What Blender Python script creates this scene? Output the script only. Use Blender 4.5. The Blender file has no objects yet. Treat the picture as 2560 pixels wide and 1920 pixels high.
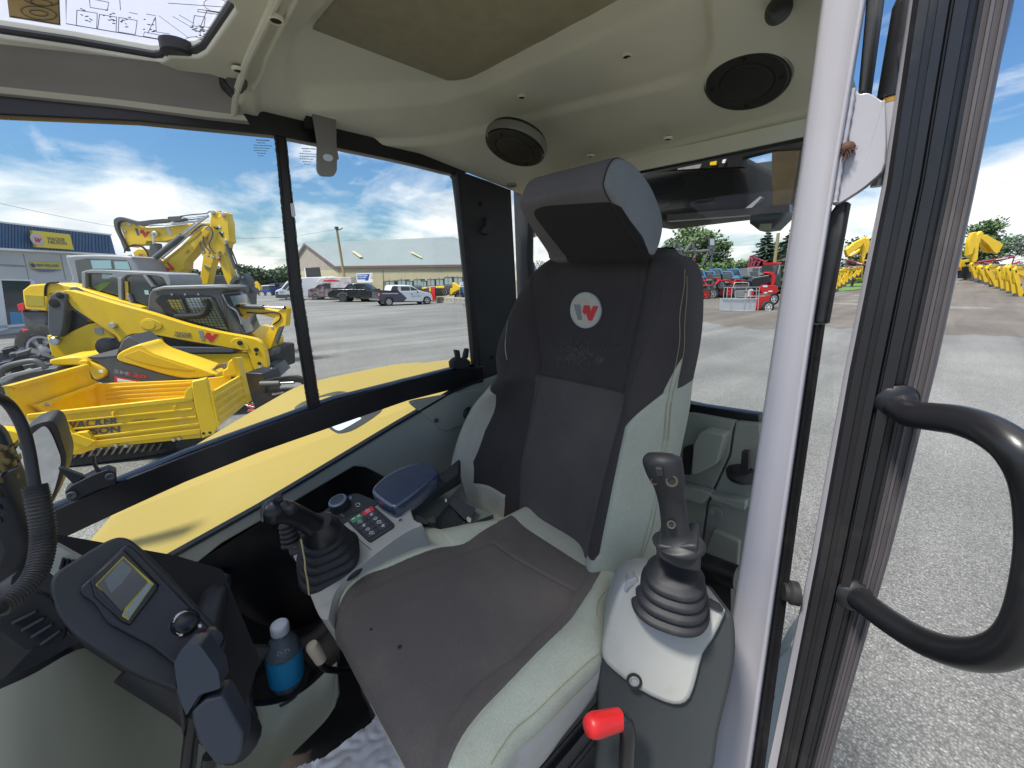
import bpy, bmesh, math, random
from mathutils import Vector, Matrix
random.seed(7)
sc = bpy.context.scene
# ---------------------------------------------------------------- camera, sky, sun, exposure
# world origin = eye point above the yard; +Y = rear of the machine, +X = door side of the cab
H = 2.55                       # eye height above the yard
GZ = -H
PITCH, YAW = math.radians(15.1), math.radians(48)
FPX = 850*2560/2212
cam_d = bpy.data.cameras.new('camera'); cam = bpy.data.objects.new('camera', cam_d)
sc.collection.objects.link(cam); sc.camera = cam
cam_d.sensor_width = 36; cam_d.lens = 36*FPX/2560; cam_d.clip_start = .02; cam_d.clip_end = 3000
cam.rotation_euler = (math.pi/2-PITCH, 0, YAW)
SUN_EL, SUN_AZ = math.radians(62), math.radians(188)      # azimuth clockwise from +Y
w = bpy.data.worlds.new('World'); sc.world = w; w.use_nodes = True
nt = w.node_tree; nt.nodes.clear()
def N(nt, t, **k):
    n = nt.nodes.new(t)
    for a, b in k.items(): setattr(n, a, b)
    return n
out = N(nt, 'ShaderNodeOutputWorld'); bg = N(nt, 'ShaderNodeBackground')
sky = N(nt, 'ShaderNodeTexSky', sky_type='NISHITA', sun_disc=False)
sky.sun_elevation = SUN_EL; sky.sun_rotation = SUN_AZ; sky.air_density = 1.6; sky.dust_density = .6; sky.ozone_density = 3
tc = N(nt, 'ShaderNodeTexCoord'); sep = N(nt, 'ShaderNodeSeparateXYZ')
nt.links.new(tc.outputs['Generated'], sep.inputs[0])
def M(op, a, b=None, c=None):
    n = N(nt, 'ShaderNodeMath', operation=op)
    for i, q in enumerate((a, b, c)):
        if q is None: continue
        if isinstance(q, (int, float)): n.inputs[i].default_value = q
        else: nt.links.new(q, n.inputs[i])
    return n.outputs[0]
zc = M('ADD', M('MAXIMUM', sep.outputs[2], 0.0), .10)
cx = M('DIVIDE', sep.outputs[0], zc); cy = M('DIVIDE', sep.outputs[1], zc)
cmb = N(nt, 'ShaderNodeCombineXYZ'); nt.links.new(cx, cmb.inputs[0]); nt.links.new(cy, cmb.inputs[1])
def noise(vec, scale, det, rough, dist=0, off=(0,0,0), sc3=(1,1,1)):
    mp = N(nt, 'ShaderNodeMapping'); mp.inputs['Location'].default_value = off; mp.inputs['Scale'].default_value = sc3
    nt.links.new(vec, mp.inputs[0])
    n = N(nt, 'ShaderNodeTexNoise'); n.inputs['Scale'].default_value = scale; n.inputs['Detail'].default_value = det
    n.inputs['Roughness'].default_value = rough; n.inputs['Distortion'].default_value = dist
    nt.links.new(mp.outputs[0], n.inputs['Vector']); return n.outputs['Fac']
def ramp(fac, stops):
    r = N(nt, 'ShaderNodeValToRGB'); e = r.color_ramp.elements
    while len(e) < len(stops): e.new(.5)
    for i, (p, c) in enumerate(stops): e[i].position = p; e[i].color = (c, c, c, 1) if not isinstance(c, tuple) else (*c, 1)
    nt.links.new(fac, r.inputs[0]); return r.outputs[0]
wisp = ramp(noise(cmb.outputs[0], .9, 8, .58, .6, (3.1, 1.2, 0), (.55, 1.5, 1)), [(.56, 0), (.82, .8)])
# heavier, heaped cloud low over the horizon
low = M('SUBTRACT', 1.0, ramp(sep.outputs[2], [(.11, 0), (.25, 1)]))
dirn = N(nt, 'ShaderNodeVectorMath', operation='MULTIPLY'); nt.links.new(tc.outputs['Generated'], dirn.inputs[0]); dirn.inputs[1].default_value = (1, 1, 2.6)
cum = noise(dirn.outputs[0], 3.1, 9, .56, .25, (1.3, .4, .2))
cumf = ramp(M('ADD', cum, M('MULTIPLY', low, .19)), [(.565, 0), (.74, 1)])
cloud = M('MINIMUM', M('ADD', M('ADD', M('MULTIPLY', cumf, .95), wisp), ramp(sep.outputs[2], [(.60, 0), (.80, .95)])), 1.0)  # last ramp: unseen overcast overhead, added to light the cab
shade = ramp(noise(dirn.outputs[0], 4.2, 8, .6, .3, (7.3, 2.4, .35)), [(.36, (.62, .67, .75)), (.50, (.86, .89, .94)), (.66, (1.0, 1.0, 1.0))])
mul = N(nt, 'ShaderNodeMixRGB', blend_type='MULTIPLY'); mul.inputs[0].default_value = 1
nt.links.new(shade, mul.inputs[1]); mul.inputs[2].default_value = (6.6, 6.35, 6.05, 1)
tint = N(nt, 'ShaderNodeMixRGB', blend_type='MULTIPLY'); tint.inputs[0].default_value = 1
nt.links.new(sky.outputs[0], tint.inputs[1]); tint.inputs[2].default_value = (.29, .43, .61, 1)
mix = N(nt, 'ShaderNodeMixRGB'); nt.links.new(cloud, mix.inputs[0]); nt.links.new(tint.outputs[0], mix.inputs[1]); nt.links.new(mul.outputs[0], mix.inputs[2])
nt.links.new(mix.outputs[0], bg.inputs[0]); bg.inputs[1].default_value = .10
nt.links.new(bg.outputs[0], out.inputs[0])
sl = bpy.data.lights.new('sun', 'SUN'); so = bpy.data.objects.new('sun', sl); sc.collection.objects.link(so)
sl.energy = 2.7; sl.angle = math.radians(9); sl.color = (1, .96, .89)
sd = Vector((math.cos(SUN_EL)*math.sin(SUN_AZ), math.cos(SUN_EL)*math.cos(SUN_AZ), math.sin(SUN_EL)))
so.rotation_euler = sd.to_track_quat('Z', 'Y').to_euler()
vs = sc.view_settings; vs.view_transform = 'Standard'; vs.look = 'None'; vs.gamma = 1; vs.use_curve_mapping = False; vs.exposure = 1.15
sc.render.engine = 'CYCLES'; sc.cycles.max_bounces = 10; sc.cycles.diffuse_bounces = 6; sc.cycles.transparent_max_bounces = 24
sc.cycles.use_denoising = True; sc.cycles.caustics_reflective = False; sc.cycles.caustics_refractive = False

# ---------------------------------------------------------------- sight lines -> points in the place
FR = {'F':(0,0,1.1573),'A':(0,0,.3888),'B':(0,500,.3888),'C':(0,1000,.5545),'D':(600,1080,.31646),'E':(600,240,.4581),'G':(1200,0,.3888),'H':(1700,0,.5787),
 'I':(1600,500,.434),'J':(1100,360,.4461),'K':(1400,1000,.5547),'L':(700,1160,.4581),'M':(600,560,.13562),'N':(880,560,.13562),'O':(260,500,.16275),
 'Q':(1660,540,.15068),'R':(2060,540,.22604),'S':(0,960,.38573),'U':(1800,900,.61489)}
sy, cy_ = math.sin(YAW), math.cos(YAW); sp, cp = math.sin(PITCH), math.cos(PITCH)
def ray(f, u, v):
    a, b, k = FR[f]; x = (a+u*k-1280)/FPX; y = (b+v*k-960)/FPX
    fw = cp-y*sp
    return Vector((x*cy_-fw*sy, x*sy+fw*cy_, -(sp+y*cp)))
def PL(f, u, v, pl):
    """point seen at (u,v) on a plane (point, normal), an axis plane ('X',value) or at a horizontal distance ('D',value)"""
    r = ray(f, u, v)
    if pl[0] == 'D': return r*(pl[1]/math.hypot(r.x, r.y))
    if isinstance(pl[0], str): return r*(pl[1]/r['XYZ'.index(pl[0])])
    return r*(pl[0].dot(pl[1])/r.dot(pl[1]))
def PS(f, pts, pl): return [PL(f, u, v, pl) for u, v in pts]
def G(f, u, v): return PL(f, u, v, ('Z', GZ))
def vpl(p1, p2):            # upright plane through two points, normal towards the eye
    d = Vector((p2.x-p1.x, p2.y-p1.y, 0)); n = Vector((d.y, -d.x, 0)).normalized()
    if n.dot(p1) > 0: n = -n
    return (p1.copy(), n)
def fpl(f, u, v, D, yaw=0, tilt=0):      # plane at distance D facing the eye, turned by yaw / tilted up
    p = PL(f, u, v, ('D', D)); n = Vector((-p.x, -p.y, 0)).normalized()
    n = Matrix.Rotation(math.radians(yaw), 3, 'Z') @ n
    ax = n.cross(Vector((0,0,1)))
    n = Matrix.Rotation(math.radians(tilt), 3, ax) @ n
    return (p, n.normalized())
def pn(pl):
    if isinstance(pl[0], str):
        n = Vector([1.0 if pl[0] == a else 0.0 for a in 'XYZ'])*(-1 if pl[1] > 0 else 1); return n
    return pl[1] if pl[1].dot(pl[0]) < 0 else -pl[1]
def fillet(pts, r, n=4):
    P = [Vector((*p, 0)) for p in pts]; o = []
    for i, p in enumerate(P):
        a = P[i-1]-p; b = P[(i+1) % len(P)]-p; la, lb = a.length, b.length
        q = min(r, la*.45, lb*.45)
        if q < 1e-6: o.append((p.x, p.y)); continue
        a = p+a*(q/la); b = p+b*(q/lb)
        for k in range(n+1):
            t = k/n; m = a*(1-t)**2+p*2*t*(1-t)+b*t*t; o.append((m.x, m.y))
    return o
def crv(pts, n=6, closed=False):
    P = [Vector(p) if len(p) != 2 else Vector((*p, 0)) for p in pts]; d = len(pts[0]); o = []; L = len(P)
    for i in range(L if closed else L-1):
        if closed: a, b, c, e = P[i-1], P[i], P[(i+1) % L], P[(i+2) % L]
        else: a, b, c, e = P[max(i-1, 0)], P[i], P[i+1], P[min(i+2, L-1)]
        for k in range(n):
            t = k/n
            q = .5*((2*b)+(c-a)*t+(2*a-5*b+4*c-e)*t*t+(3*b-a-3*c+e)*t**3)
            o.append(tuple(q)[:d])
    if not closed: o.append(tuple(P[-1])[:d])
    return o

# ---------------------------------------------------------------- mesh builder
class MB:
    def __init__(s): s.v = []; s.f = []; s.m = []
    def add(s, v, f, m=0):
        o = len(s.v); s.v += [tuple(q) for q in v]; s.f += [tuple(i+o for i in q) for q in f]; s.m += [m]*len(f) if isinstance(m, int) else list(m)
        return s
    def box(s, c, d, m=0, R=None):
        x, y, z = [q/2 for q in d]; c = Vector(c)
        V = [Vector((a*x, b*y, e*z)) for a in (-1,1) for b in (-1,1) for e in (-1,1)]
        if R is not None: V = [R @ q for q in V]
        return s.add([q+c for q in V], [(0,1,3,2),(4,6,7,5),(0,4,5,1),(2,3,7,6),(0,2,6,4),(1,5,7,3)], m)
    def quadbox(s, P, t, m=0):      # prism over 3D polygon P pushed by vector t
        n = len(P); P = [Vector(p) for p in P]; t = Vector(t)
        return s.add(P+[p+t for p in P], [tuple(range(n)), tuple(range(2*n-1, n-1, -1))]+[((i+1) % n, i, n+i, n+(i+1) % n) for i in range(n)], m)
    def loft(s, rows, m=0, closed=False, caps=False):
        n = len(rows[0]); V = [q for r in rows for q in r]; f = []
        for i in range(len(rows)-1):
            for j in range(n if closed else n-1):
                k = (j+1) % n; f.append((i*n+j, i*n+k, (i+1)*n+k, (i+1)*n+j))
        if caps: f += [tuple(range(n-1, -1, -1)), tuple((len(rows)-1)*n+j for j in range(n))]
        return s.add(V, f, m)
    def tube(s, P, r, m=0, n=12, caps=True, flat=1.0, up=None):
        P = [Vector(p) for p in P]; R = r if isinstance(r, (list, tuple)) else [r]*len(P); rows = []; prev = None
        for i, p in enumerate(P):
            t = (P[min(i+1, len(P)-1)]-P[max(i-1, 0)]).normalized()
            if prev is None:
                a = Vector(up) if up is not None else (Vector((0,0,1)) if abs(t.z) < .9 else Vector((1,0,0)))
                a = (a-t*a.dot(t)).normalized()
            else: a = (prev-t*prev.dot(t)).normalized()
            prev = a; b = t.cross(a)
            rows.append([p+(a*math.cos(2*math.pi*k/n)+b*math.sin(2*math.pi*k/n)*flat)*R[i] for k in range(n)])
        return s.loft(rows, m, True, caps)
    def lathe(s, c, axis, prof, m=0, n=24, mats=None, caps=True):      # prof: (distance along axis, radius)
        c = Vector(c); ax = Vector(axis).normalized(); a = ax.orthogonal().normalized(); b = ax.cross(a)
        rows = [[c+ax*h+(a*math.cos(2*math.pi*k/n)+b*math.sin(2*math.pi*k/n))*max(r, 1e-5) for k in range(n)] for h, r in prof]
        if mats:
            for i in range(len(rows)-1): s.loft(rows[i:i+2], mats[i], True)
            return s
        return s.loft(rows, m, True, caps)
    def slab(s, f, pts, pl, th, m=0, bev=0, front=0.0, mside=None):
        """outline seen at pts in frame f, standing on plane pl, th metres thick away from the eye, optional rounded front edge"""
        n = pn(pl); P = [PL(f, u, v, pl)+n*front for u, v in pts]
        return s.prism(P, n, th, m, bev, mside)
    def prism(s, P, n, th, m=0, bev=0, mside=None):
        n = Vector(n).normalized(); k = len(P)
        nn = Vector((0,0,0))
        for i in range(k): nn += P[i].cross(P[(i+1) % k])
        if nn.dot(n) < 0: P = P[::-1]
        ms = m if mside is None else mside
        back = [p-n*th for p in P]
        if bev <= 0:
            s.add(P+back, [tuple(range(k))]+[tuple(range(2*k-1, k-1, -1))]+[((i+1) % k, i, k+i, k+(i+1) % k) for i in range(k)], [m]+[ms]*(k+1)); return s
        dirs = []
        for i in range(k):
            a = (P[i]-P[i-1]); b = (P[(i+1) % k]-P[i])
            a = n.cross(a).normalized() if a.length > 1e-9 else Vector((0,0,0)); b = n.cross(b).normalized() if b.length > 1e-9 else a
            d = a+b; L = d.length
            dirs.append(d/L*min(1/max(L/2, .5), 1.5) if L > 1e-6 else a)
        while bev > .0004:
            Q = [P[i]+dirs[i]*bev for i in range(k)]
            if all((Q[(i+1) % k]-Q[i]).dot(P[(i+1) % k]-P[i]) >= -1e-12 for i in range(k)): break
            bev *= .8
        rows = [back]
        for q in range(4):
            an = q/3*math.pi/2
            rows.append([P[i]+dirs[i]*bev*(1-math.cos(an))-n*bev*(1-math.sin(an)) for i in range(k)])
        s.loft(rows, ms, True); s.add(rows[-1], [tuple(range(k))], m); s.add(rows[0], [tuple(range(k-1, -1, -1))], ms)
        return s
    def obj(s, name, mats, parent=None, smooth=35, **tags):
        me = bpy.data.meshes.new(name)
        me.from_pydata([tuple(q) for q in s.v], [], s.f); me.validate(clean_customdata=False)
        o = bpy.data.objects.new(name, me); sc.collection.objects.link(o)
        if not isinstance(mats, (list, tuple)): mats = [mats]
        for q in mats: me.materials.append(q)
        if len(me.polygons) == len(s.m): me.polygons.foreach_set('material_index', s.m)
        bm = bmesh.new(); bm.from_mesh(me); bmesh.ops.recalc_face_normals(bm, faces=bm.faces); bm.to_mesh(me); bm.free()
        if smooth:
            me.polygons.foreach_set('use_smooth', [True]*len(me.polygons))
            me.set_sharp_from_angle(angle=math.radians(smooth))
        me.update()
        if parent is not None:
            o.parent = parent; o.matrix_parent_inverse = parent.matrix_basis.inverted()
        for k, q in tags.items(): o[{'cat':'category'}.get(k, k)] = q
        return o
def thing(name, label, cat, loc=(0,0,0), group=None):
    o = bpy.data.objects.new(name, None); sc.collection.objects.link(o); o.location = loc; o.empty_display_size = .1
    bpy.context.view_layer.update()
    o['label'] = label; o['category'] = cat
    if group: o['group'] = group
    return o
def text(s, name, f, bl, br, tl, pl, mat, parent, off=.003, th=.0, bold=.0, **tags):
    cu = bpy.data.curves.new('t', 'FONT'); cu.body = s; cu.offset = bold; cu.resolution_u = 3
    to = bpy.data.objects.new('t', cu); sc.collection.objects.link(to); bpy.context.view_layer.update()
    me = bpy.data.meshes.new_from_object(to.evaluated_get(bpy.context.evaluated_depsgraph_get()))
    bpy.data.objects.remove(to); xs = [q.co.x for q in me.vertices]; ys = [q.co.y for q in me.vertices]
    x0, x1, y0, y1 = min(xs), max(xs), min(ys), max(ys); n = pn(pl)
    A, B_, C_ = PL(f, *bl, pl)+n*off, PL(f, *br, pl)+n*off, PL(f, *tl, pl)+n*off
    mb = MB(); mb.add([A+(B_-A)*((q.co.x-x0)/(x1-x0))+(C_-A)*((q.co.y-y0)/(y1-y0)) for q in me.vertices], [tuple(p.vertices) for p in me.polygons])
    bpy.data.meshes.remove(me)
    return mb.obj(name, mat, parent, 0, **tags)

# ---------------------------------------------------------------- materials
def mat(name, col, rough=.5, metal=0, var=0, vscale=8, bump=0, bscale=200, spec=.5, dirt=None, dscale=3, damt=.5, coat=0, weave=0, trans=0, bdist=.002):
    m = bpy.data.materials.new(name); m.use_nodes = True; t = m.node_tree; b = t.nodes['Principled BSDF']
    b.inputs['Base Color'].default_value = (*col, 1); b.inputs['Roughness'].default_value = rough; b.inputs['Metallic'].default_value = metal
    b.inputs['Specular IOR Level'].default_value = spec; b.inputs['Coat Weight'].default_value = coat
    c = N(t, 'ShaderNodeTexCoord'); L = t.links
    def nz(sc_, det=4, r=.55, vec=None):
        n = N(t, 'ShaderNodeTexNoise'); n.inputs['Scale'].default_value = sc_; n.inputs['Detail'].default_value = det; n.inputs['Roughness'].default_value = r
        L.new(vec or c.outputs['Object'], n.inputs['Vector']); return n
    cur = None
    if var:
        n = nz(vscale, 5); mr = N(t, 'ShaderNodeMapRange'); mr.inputs[1].default_value = .3; mr.inputs[2].default_value = .7
        mr.inputs[3].default_value = 1-var; mr.inputs[4].default_value = 1+var; L.new(n.outputs['Fac'], mr.inputs[0])
        h = N(t, 'ShaderNodeMixRGB', blend_type='MULTIPLY'); h.inputs[0].default_value = 1; h.inputs[1].default_value = (*col, 1); L.new(mr.outputs[0], h.inputs[2]); cur = h.outputs[0]
    if dirt:
        n = nz(dscale, 7, .62); r = N(t, 'ShaderNodeMapRange'); r.inputs[1].default_value = .52; r.inputs[2].default_value = .72; r.inputs[4].default_value = damt; L.new(n.outputs['Fac'], r.inputs[0])
        h = N(t, 'ShaderNodeMixRGB'); L.new(r.outputs[0], h.inputs[0])
        if cur: L.new(cur, h.inputs[1])
        else: h.inputs[1].default_value = (*col, 1)
        h.inputs[2].default_value = (*dirt, 1); cur = h.outputs[0]
        rr = N(t, 'ShaderNodeMapRange'); rr.inputs[1].default_value = 0; rr.inputs[2].default_value = 1; rr.inputs[3].default_value = rough; rr.inputs[4].default_value = min(1, rough+.3); L.new(r.outputs[0], rr.inputs[0]); L.new(rr.outputs[0], b.inputs['Roughness'])
    if cur: L.new(cur, b.inputs['Base Color'])
    if bump:
        if weave:
            wv = N(t, 'ShaderNodeTexVoronoi'); wv.inputs['Scale'].default_value = bscale; L.new(c.outputs['Object'], wv.inputs['Vector']); hsrc = wv.outputs['Distance']
        else: hsrc = nz(bscale, 3).outputs['Fac']
        bn = N(t, 'ShaderNodeBump'); bn.inputs['Strength'].default_value = bump; bn.inputs['Distance'].default_value = bdist
        L.new(hsrc, bn.inputs['Height']); L.new(bn.outputs[0], b.inputs['Normal'])
    if trans: b.inputs['Transmission Weight'].default_value = trans
    return m
def lin(r, g, b): return tuple(((q/255)/12.92 if q/255 < .04045 else ((q/255+.055)/1.055)**2.4) for q in (r, g, b))
def glassmat(name, tint=(.93,.96,.95), refl=.05):
    m = bpy.data.materials.new(name); m.use_nodes = True; t = m.node_tree; t.nodes.clear()
    o = N(t, 'ShaderNodeOutputMaterial'); a = N(t, 'ShaderNodeBsdfTransparent'); g = N(t, 'ShaderNodeBsdfGlossy'); x = N(t, 'ShaderNodeMixShader')
    a.inputs[0].default_value = (*tint, 1); g.inputs['Roughness'].default_value = .01
    fr = N(t, 'ShaderNodeFresnel'); fr.inputs[0].default_value = 1.35
    mm = N(t, 'ShaderNodeMath', operation='MULTIPLY'); mm.inputs[1].default_value = refl/.05; t.links.new(fr.outputs[0], mm.inputs[0])
    t.links.new(mm.outputs[0], x.inputs[0]); t.links.new(a.outputs[0], x.inputs[1]); t.links.new(g.outputs[0], x.inputs[2]); t.links.new(x.outputs[0], o.inputs[0])
    return m
MT = {}
MT['liner'] = mat('roof_liner_plastic', (.80,.79,.64), .75, var=.04, vscale=6, bump=.25, bscale=900, bdist=.0006)
MT['felt'] = mat('roof_felt', (.40,.37,.25), .95, var=.08, vscale=30, bump=.4, bscale=1200, bdist=.0006)
MT['spk'] = mat('speaker_black', (.018,.017,.013), .6, bump=.3, bscale=1500, bdist=.0005)
MT['hole'] = mat('dark_hole', (.01,.01,.01), .8)
MT['taupe'] = mat('roof_beam_vinyl', (.38,.355,.33), .7, var=.05, bump=.3, bscale=900, bdist=.0006)
MT['blk'] = mat('black_paint', (.012,.012,.014), .32, var=.3, vscale=5, bump=.05, bscale=300, dirt=(.06,.055,.05), dscale=8, damt=.35)
MT['blkpl'] = mat('black_plastic', (.022,.023,.025), .5, var=.15, bump=.3, bscale=1400, bdist=.0005, dirt=(.07,.065,.055), dscale=9, damt=.3)
MT['rub'] = mat('black_rubber', (.016,.016,.018), .55, var=.2, vscale=20, bump=.25, bscale=400, bdist=.0006, dirt=(.08,.075,.06), dscale=14, damt=.4)
MT['white'] = mat('white_frame_paint', (.42,.41,.445), .28, var=.02, bump=.05, bscale=120, coat=.3)
MT['green'] = mat('grey_green_plastic', (.38,.39,.32), .6, var=.06, bump=.35, bscale=900, bdist=.0006, dirt=(.30,.27,.2), dscale=7, damt=.25)
MT['dgreen'] = mat('dark_grey_green_plastic', (.17,.18,.15), .5, var=.08, bump=.3, bscale=900, bdist=.0006)
MT['grey'] = mat('console_grey_plastic', (.36,.36,.33), .5, var=.05, bump=.3, bscale=1100, bdist=.0005, dirt=(.22,.19,.14), dscale=11, damt=.3)
MT['fab'] = mat('seat_cloth_black', (.034,.030,.031), .95, var=.15, vscale=14, bump=.7, bscale=1500, weave=1, bdist=.0008, dirt=(.095,.075,.055), dscale=5, damt=.55)
MT['fab2'] = mat('seat_cloth_centre', (.062,.055,.055), .95, var=.15, vscale=12, bump=.7, bscale=1500, weave=1, bdist=.0008, dirt=(.13,.105,.08), dscale=5, damt=.55)
MT['vinyl'] = mat('seat_vinyl_grey_green', (.26,.31,.265), .62, var=.06, bump=.6, bscale=900, weave=1, bdist=.0007, dirt=(.22,.18,.12), dscale=9, damt=.4)
MT['vinyl2'] = mat('seat_vinyl_light_grey', (.27,.28,.25), .7, var=.06, bump=.5, bscale=900, weave=1, bdist=.0007, dirt=(.16,.13,.09), dscale=8, damt=.4)
MT['hrest'] = mat('headrest_cloth_grey', (.10,.098,.10), .9, var=.08, bump=.7, bscale=1300, weave=1, bdist=.0008)
MT['hside'] = mat('headrest_side_cloth', (.15,.165,.165), .85, var=.06, bump=.7, bscale=1300, weave=1, bdist=.0008)
MT['stitch'] = mat('yellow_thread', (.36,.33,.17), .8)
MT['yel'] = mat('yellow_machine_paint', (.80,.52,.012), .38, var=.05, vscale=3, dirt=(.45,.33,.10), dscale=2.5, damt=.35, coat=.2)
MT['hood'] = mat('yellow_bonnet_paint', (.32,.24,.05), .55, var=.03, vscale=2, bump=.15, bscale=260, dirt=(.28,.22,.075), dscale=4, damt=.3)
MT['dgrey'] = mat('machine_dark_grey_paint', (.085,.09,.095), .5, var=.08)
MT['mgrey'] = mat('machine_grey_paint', (.26,.27,.285), .45, var=.05)
MT['steel'] = mat('bright_steel', (.62,.62,.62), .22, metal=1)
MT['zinc'] = mat('zinc_fitting', (.5,.5,.48), .4, metal=.8, var=.2, vscale=40)
MT['red'] = mat('red_plastic', (.62,.018,.02), .38)
MT['redp'] = mat('red_machine_paint', (.56,.02,.02), .4, var=.08)
MT['wht'] = mat('white_paint', (.78,.79,.80), .4, var=.02)
MT['ink'] = mat('black_ink', (.02,.02,.02), .6)
MT['inkg'] = mat('grey_ink', (.10,.10,.11), .6)
MT['inkred'] = mat('red_ink', (.60,.03,.035), .55)
MT['glass'] = glassmat('window_glass')
MT['dglass'] = mat('dark_cab_glass', (.03,.045,.045), .06, spec=.8)
MT['tyre'] = mat('tyre_rubber', (.03,.03,.03), .85, var=.2, vscale=20, dirt=(.14,.12,.10), dscale=6, damt=.5)
# ================================================================ THE CAB
XW, YR = -1.12, 1.08
cab = thing('excavator_cab', 'excavator cab seen from inside, grey green roof liner, black window frames and white door post', 'cab', (-.6, .3, -1.15))
# ---- roof liner: one moulded shell with a recess, drooping towards its edges
def sdr(x, y, cx, cy, hx, hy, r):       # signed distance to a rounded rectangle
    qx, qy = abs(x-cx)-hx+r, abs(y-cy)-hy+r
    return math.hypot(max(qx, 0), max(qy, 0))+min(max(qx, qy), 0)-r
def sm(a, b, x): t = min(max((x-a)/(b-a), 0), 1); return t*t*(3-2*t)
def inpoly(x, y, P):
    c = False; j = len(P)-1
    for i in range(len(P)):
        if (P[i][1] > y) != (P[j][1] > y) and x < (P[j][0]-P[i][0])*(y-P[i][1])/(P[j][1]-P[i][1])+P[i][0]: c = not c
        j = i
    return c
def pdist(x, y, L):
    d = 9
    for (x1, y1), (x2, y2) in zip(L, L[1:]):
        dx, dy = x2-x1, y2-y1; t_ = max(0, min(1, ((x-x1)*dx+(y-y1)*dy)/(dx*dx+dy*dy+1e-12))); d = min(d, math.hypot(x-x1-t_*dx, y-y1-t_*dy))
    return d
def sdp(x, y, P):
    d = pdist(x, y, list(P)+[P[0]]); return d if inpoly(x, y, P) else -d
ZP = .425
RECP = [(p.x, p.y) for p in PS('F', fillet([(608, 119), (640, 160), (960, 214), (1020, 208), (1460, 0), (1800, -160), (900, -300), (740, -25)], 22, 5), ('Z', ZP+.01))]
RECI = [(p.x, p.y) for p in PS('F', fillet([(620, 124), (680, 160), (965, 206), (1012, 200), (1440, -4), (1780, -164), (900, -300), (728, -4)], 18, 5), ('Z', ZP+.045))]
OUTP = [(p.x, p.y) for p in PS('F', fillet([(560, 60), (536, 165), (600, 212), (960, 256), (1070, 256), (1505, 116), (1545, 60), (1528, -20), (1700, -120), (900, -320), (690, -40)], 34, 6), ('Z', ZP))]
def zroof(x, y):
    P_ = ZP-.245*max(0, y-.69)**1.0+.03*math.exp(-((y-.69)/.05)**2)*0
    sidez = .345-.14*max(0, y-.65)-.035*(1-sm(.2, .3, y))*0
    z = P_-max(0, P_-sidez)*(1-sm(0, .20, x+1.118))-max(0, P_-.375)*(1-sm(0, .09, -.198-x))
    z -= max(0, z-.366)*(1-sm(.197, .262, y))
    d = sdp(x, y, OUTP); z += .013*sm(-.003, .008, d)
    r = sdp(x, y, RECP); z += .034*sm(-.004, .014, r)
    z -= .006*(1-sm(0, .02, 1.08-y))
    return z
mb = MB(); xs = [-1.118+i*.00606 for i in range(152)]; ys = [.196+j*.0064 for j in range(141)]
mb.loft([[(x, y, zroof(x, y)) for x in xs] for y in ys])
mb.m = [0]*len(mb.f)
liner = mb.obj('roof_liner', [MT['liner'], MT['felt']], cab, 50)
mb = MB(); mb.box((-.68, .64, .52), (.92, .93, .04)); mb.obj('roof_shell', MT['wht'], cab)
mb = MB(); mb.prism([Vector((x, y, ZP+.043)) for x, y in RECI], Vector((0, 0, -1)), .006, 0, .002); mb.obj('felt_panel', MT['felt'], liner)
# seam lip between the front and rear liner
mb = MB(); mb.tube([(-1.10, .20, .335), (-1.03, .197, .352), (-.9, .196, .362), (-.16, .196, .362)], .006, n=8)
mb.tube(crv([(-1.0, .222, .358), (-.93, .226, .365), (-.8, .220, .367), (-.16, .214, .366)], 4), .0035, n=8)
mb.obj('liner_seam', MT['liner'], cab)
# front liner with the cut-out of the roof window
ed = PS('A', [(-700, 150), (0, 245), (500, 318), (1000, 402), (1050, 400), (1085, 368), (1180, 372), (1270, 375), (1325, 345), (1400, 240), (1515, 75), (1500, 35), (1440, -5), (1250, -110)], ('Z', .365))
P = ed + [Vector((-.3, .05, .365)), Vector((-.3, .2, .365)), Vector((-1.02, .197, .365))] + PS('F', [(455, 162), (0, 112), (-300, 80)], ('Z', .365))
mb = MB(); mb.prism(P, Vector((0, 0, -1)), .03, 0, .004); mb.obj('front_liner', MT['liner'], cab, 60)
mb = MB(); mb.tube([p+Vector((0, 0, .012)) for p in ed], .006, n=8); mb.obj('roof_window_seal', MT['blkpl'], cab)
# roof window pane: frosted film carrying the printed load charts
film = bpy.data.materials.new('frosted_film'); film.use_nodes = True; t = film.node_tree; t.nodes.clear()
o_ = N(t, 'ShaderNodeOutputMaterial'); a_ = N(t, 'ShaderNodeBsdfTranslucent'); b_ = N(t, 'ShaderNodeBsdfTransparent'); x_ = N(t, 'ShaderNodeMixShader'); x_.inputs[0].default_value = .15
a_.inputs[0].default_value = (.38, .395, .48, 1); b_.inputs[0].default_value = (.55, .6, .68, 1)
t.links.new(a_.outputs[0], x_.inputs[1]); t.links.new(b_.outputs[0], x_.inputs[2]); t.links.new(x_.outputs[0], o_.inputs[0])
MT['film'] = film; MT['etch'] = mat('etched_glass', (.30, .36, .42), .6)
mb = MB(); mb.add([(-1.12, .16, .39), (-.3, .16, .39), (-.3, -.75, .39), (-1.12, -.75, .39)], [(0, 1, 2, 3)]); rw = mb.obj('roof_window', film, cab, 0)
zpl = ('Z', .386)
def wire(mb, f, pts, pl, r, closed=False, off=.0, m=0):
    P = [PL(f, u, v, pl)+pn(pl)*off for u, v in pts]
    if closed: P.append(P[0])
    mb.tube(P, r, m, 4)
mb = MB()
wire(mb, 'A', [(425, -40), (425, 152), (1338, 308), (1520, 40)], zpl, .0006)
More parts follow.
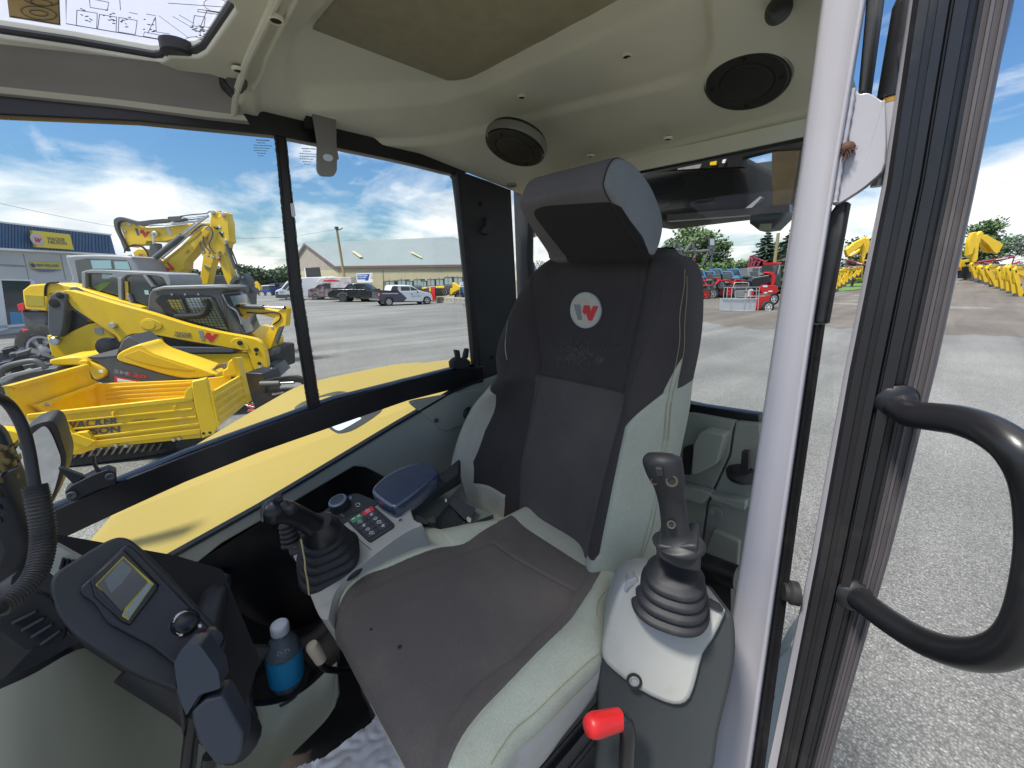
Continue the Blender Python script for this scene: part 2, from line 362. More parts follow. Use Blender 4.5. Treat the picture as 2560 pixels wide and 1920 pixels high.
for q in ([(495, 65), (625, 85), (622, 185), (490, 165)], [(640, 92), (750, 110), (746, 208), (628, 188)], [(765, 112), (882, 132), (870, 222), (760, 205)], [(575, -10), (700, 15), (690, 65), (580, 48)],
          [(930, 205), (1090, 240), (1080, 262), (920, 232)], [(1250, 100), (1320, 110), (1310, 180), (1240, 165)], [(1290, 185), (1385, 210), (1370, 245), (1285, 230)], [(1330, 70), (1450, 90), (1380, 180), (1290, 170)],
          [(1275, 60), (1430, 80), (1425, 95), (1270, 75)]): wire(mb, 'A', q, zpl, .00045, True)
for q in ([(1000, 110), (1005, 205)], [(1000, 110), (950, 215)], [(1020, 100), (1215, 245)], [(1110, 105), (1290, 210)], [(1150, 95), (1245, 150)], [(1080, 20), (1440, 45)], [(830, 80), (885, 90)], [(940, 90), (1000, 100)], [(770, 0), (775, 65)], [(1005, 205), (1090, 218)]): wire(mb, 'A', q, zpl, .0004)
for (cx2, cy2, rx, ry) in ((1395, 35, 85, 45), (1265, 268, 75, 30)): wire(mb, 'A', [(cx2+rx*math.cos(k*.42), cy2+ry*math.sin(k*.42)+rx*.12*math.cos(k*.42)) for k in range(15)], zpl, .00045, True)
for k in range(60):
    u = random.choice((550, 690, 810, 960, 1330, 1390, 1260, 1290))+random.uniform(-40, 40); v = 60+(u-500)*.17+random.uniform(-30, 75)
    wire(mb, 'A', [(u, v), (u+random.uniform(8, 22), v+random.uniform(-4, 8))], zpl, .0007)
mb.obj('chart_drawing', MT['inkg'], rw, 0)
mb = MB(); mb.slab('A', [(40, -60), (380, -60), (390, 165), (60, 112)], ('Z', .3855), .0006); lab = mb.obj('orange_label', mat('orange_film', (.80, .58, .25), .5), rw, 0)
mb = MB(); zl = ('Z', .3845)
wire(mb, 'A', [(378, -60), (384, 156), (70, 106)], zl, .0006)
for (cx2, cy2, rx, ry) in ((260, -8, 120, 45), (250, 85, 115, 42), (265, 18, 70, 20), (250, 85, 60, 18)): wire(mb, 'A', [(cx2+rx*math.cos(k*.42), cy2+ry*math.sin(k*.42)+rx*.14*math.cos(k*.42)) for k in range(15)], zl, .0006, True)
mb.obj('label_drawing', MT['inkg'], lab, 0)
mb = MB(); c0 = PL('A', 1155, 350, ('Z', .372)); mb.lathe(c0, (0, 0, 1), [(-.004, .022), (0, .026), (.016, .026), (.016, .0)], n=20); mb.obj('suction_foot', MT['blkpl'], cab)
# ---- side beam over the window
rows = [[('F', u, v, x) for u, v in r] for x, r in ((-1.035, [(-400, 62), (0, 111), (250, 139), (455, 163), (500, 190)]), (-1.06, [(-400, 108), (0, 152), (250, 178), (452, 206), (512, 214)]),
    (-1.10, [(-400, 140), (0, 187), (250, 214), (450, 240), (528, 250)]), (-1.104, [(-400, 152), (0, 201), (250, 227), (450, 253), (535, 261)]), (-1.118, [(-400, 158), (0, 208), (250, 234), (450, 260), (540, 270)]))]
R3 = [[PL(f, u, v, ('X', x)) for f, u, v, x in r] for r in rows]; R3 = [[PL(f, u, v-16, ('X', -1.02)) for f, u, v, x in rows[0]]]+R3
mb = MB(); mb.loft(R3); mb.m = [(0, 0, 0, 1, 0)[i//4] for i in range(20)]
mb.obj('side_beam_trim', [MT['taupe'], MT['liner']], cab, 60)
# small grey end block and dark socket by the seam
mb = MB(); mb.slab('A', fillet([(1400, 465), (1560, 470), (1590, 560), (1500, 600), (1430, 530)], 20), ('X', -1.02), .03, 0, .004); mb.obj('lamp_socket', MT['blkpl'], cab)
mb = MB(); c0 = PL('A', 1520, 520, ('X', -1.012)); mb.lathe(c0, (-.6, .2, .5), [(-.012, .0), (-.012, .014), (0, .018), (.01, .018)], n=16); mb.obj('lamp_knob', MT['dgrey'], cab)
# screw holes
holes = [('F', 595, 38), ('F', 515, 148), ('F', 1127, 207), ('F', 1355, 118), ('F', 1276, 335), ('F', 1443, 297)]
def onroof(f, u, v):
    z = .38
    for _ in range(8): p = PL(f, u, v, ('Z', z)); z = zroof(p.x, p.y)
    return p
for i, h in enumerate(holes):
    p = onroof(*h) if i > 1 else PL(*h, ('Z', .36))
    mb = MB(); mb.lathe(p+Vector((0, 0, -.0035)), (0, 0, 1), [(0, .0), (0, .0072), (.006, .0072)], n=16, m=0)
    mb.lathe(p+Vector((0, 0, -.0045)), (0, 0, 1), [(.0, .0075), (-.0008, .009), (.0, .0105), (.005, .011)], n=16, m=1, caps=False)
    mb.obj('screw_hole', [MT['hole'], MT['liner']], liner)
for h in (('E', 1175, 192), ('E', 1482, 485)):
    p = onroof(*h); mb = MB(); mb.lathe(p+Vector((0, 0, -.003)), (0, 0, 1), [(0, 0), (0, .011), (-.001, .0125), (.0, .014), (.006, .014)], n=16); mb.obj('cover_plug', MT['dgreen'], liner)
# loudspeakers, turned a little towards the driver
for (f, u, v) in (('F', 1113, 318), ('F', 1612, 175)):
    p = onroof(f, u, v); g_ = Vector(((zroof(p.x+.02, p.y)-zroof(p.x-.02, p.y))/.04, (zroof(p.x, p.y+.02)-zroof(p.x, p.y-.02))/.04, -1)).normalized(); ax0 = (g_+Vector((0, -.12, 0))).normalized(); p = p+ax0*.005; mb = MB()
    mb.lathe(p, ax0, [(-.03, .0715), (0, .071), (.002, .0685), (.002, .050), (.0, .048), (.0, .046), (.003, .044), (.005, .025), (.0055, 0)], n=56)
    sp_ = mb.obj('loudspeaker', MT['spk'], liner, 25)
    a1 = ax0.orthogonal().normalized(); b1 = ax0.cross(a1)
    for k in range(4):
        q = p+(a1*math.cos(k*1.571+.6)+b1*math.sin(k*1.571+.6))*.059+ax0*.002; mb = MB(); mb.lathe(q, ax0, [(0, .0035), (.002, .0035), (.002, 0)], n=10); mb.obj('screw', MT['hole'], sp_)
    mb = MB(); mb.lathe(p, ax0, [(-.02, .078), (-.006, .0765), (-.002, .0745), (-.005, .0725)], n=56, caps=False); mb.obj('speaker_rim', MT['dgreen'], liner, 60)
# coat hooks: black rubber cone on a recessed stem
for (f, u, v, tip) in (('F', 912, 258, (910, 308)), ('F', 1695, 15, (1663, 32))):
    p = onroof(f, u, v); q = PL(f, *tip, ('D', math.hypot(p.x, p.y)*(.995 if u < 1000 else .93))); d = (q-p).normalized()
    hk = MB(); hk.lathe(p+Vector((0, 0, .002)), (0, 0, -1), [(0, .026), (.004, .024), (.003, .018), (0, .016)], n=24); o1 = hk.obj('hook_cup', MT['liner'], cab)
    hk = MB(); L_ = (q-p).length; hk.lathe(p, d, [(0, .006), (L_*.3, .006)], 1, 12); hk.obj('hook_stem', MT['zinc'], cab)
    hk = MB(); hk.lathe(p, d, [(L_*.28, 0), (L_*.28, .014), (L_*.34, .017), (L_*.5, .017), (L_*.75, .011), (L_, .003), (L_*1.01, 0)], 0, 20); hk.obj('coat_hook', MT['rub'], cab)
# ---- right-hand window: frame bars, sliding sash post, panes
def bar(f, top, bot, x, th, m, name, bev=.003, **k):
    mb = MB(); mb.slab(f, top+bot[::-1], ('X', x), th, 0, bev); return mb.obj(name, MT[m], cab, 50, **k)
bar('F', [(-400, 140), (0, 190), (270, 216), (510, 240), (530, 225), (740, 258), (850, 284), (925, 308), (985, 334), (1050, 360)], [(-400, 200), (0, 248), (302, 262), (595, 292), (740, 321), (850, 344), (905, 357), (962, 372), (990, 378)], XW+.003, .03, 'blk', 'upper_window_frame')
bar('F', [(95, 1112), (240, 1048), (400, 985), (560, 925), (720, 868), (880, 822), (1000, 796), (1045, 790)], [(95, 1183), (240, 1115), (400, 1042), (560, 978), (720, 922), (880, 866), (1000, 836), (1045, 826)], XW+.012, .035, 'blk', 'window_sill_bar')
bar('F', [(95, 1106), (400, 979), (720, 862), (1000, 791), (1045, 785)], [(95, 1112), (400, 985), (720, 868), (1000, 796), (1045, 790)], XW+.004, .03, 'blk', 'window_bead', .001)
# rear pillar, black, with its trim
mb = MB(); mb.slab('F', [(985, 366), (1055, 390), (1105, 410), (1108, 470), (1115, 600), (1122, 760), (1080, 812), (1045, 830), (1035, 795), (1020, 620), (1002, 440), (995, 382)], ('X', XW+.006), .05, 0, .006); mb.obj('rear_pillar', MT['blkpl'], cab, 50)
mb = MB(); mb.slab('F', [(988, 375), (996, 378), (1010, 500), (1026, 640), (1036, 796), (1026, 797), (1014, 640), (1000, 500)], ('X', XW+.015), .02, 0, .002); mb.obj('pillar_seal', MT['rub'], cab)
for q in ((1037, 440), (1063, 772)):
    mb = MB(); mb.lathe(PL('F', *q, ('X', XW+.006)), (1, 0, 0), [(0, .008), (.003, .008), (.003, .004), (.001, .003), (.001, 0)], n=14); mb.obj('pillar_screw', MT['hole'], cab)
mb = MB(); mb.slab('J', [(262, 410), (290, 420), (288, 490), (268, 510), (235, 500), (240, 465), (258, 455)], ('X', XW+.02), .02, 0, .004); mb.obj('belt_hook', MT['blkpl'], cab)
# corner post in black behind the seat, between side and rear window
mb = MB(); mb.slab('F', [(1108, 408), (1140, 400), (1140, 560), (1150, 700), (1125, 780), (1120, 740), (1115, 600)], ('Y', YR), .03, 0, .004); mb.obj('corner_post', MT['blkpl'], cab)
# sliding sash post with brush seal
mb = MB(); mb.slab('F', [(597, 290), (617, 293), (652, 620), (692, 880), (668, 882), (628, 620)], ('X', XW-.002), .02, 0, .003); post = mb.obj('sash_post', MT['blk'], cab)
mb = MB(); a, b = PL('F', 597, 292, ('X', XW+.002)), PL('F', 668, 880, ('X', XW+.002)); mid = PL('F', 628, 620, ('X', XW+.002))
for k in range(150):
    t_ = k/150; p = a.lerp(mid, t_*1.8) if t_ < .555 else mid.lerp(b, (t_-.555)/.445)
    e = random.uniform(.0025, .0045); mb.quadbox([p, p+Vector((0, -e, .001)), p+Vector((0, -e, -.004)), p+Vector((0, 0, -.004))], (-.004, 0, 0))
a2, m2, b2 = PL('F', 617, 294, ('X', XW+.002)), PL('F', 652, 620, ('X', XW+.002)), PL('F', 692, 878, ('X', XW+.002))
for k in range(120):
    t_ = k/120; p = a2.lerp(m2, t_*1.8) if t_ < .555 else m2.lerp(b2, (t_-.555)/.445)
    e = random.uniform(.0005, .002); mb.quadbox([p, p+Vector((0, e, .001)), p+Vector((0, e, -.004)), p+Vector((0, 0, -.004))], (-.004, 0, 0))
mb.obj('brush_seal', MT['rub'], post, 0)
mb = MB(); mb.slab('B', fillet([(1868, 22), (1890, 18), (1902, 100), (1888, 112), (1876, 100)], 4), ('X', XW+.003), .003, 0, .0008); mb.obj('white_tab', MT['wht'], post)
pane = MB(); pane.add(PS('F', [(-400, 190), (0, 235), (605, 285), (680, 885), (95, 1115), (-400, 1350)], ('X', XW-.012)), [(0, 1, 2, 3, 4, 5)]); g1 = pane.obj('sliding_pane', MT['glass'], cab, 0)
pane = MB(); pane.add(PS('F', [(610, 285), (740, 310), (900, 350), (992, 375), (1036, 800), (690, 880)], ('X', XW-.02)), [(0, 1, 2, 3, 4, 5)]); g2 = pane.obj('rear_side_pane', MT['glass'], cab, 0)
pane = MB(); pane.add(PS('F', [(95, 1170), (1045, 820), (1045, 845), (355, 1235), (150, 1300)], ('X', XW-.014)), [(0, 1, 2, 3, 4)]); pane.obj('lower_pane', MT['glass'], cab, 0)
# maker's stamps etched in the glass, seen mirrored from inside
for gp_, x0, y0, kk in ((g1, 640, 308, 0), (g2, 755, 329, 1)):
    mb = MB(); pl = ('X', XW-.008-(.008 if kk else 0))
    for r, (wd, dx) in enumerate(((34, 0), (20, 3), (46, -6), (40, -6), (34, -6), (22, 2), (14, 6))):
        x = x0/1.0+dx
        while x < x0+dx+wd:
            l = random.uniform(1.5, 5); q = [(x*1, y0+72+r*6.5-30+(x-x0)*.05), (min(x+l, x0+dx+wd), y0+72+r*6.5-30+(x+l-x0)*.05)]
            P_ = [PL('A', uu/.3888, vv/.3888, pl) for uu, vv in q]; mb.tube(P_, .0008 if r else .001, 0, 4); x += l+1.2
    mb.obj('etched_stamp', MT['etch'], gp_, 0)
# window catches on the sill bar
def catch(pts_list, x, name='window_catch'):
    mb = MB()
    for f, pts, dx, th, bv in pts_list: mb.slab(f, fillet(pts, 6, 3), ('X', x+dx), th, 0, bv)
    return mb.obj(name, MT['blkpl'], cab, 50)
catch([('E', [(1175, 1385), (1200, 1388), (1205, 1430), (1185, 1440)], 0, .012, .002), ('E', [(1225, 1410), (1235, 1378), (1252, 1378), (1246, 1430), (1222, 1440)], 0, .012, .002),
       ('E', [(1160, 1455), (1185, 1430), (1240, 1432), (1262, 1450), (1252, 1485), (1200, 1497), (1165, 1488)], .006, .025, .004)], XW+.02)
catch([('S', [(375, 548), (400, 548), (540, 600), (480, 655)], 0, .014, .002), ('S', [(590, 465), (612, 462), (620, 520), (655, 585), (640, 600), (600, 530)], 0, .012, .002),
       ('S', [(420, 700), (470, 655), (600, 590), (700, 555), (750, 575), (752, 650), (600, 700), (480, 765), (430, 745)], .006, .03, .006)], XW+.02)
for q in ((715, 600), (465, 722)): mb = MB(); mb.lathe(PL('S', *q, ('X', XW+.028)), (1, 0, 0), [(0, .008), (.003, .007), (.003, .003), (.001, 0)], n=14); mb.obj('catch_screw', MT['dgrey'], cab)
# blind bracket hanging over the window
mb = MB(); mb.slab('E', fillet([(392, 85), (525, 92), (528, 270), (541, 345), (530, 350), (530, 410), (510, 440), (440, 438), (418, 410), (420, 250)], 16, 4), ('X', -1.08), .004, 0, .001)
br = mb.obj('blind_bracket', mat('bracket_grey_metal', (.30, .295, .29), .35, metal=.6, var=.1), cab)
mb = MB(); mb.slab('E', fillet([(452, 322), (475, 315), (505, 325), (508, 348), (490, 358), (458, 350)], 14, 4), ('X', -1.0785), .0035); mb.obj('bracket_slot', mat('slot_through_light', (.72, .83, .93), .5), br)
mb = MB(); mb.slab('E', [(370, 55), (530, 78), (525, 110), (365, 95)], ('X', -1.082), .03, 0, .002); mb.slab('E', [(360, 90), (412, 95), (412, 175), (360, 165)], ('X', -1.09), .02); mb.obj('bracket_mount', MT['hole'], br)
# ---- side wall below the window
mb = MB(); mb.slab('F', [(352, 1219), (560, 1100), (690, 1022), (850, 925), (980, 850), (1045, 820), (1130, 790), (1130, 1000), (1000, 1120), (930, 1080), (820, 1025), (790, 1010), (765, 1008), (620, 1094), (480, 1174), (378, 1255)], ('X', XW+.01), .02, 0, .005)
side = mb.obj('side_trim_panel', MT['green'], cab, 50)
mb = MB(); mb.slab('F', [(348, 1213), (560, 1094), (690, 1016), (850, 919), (980, 843), (1045, 815), (1045, 820), (980, 848), (850, 925), (690, 1022), (560, 1100), (352, 1219)], ('X', XW+.016), .02); mb.obj('trim_seal', MT['rub'], cab)
mb = MB(); mb.slab('F', [(370, 1250), (620, 1092), (765, 1005), (800, 1010), (960, 1120), (1130, 1120), (1100, 1659), (500, 1800), (300, 1500)], ('X', XW-.05), .02); mb.obj('side_wall_lower', MT['blk'], cab)
mb = MB(); mb.slab('F', [(150, 1200), (350, 1225), (378, 1255), (500, 1240), (500, 1500), (130, 1300)], ('X', XW-.02), .02); mb.obj('side_wall_front', MT['blk'], cab)
# raised triangular plate with knob and screw at the rear end of the side panel
mb = MB(); mb.slab('F', fillet([(880, 868), (1045, 838), (1035, 905), (960, 935), (935, 912)], 14), ('X', XW+.016), .01, 0, .004); mb.obj('corner_cover', MT['green'], side)
mb = MB(); mb.lathe(PL('F', 1012, 893, ('X', XW+.02)), (1, 0, 0), [(0, .024), (.014, .021), (.016, .017), (.01, .014), (.01, 0)], n=24); mb.obj('turn_knob', MT['blkpl'], side)
mb = MB(); mb.lathe(PL('F', 942, 908, ('X', XW+.016)), (1, 0, 0), [(0, .009), (.004, .008), (.004, .004), (.001, .003), (.001, 0)], n=14); mb.obj('panel_screw', MT['dgrey'], side)
# ---- rear wall
mb = MB(); mb.slab('F', [(1130, 385), (1300, 350), (1500, 310), (1800, 243), (1800, 250), (1800, 281), (1500, 345), (1300, 385), (1120, 412)], ('Y', YR-.006), .01); mb.obj('rear_header', MT['liner'], cab)
mb = MB(); mb.slab('F', [(1115, 405), (1300, 375), (1500, 335), (1800, 275), (1800, 293), (1500, 352), (1300, 392), (1115, 423)], ('Y', YR), .02); mb.obj('rear_window_frame', MT['blk'], cab)
mb = MB(); mb.add(PS('F', [(1100, 400), (1800, 270), (1800, 940), (1100, 870)], ('Y', YR+.02)), [(0, 1, 2, 3)]); mb.obj('rear_pane', MT['glass'], cab, 0)
mb = MB(); mb.slab('K', [(540, 10), (592, 20), (895, 66), (895, 105), (592, 60), (540, 50)], ('Y', YR-.01), .03, 0, .003); mb.obj('rear_sill_bar', MT['blk'], cab)
mb = MB(); mb.slab('K', fillet([(430, 55), (592, 62), (790, 98), (775, 140), (760, 250), (690, 400), (660, 470), (625, 720), (430, 720)], 10), ('Y', YR-.03), .05, 0, .008); rp = mb.obj('rear_panel', MT['green'], cab, 50)
mb = MB(); mb.slab('K', fillet([(792, 98), (900, 110), (900, 800), (632, 760), (668, 470), (700, 400), (770, 250)], 10), ('Y', YR-.03), .05, 0, .008); rp2 = mb.obj('rear_corner_panel', MT['green'], cab, 50)
mb = MB(); mb.slab('K', fillet([(600, 200), (625, 150), (650, 138), (740, 160), (705, 290), (625, 330), (590, 340)], 16), ('Y', YR-.075), .05, 0, .012); mb.obj('panel_boss', MT['green'], rp, 60)
mb = MB(); mb.slab('K', fillet([(555, 215), (595, 205), (588, 340), (550, 335)], 8), ('Y', YR-.045), .02, 0, .004); mb.obj('panel_slot', MT['blkpl'], rp)
mb = MB(); mb.slab('K', fillet([(540, 385), (680, 420), (640, 470), (540, 440)], 10), ('Y', YR-.065), .03, 0, .008); mb.slab('K', fillet([(665, 420), (835, 460), (830, 500), (690, 450)], 8), ('Y', YR-.06), .03, 0, .008); mb.obj('panel_step', MT['green'], rp, 60)
mb = MB(); mb.slab('K', fillet([(690, 585), (810, 640), (800, 760), (650, 690)], 12), ('Y', YR-.045), .02, 0, .006); mb.obj('panel_plate', MT['green'], rp2)
mb = MB(); q = PL('K', 704, 505, ('Y', YR-.035)); mb.lathe(q, (0, -1, 0), [(0, .018), (.004, .017), (.004, .010), (.001, .009), (.001, 0)], n=20); mb.obj('panel_bolt', MT['grey'], rp2)
mb = MB(); q = PL('K', 808, 338, ('Y', YR-.06)); mb.lathe(q+Vector((0, .02, -.01)), (0, -.3, 1), [(0, .034), (.012, .036), (.016, .030), (.022, .022), (.022, 0)], n=24)
mb.slab('K', fillet([(818, 230), (850, 232), (850, 318), (812, 316)], 8), ('Y', YR-.075), .015, 0, .004); mb.obj('release_knob', MT['rub'], rp2)
mb = MB(); mb.box((-.72, YR+.01, -.75), (.80, .03, .82)); mb.obj('rear_wall', MT['dgreen'], cab)
mb = MB(); mb.tube(PS('K', [(600, 720), (700, 760), (800, 800)], ('Y', YR-.12)), .03, n=16); mb.slab('K', [(560, 760), (770, 830), (770, 1000), (560, 940)], ('Y', YR-.1), .03); mb.obj('lap_belt_reel', MT['blk'], cab)
# ---- floor and shell of the cab
mb = MB(); mb.box((-.70, .25, -1.17), (.86, 1.66, .04)); mb.obj('cab_floor', mat('brown_rubber_floor', (.03, .022, .017), .7, var=.3, dirt=(.07, .052, .04), dscale=6), cab)
# white door post with black seal
def postrow(D0, pts):        # horizontal loops following sight lines at a distance
    return [[PL('F', u, v, ('Y', Y)) for u, v, Y in r] for r in pts]
lv = [(-60, 1783, 1822, 1866, 1879, 1909), (0, 1775, 1815, 1858, 1871, 1902), (350, 1729, 1760, 1803, 1812, 1836), (700, 1676, 1702, 1745, 1757, 1783), (1100, 1617, 1642, 1690, 1700, 1726), (1659, 1530, 1553, 1612, 1622, 1652), (1800, 1508, 1531, 1592, 1602, 1634)]
rows = []
for v, a, b, c, d, e in lv:
    w_ = d-a; r = []
    for t_, y_ in ((0, .985), (0, .950), (.012, .942), (.04, .937), (.10, .9345), (.30, .934), (.55, .934), (.80, .934), (.85, .930), (.90, .929), (.955, .931), (.985, .936), (1.0, .945), (1.02, .985)): r.append(PL('F', a+w_*t_, v, ('Y', y_*.765)))
    rows.append(r)
mb = MB(); mb.loft(rows); mb.obj('door_post', MT['white'], cab, 70)
rows = [[PL('F', d-4, v, ('Y', 0.7535)), PL('F', d, v, ('Y', 0.7382)), PL('F', d+8, v, ('Y', 0.7329)), PL('F', (d+e)/2, v, ('Y', 0.7405)), PL('F', (d+e)/2+3, v, ('Y', 0.7436)), PL('F', e-5, v, ('Y', 0.739)), PL('F', e, v, ('Y', 0.7459)), PL('F', e, v, ('Y', 0.7803))] for v, a, b, c, d, e in lv if v < 200 or v > 600]
mb = MB(); mb.loft(rows[:2]); 
mb = MB(); top_ = [PL('F', *q, ('Y', 0.7382)) for q in ((1876, -60), (1909, -60), (1874, 200), (1852, 205))]; mb.prism(top_, (0, -1, 0), .03, 0, .004)
mb.loft(rows[2:]); lo = [PL('F', *q, ('Y', 0.7382)) for q in ((1785, 470), (1810, 435), (1830, 435), (1783, 700), (1757, 700))]; mb.prism([lo[0], lo[1], lo[2], lo[3], lo[4]], (0, -1, 0), .03, 0, .004)
mb.obj('door_seal', MT['rub'], cab, 60)
# hinge bracket welded to the post
mb = MB(); mb.slab('H', crv([(745, 375), (775, 405), (815, 402), (870, 435), (885, 450), (885, 700), (830, 780), (735, 850), (660, 885), (672, 800), (690, 640), (715, 470)], 3, True), ('Y', 0.7306), .012, 0, .004); hg = mb.obj('hinge_plate', MT['white'], cab, 60)
mb = MB(); wp = PS('H', crv([(748, 385), (735, 470), (712, 600), (695, 700), (680, 800), (668, 875)], 5), ('Y', 0.7252)); mb.tube(wp, [.0032+.0005*math.sin(i*2.3) for i in range(len(wp))], 0, 8); mb.obj('weld_bead', MT['white'], hg, 80)
mb = MB(); c1, c2 = PL('H', 917, 452, ('Y', .765)), PL('H', 870, 715, ('Y', .765)); mb.tube([c1, c2], .0155, n=24); mb.obj('hinge_barrel', MT['white'], hg)
mb = MB(); mb.tube([c1, c1+(c1-c2).normalized()*.006], .0158, n=24); mb.obj('hinge_washer', mat('brass_washer', (.5, .28, .06), .4, metal=.7), hg)
mb = MB(); dn = (c2-c1).normalized(); mb.tube([c2, c2+dn*.016], .0145, n=6); mb.tube([c2+dn*.016, c2+dn*.026], .008, n=12); mb.obj('hinge_nut', MT['zinc'], hg, 20)
mb = MB(); c0 = PL('H', 720, 640, ('Y', 0.7222))
for k in range(46):
    d = Vector((random.gauss(0, 1), -abs(random.gauss(0, .7)), random.gauss(-.4, 1))).normalized(); mb.tube([c0, c0+d*random.uniform(.006, .014)+Vector((0, 0, -random.uniform(0, .008)))], .0005, n=3)
mb.lathe(c0+Vector((0, .004, .0)), (0, -1, .2), [(0, .009), (.005, .008), (.008, .004), (.009, 0)], n=12)
tf = mb.obj('burr', mat('dried_burr', (.09, .045, .03), .9, var=.4, vscale=200), hg, 0)
# ================================================================ THE OPEN DOOR
door = thing('cab_door', 'open cab door folded back, black ribbed frame with tubular grab handle', 'door', (-.05, .85, -1.1))
dl = [(-80, 1984, 2205), (0, 1972, 2187), (400, 1915, 2107), (800, 1835, 2020), (1200, 1765, 1922), (1659, 1677, 1790), (1850, 1642, 1745)]
prof = [(0, 0), (.05, -.004), (.055, -.014), (.16, -.014), (.165, -.008), (.25, -.008), (.255, -.020), (.36, -.020), (.37, -.012), (.39, -.008), (.405, -.008), (.42, -.018), (.56, -.018), (.575, -.004), (.66, -.002), (.67, -.006), (.71, -.006), (.72, -.001), (.78, .001), (.79, -.003), (.83, -.003), (.84, .002), (.91, .004), (.92, 0), (.96, .0), (.965, .006), (1, .01)]
rows = []
for v, a, b in dl:
    r = []
    for t_, o2 in prof:
        p = PL('F', a+(b-a)*t_, v, ('D', .73)); d = Vector((p.x, p.y, 0)).normalized(); r.append(p+d*(.0+o2*1.0))
    p = PL('F', b, v, ('D', .73)); r.append(p+Vector((0, .10, 0))); p = PL('F', a, v, ('D', .73)); r.insert(0, p+Vector((.0, .10, 0))); rows.append(r)
mb = MB(); mb.loft(rows); nP = len(prof)+1
mb.m = [1 if (i % nP) >= 18 else 0 for i in range(len(mb.f))]
mb.obj('door_frame', [MT['blk'], mat('dusty_black_seal', (.085, .076, .08), .5, var=.1, vscale=10, dirt=(.15, .135, .125), dscale=7, damt=.4)], door, 25)
rows = []
for v, a, b in dl:
    p = PL('F', a-(8 if v < 1500 else 14)-v*.004, v, ('D', .75)); q = PL('F', a+1, v, ('D', .74)); rows.append([p+Vector((0, .1, 0)), p, p+Vector((.002, -.004, 0)), q])
mb = MB(); mb.loft(rows[1:]); mb.obj('outer_skin_edge', MT['white'], door)
# hinge side: upper barrel half
mb = MB(); mb.tube([c1+(c1-c2).normalized()*.007, c1+(c1-c2).normalized()*.11], .017, n=24); mb.tube([c1+(c1-c2).normalized()*.11, c1+(c1-c2).normalized()*.12], [.017, .014], n=24)
mb.slab('H', [(940, 190), (1000, 170), (1010, 420), (955, 420)], ('D', .75), .02); mb.obj('door_hinge', MT['blk'], door)
hp = crv([(1935, 868, .79, 30), (1965, 893, .765, 36), (2010, 900, .74, 33), (2080, 910, .71, 33), (2150, 938, .68, 34), (2205, 985, .665, 34), (2240, 1060, .665, 33), (2250, 1180, .66, 33), (2232, 1300, .655, 34), (2200, 1375, .66, 35), (2150, 1408, .67, 35), (2080, 1412, .69, 34), (2000, 1388, .72, 32), (1930, 1348, .745, 30), (1875, 1308, .77, 34), (1845, 1285, .79, 36)], 5)
P, Rr = [], []
for u, v, D, r in hp:
    p = PL('F', u, v, ('D', D-.065)); P.append(p)
    f_ = Vector((-sy*cp, cy_*cp, -sp)); Rr.append(max(r, 30)/850*p.dot(f_)*.5*1.12/1.0)
Rr = [.017 if 2 < i < len(Rr)-3 else .0193 for i in range(len(Rr))]
mb = MB(); mb.tube(P, Rr, n=20); mb.obj('grab_handle', MT['blk'], door, 60)
mb = MB(); mb.tube([P[0], P[0]+(P[1]-P[0]).normalized()*.012], [.026, .0185], n=16); mb.tube([P[-1], P[-1]+(P[-2]-P[-1]).normalized()*.012], [.026, .0185], n=16); mb.obj('handle_weld', MT['blk'], door, 60)
mb = MB(); mb.add([(-.045, .90, .6), (-.045, 1.7, .6), (-.045, 1.7, -1.2), (-.045, .90, -1.2)], [(0, 1, 2, 3)]); mb.obj('door_pane', MT['glass'], door, 0)
mb = MB(); q = PL('U', 315, 950, ('D', .75)); mb.lathe(q, (-.8, -.5, 0), [(0, .02), (.012, .02), (.016, .015), (.022, .015), (.022, 0)], n=16); mb.obj('door_stop', MT['rub'], door)
# ---- rounded pale side cover of the machine low beside the post
cov = thing('machine_side_cover', 'rounded pale grey cover of the machine low between door post and open door', 'cover', (-.05, 1.3, -1.9))
mb = MB(); mb.slab('U', crv([(150, 1390), (175, 1300), (230, 1215), (300, 1170), (330, 1400), (300, 1659), (170, 1659), (140, 1560), (145, 1450)], 4, True), ('Y', 1.35), .25, 0, .05); mb.obj('cover_shell', mat('pale_cover', (.36, .42, .44), .5, var=.05), cov, 60)
mb = MB(); mb.slab('U', [(150, 1385), (170, 1372), (215, 1385), (200, 1440), (175, 1430)], ('Y', 1.33), .02, 0, .004); mb.obj('cover_slot', MT['hole'], cov)
# ================================================================ THE SEAT
seat = thing('operator_seat', 'sprung operator seat, black cloth centre, grey green vinyl bolsters, round badge on its backrest', 'seat', (-.56, .45, -1.15))
def itp(tab, z):
    tab = sorted(tab)
    if z <= tab[0][0]: return tab[0][1]
    for (a, x), (b, y) in zip(tab, tab[1:]):
        if z <= b: return x+(y-x)*(z-a)/(b-a)
    return tab[-1][1]

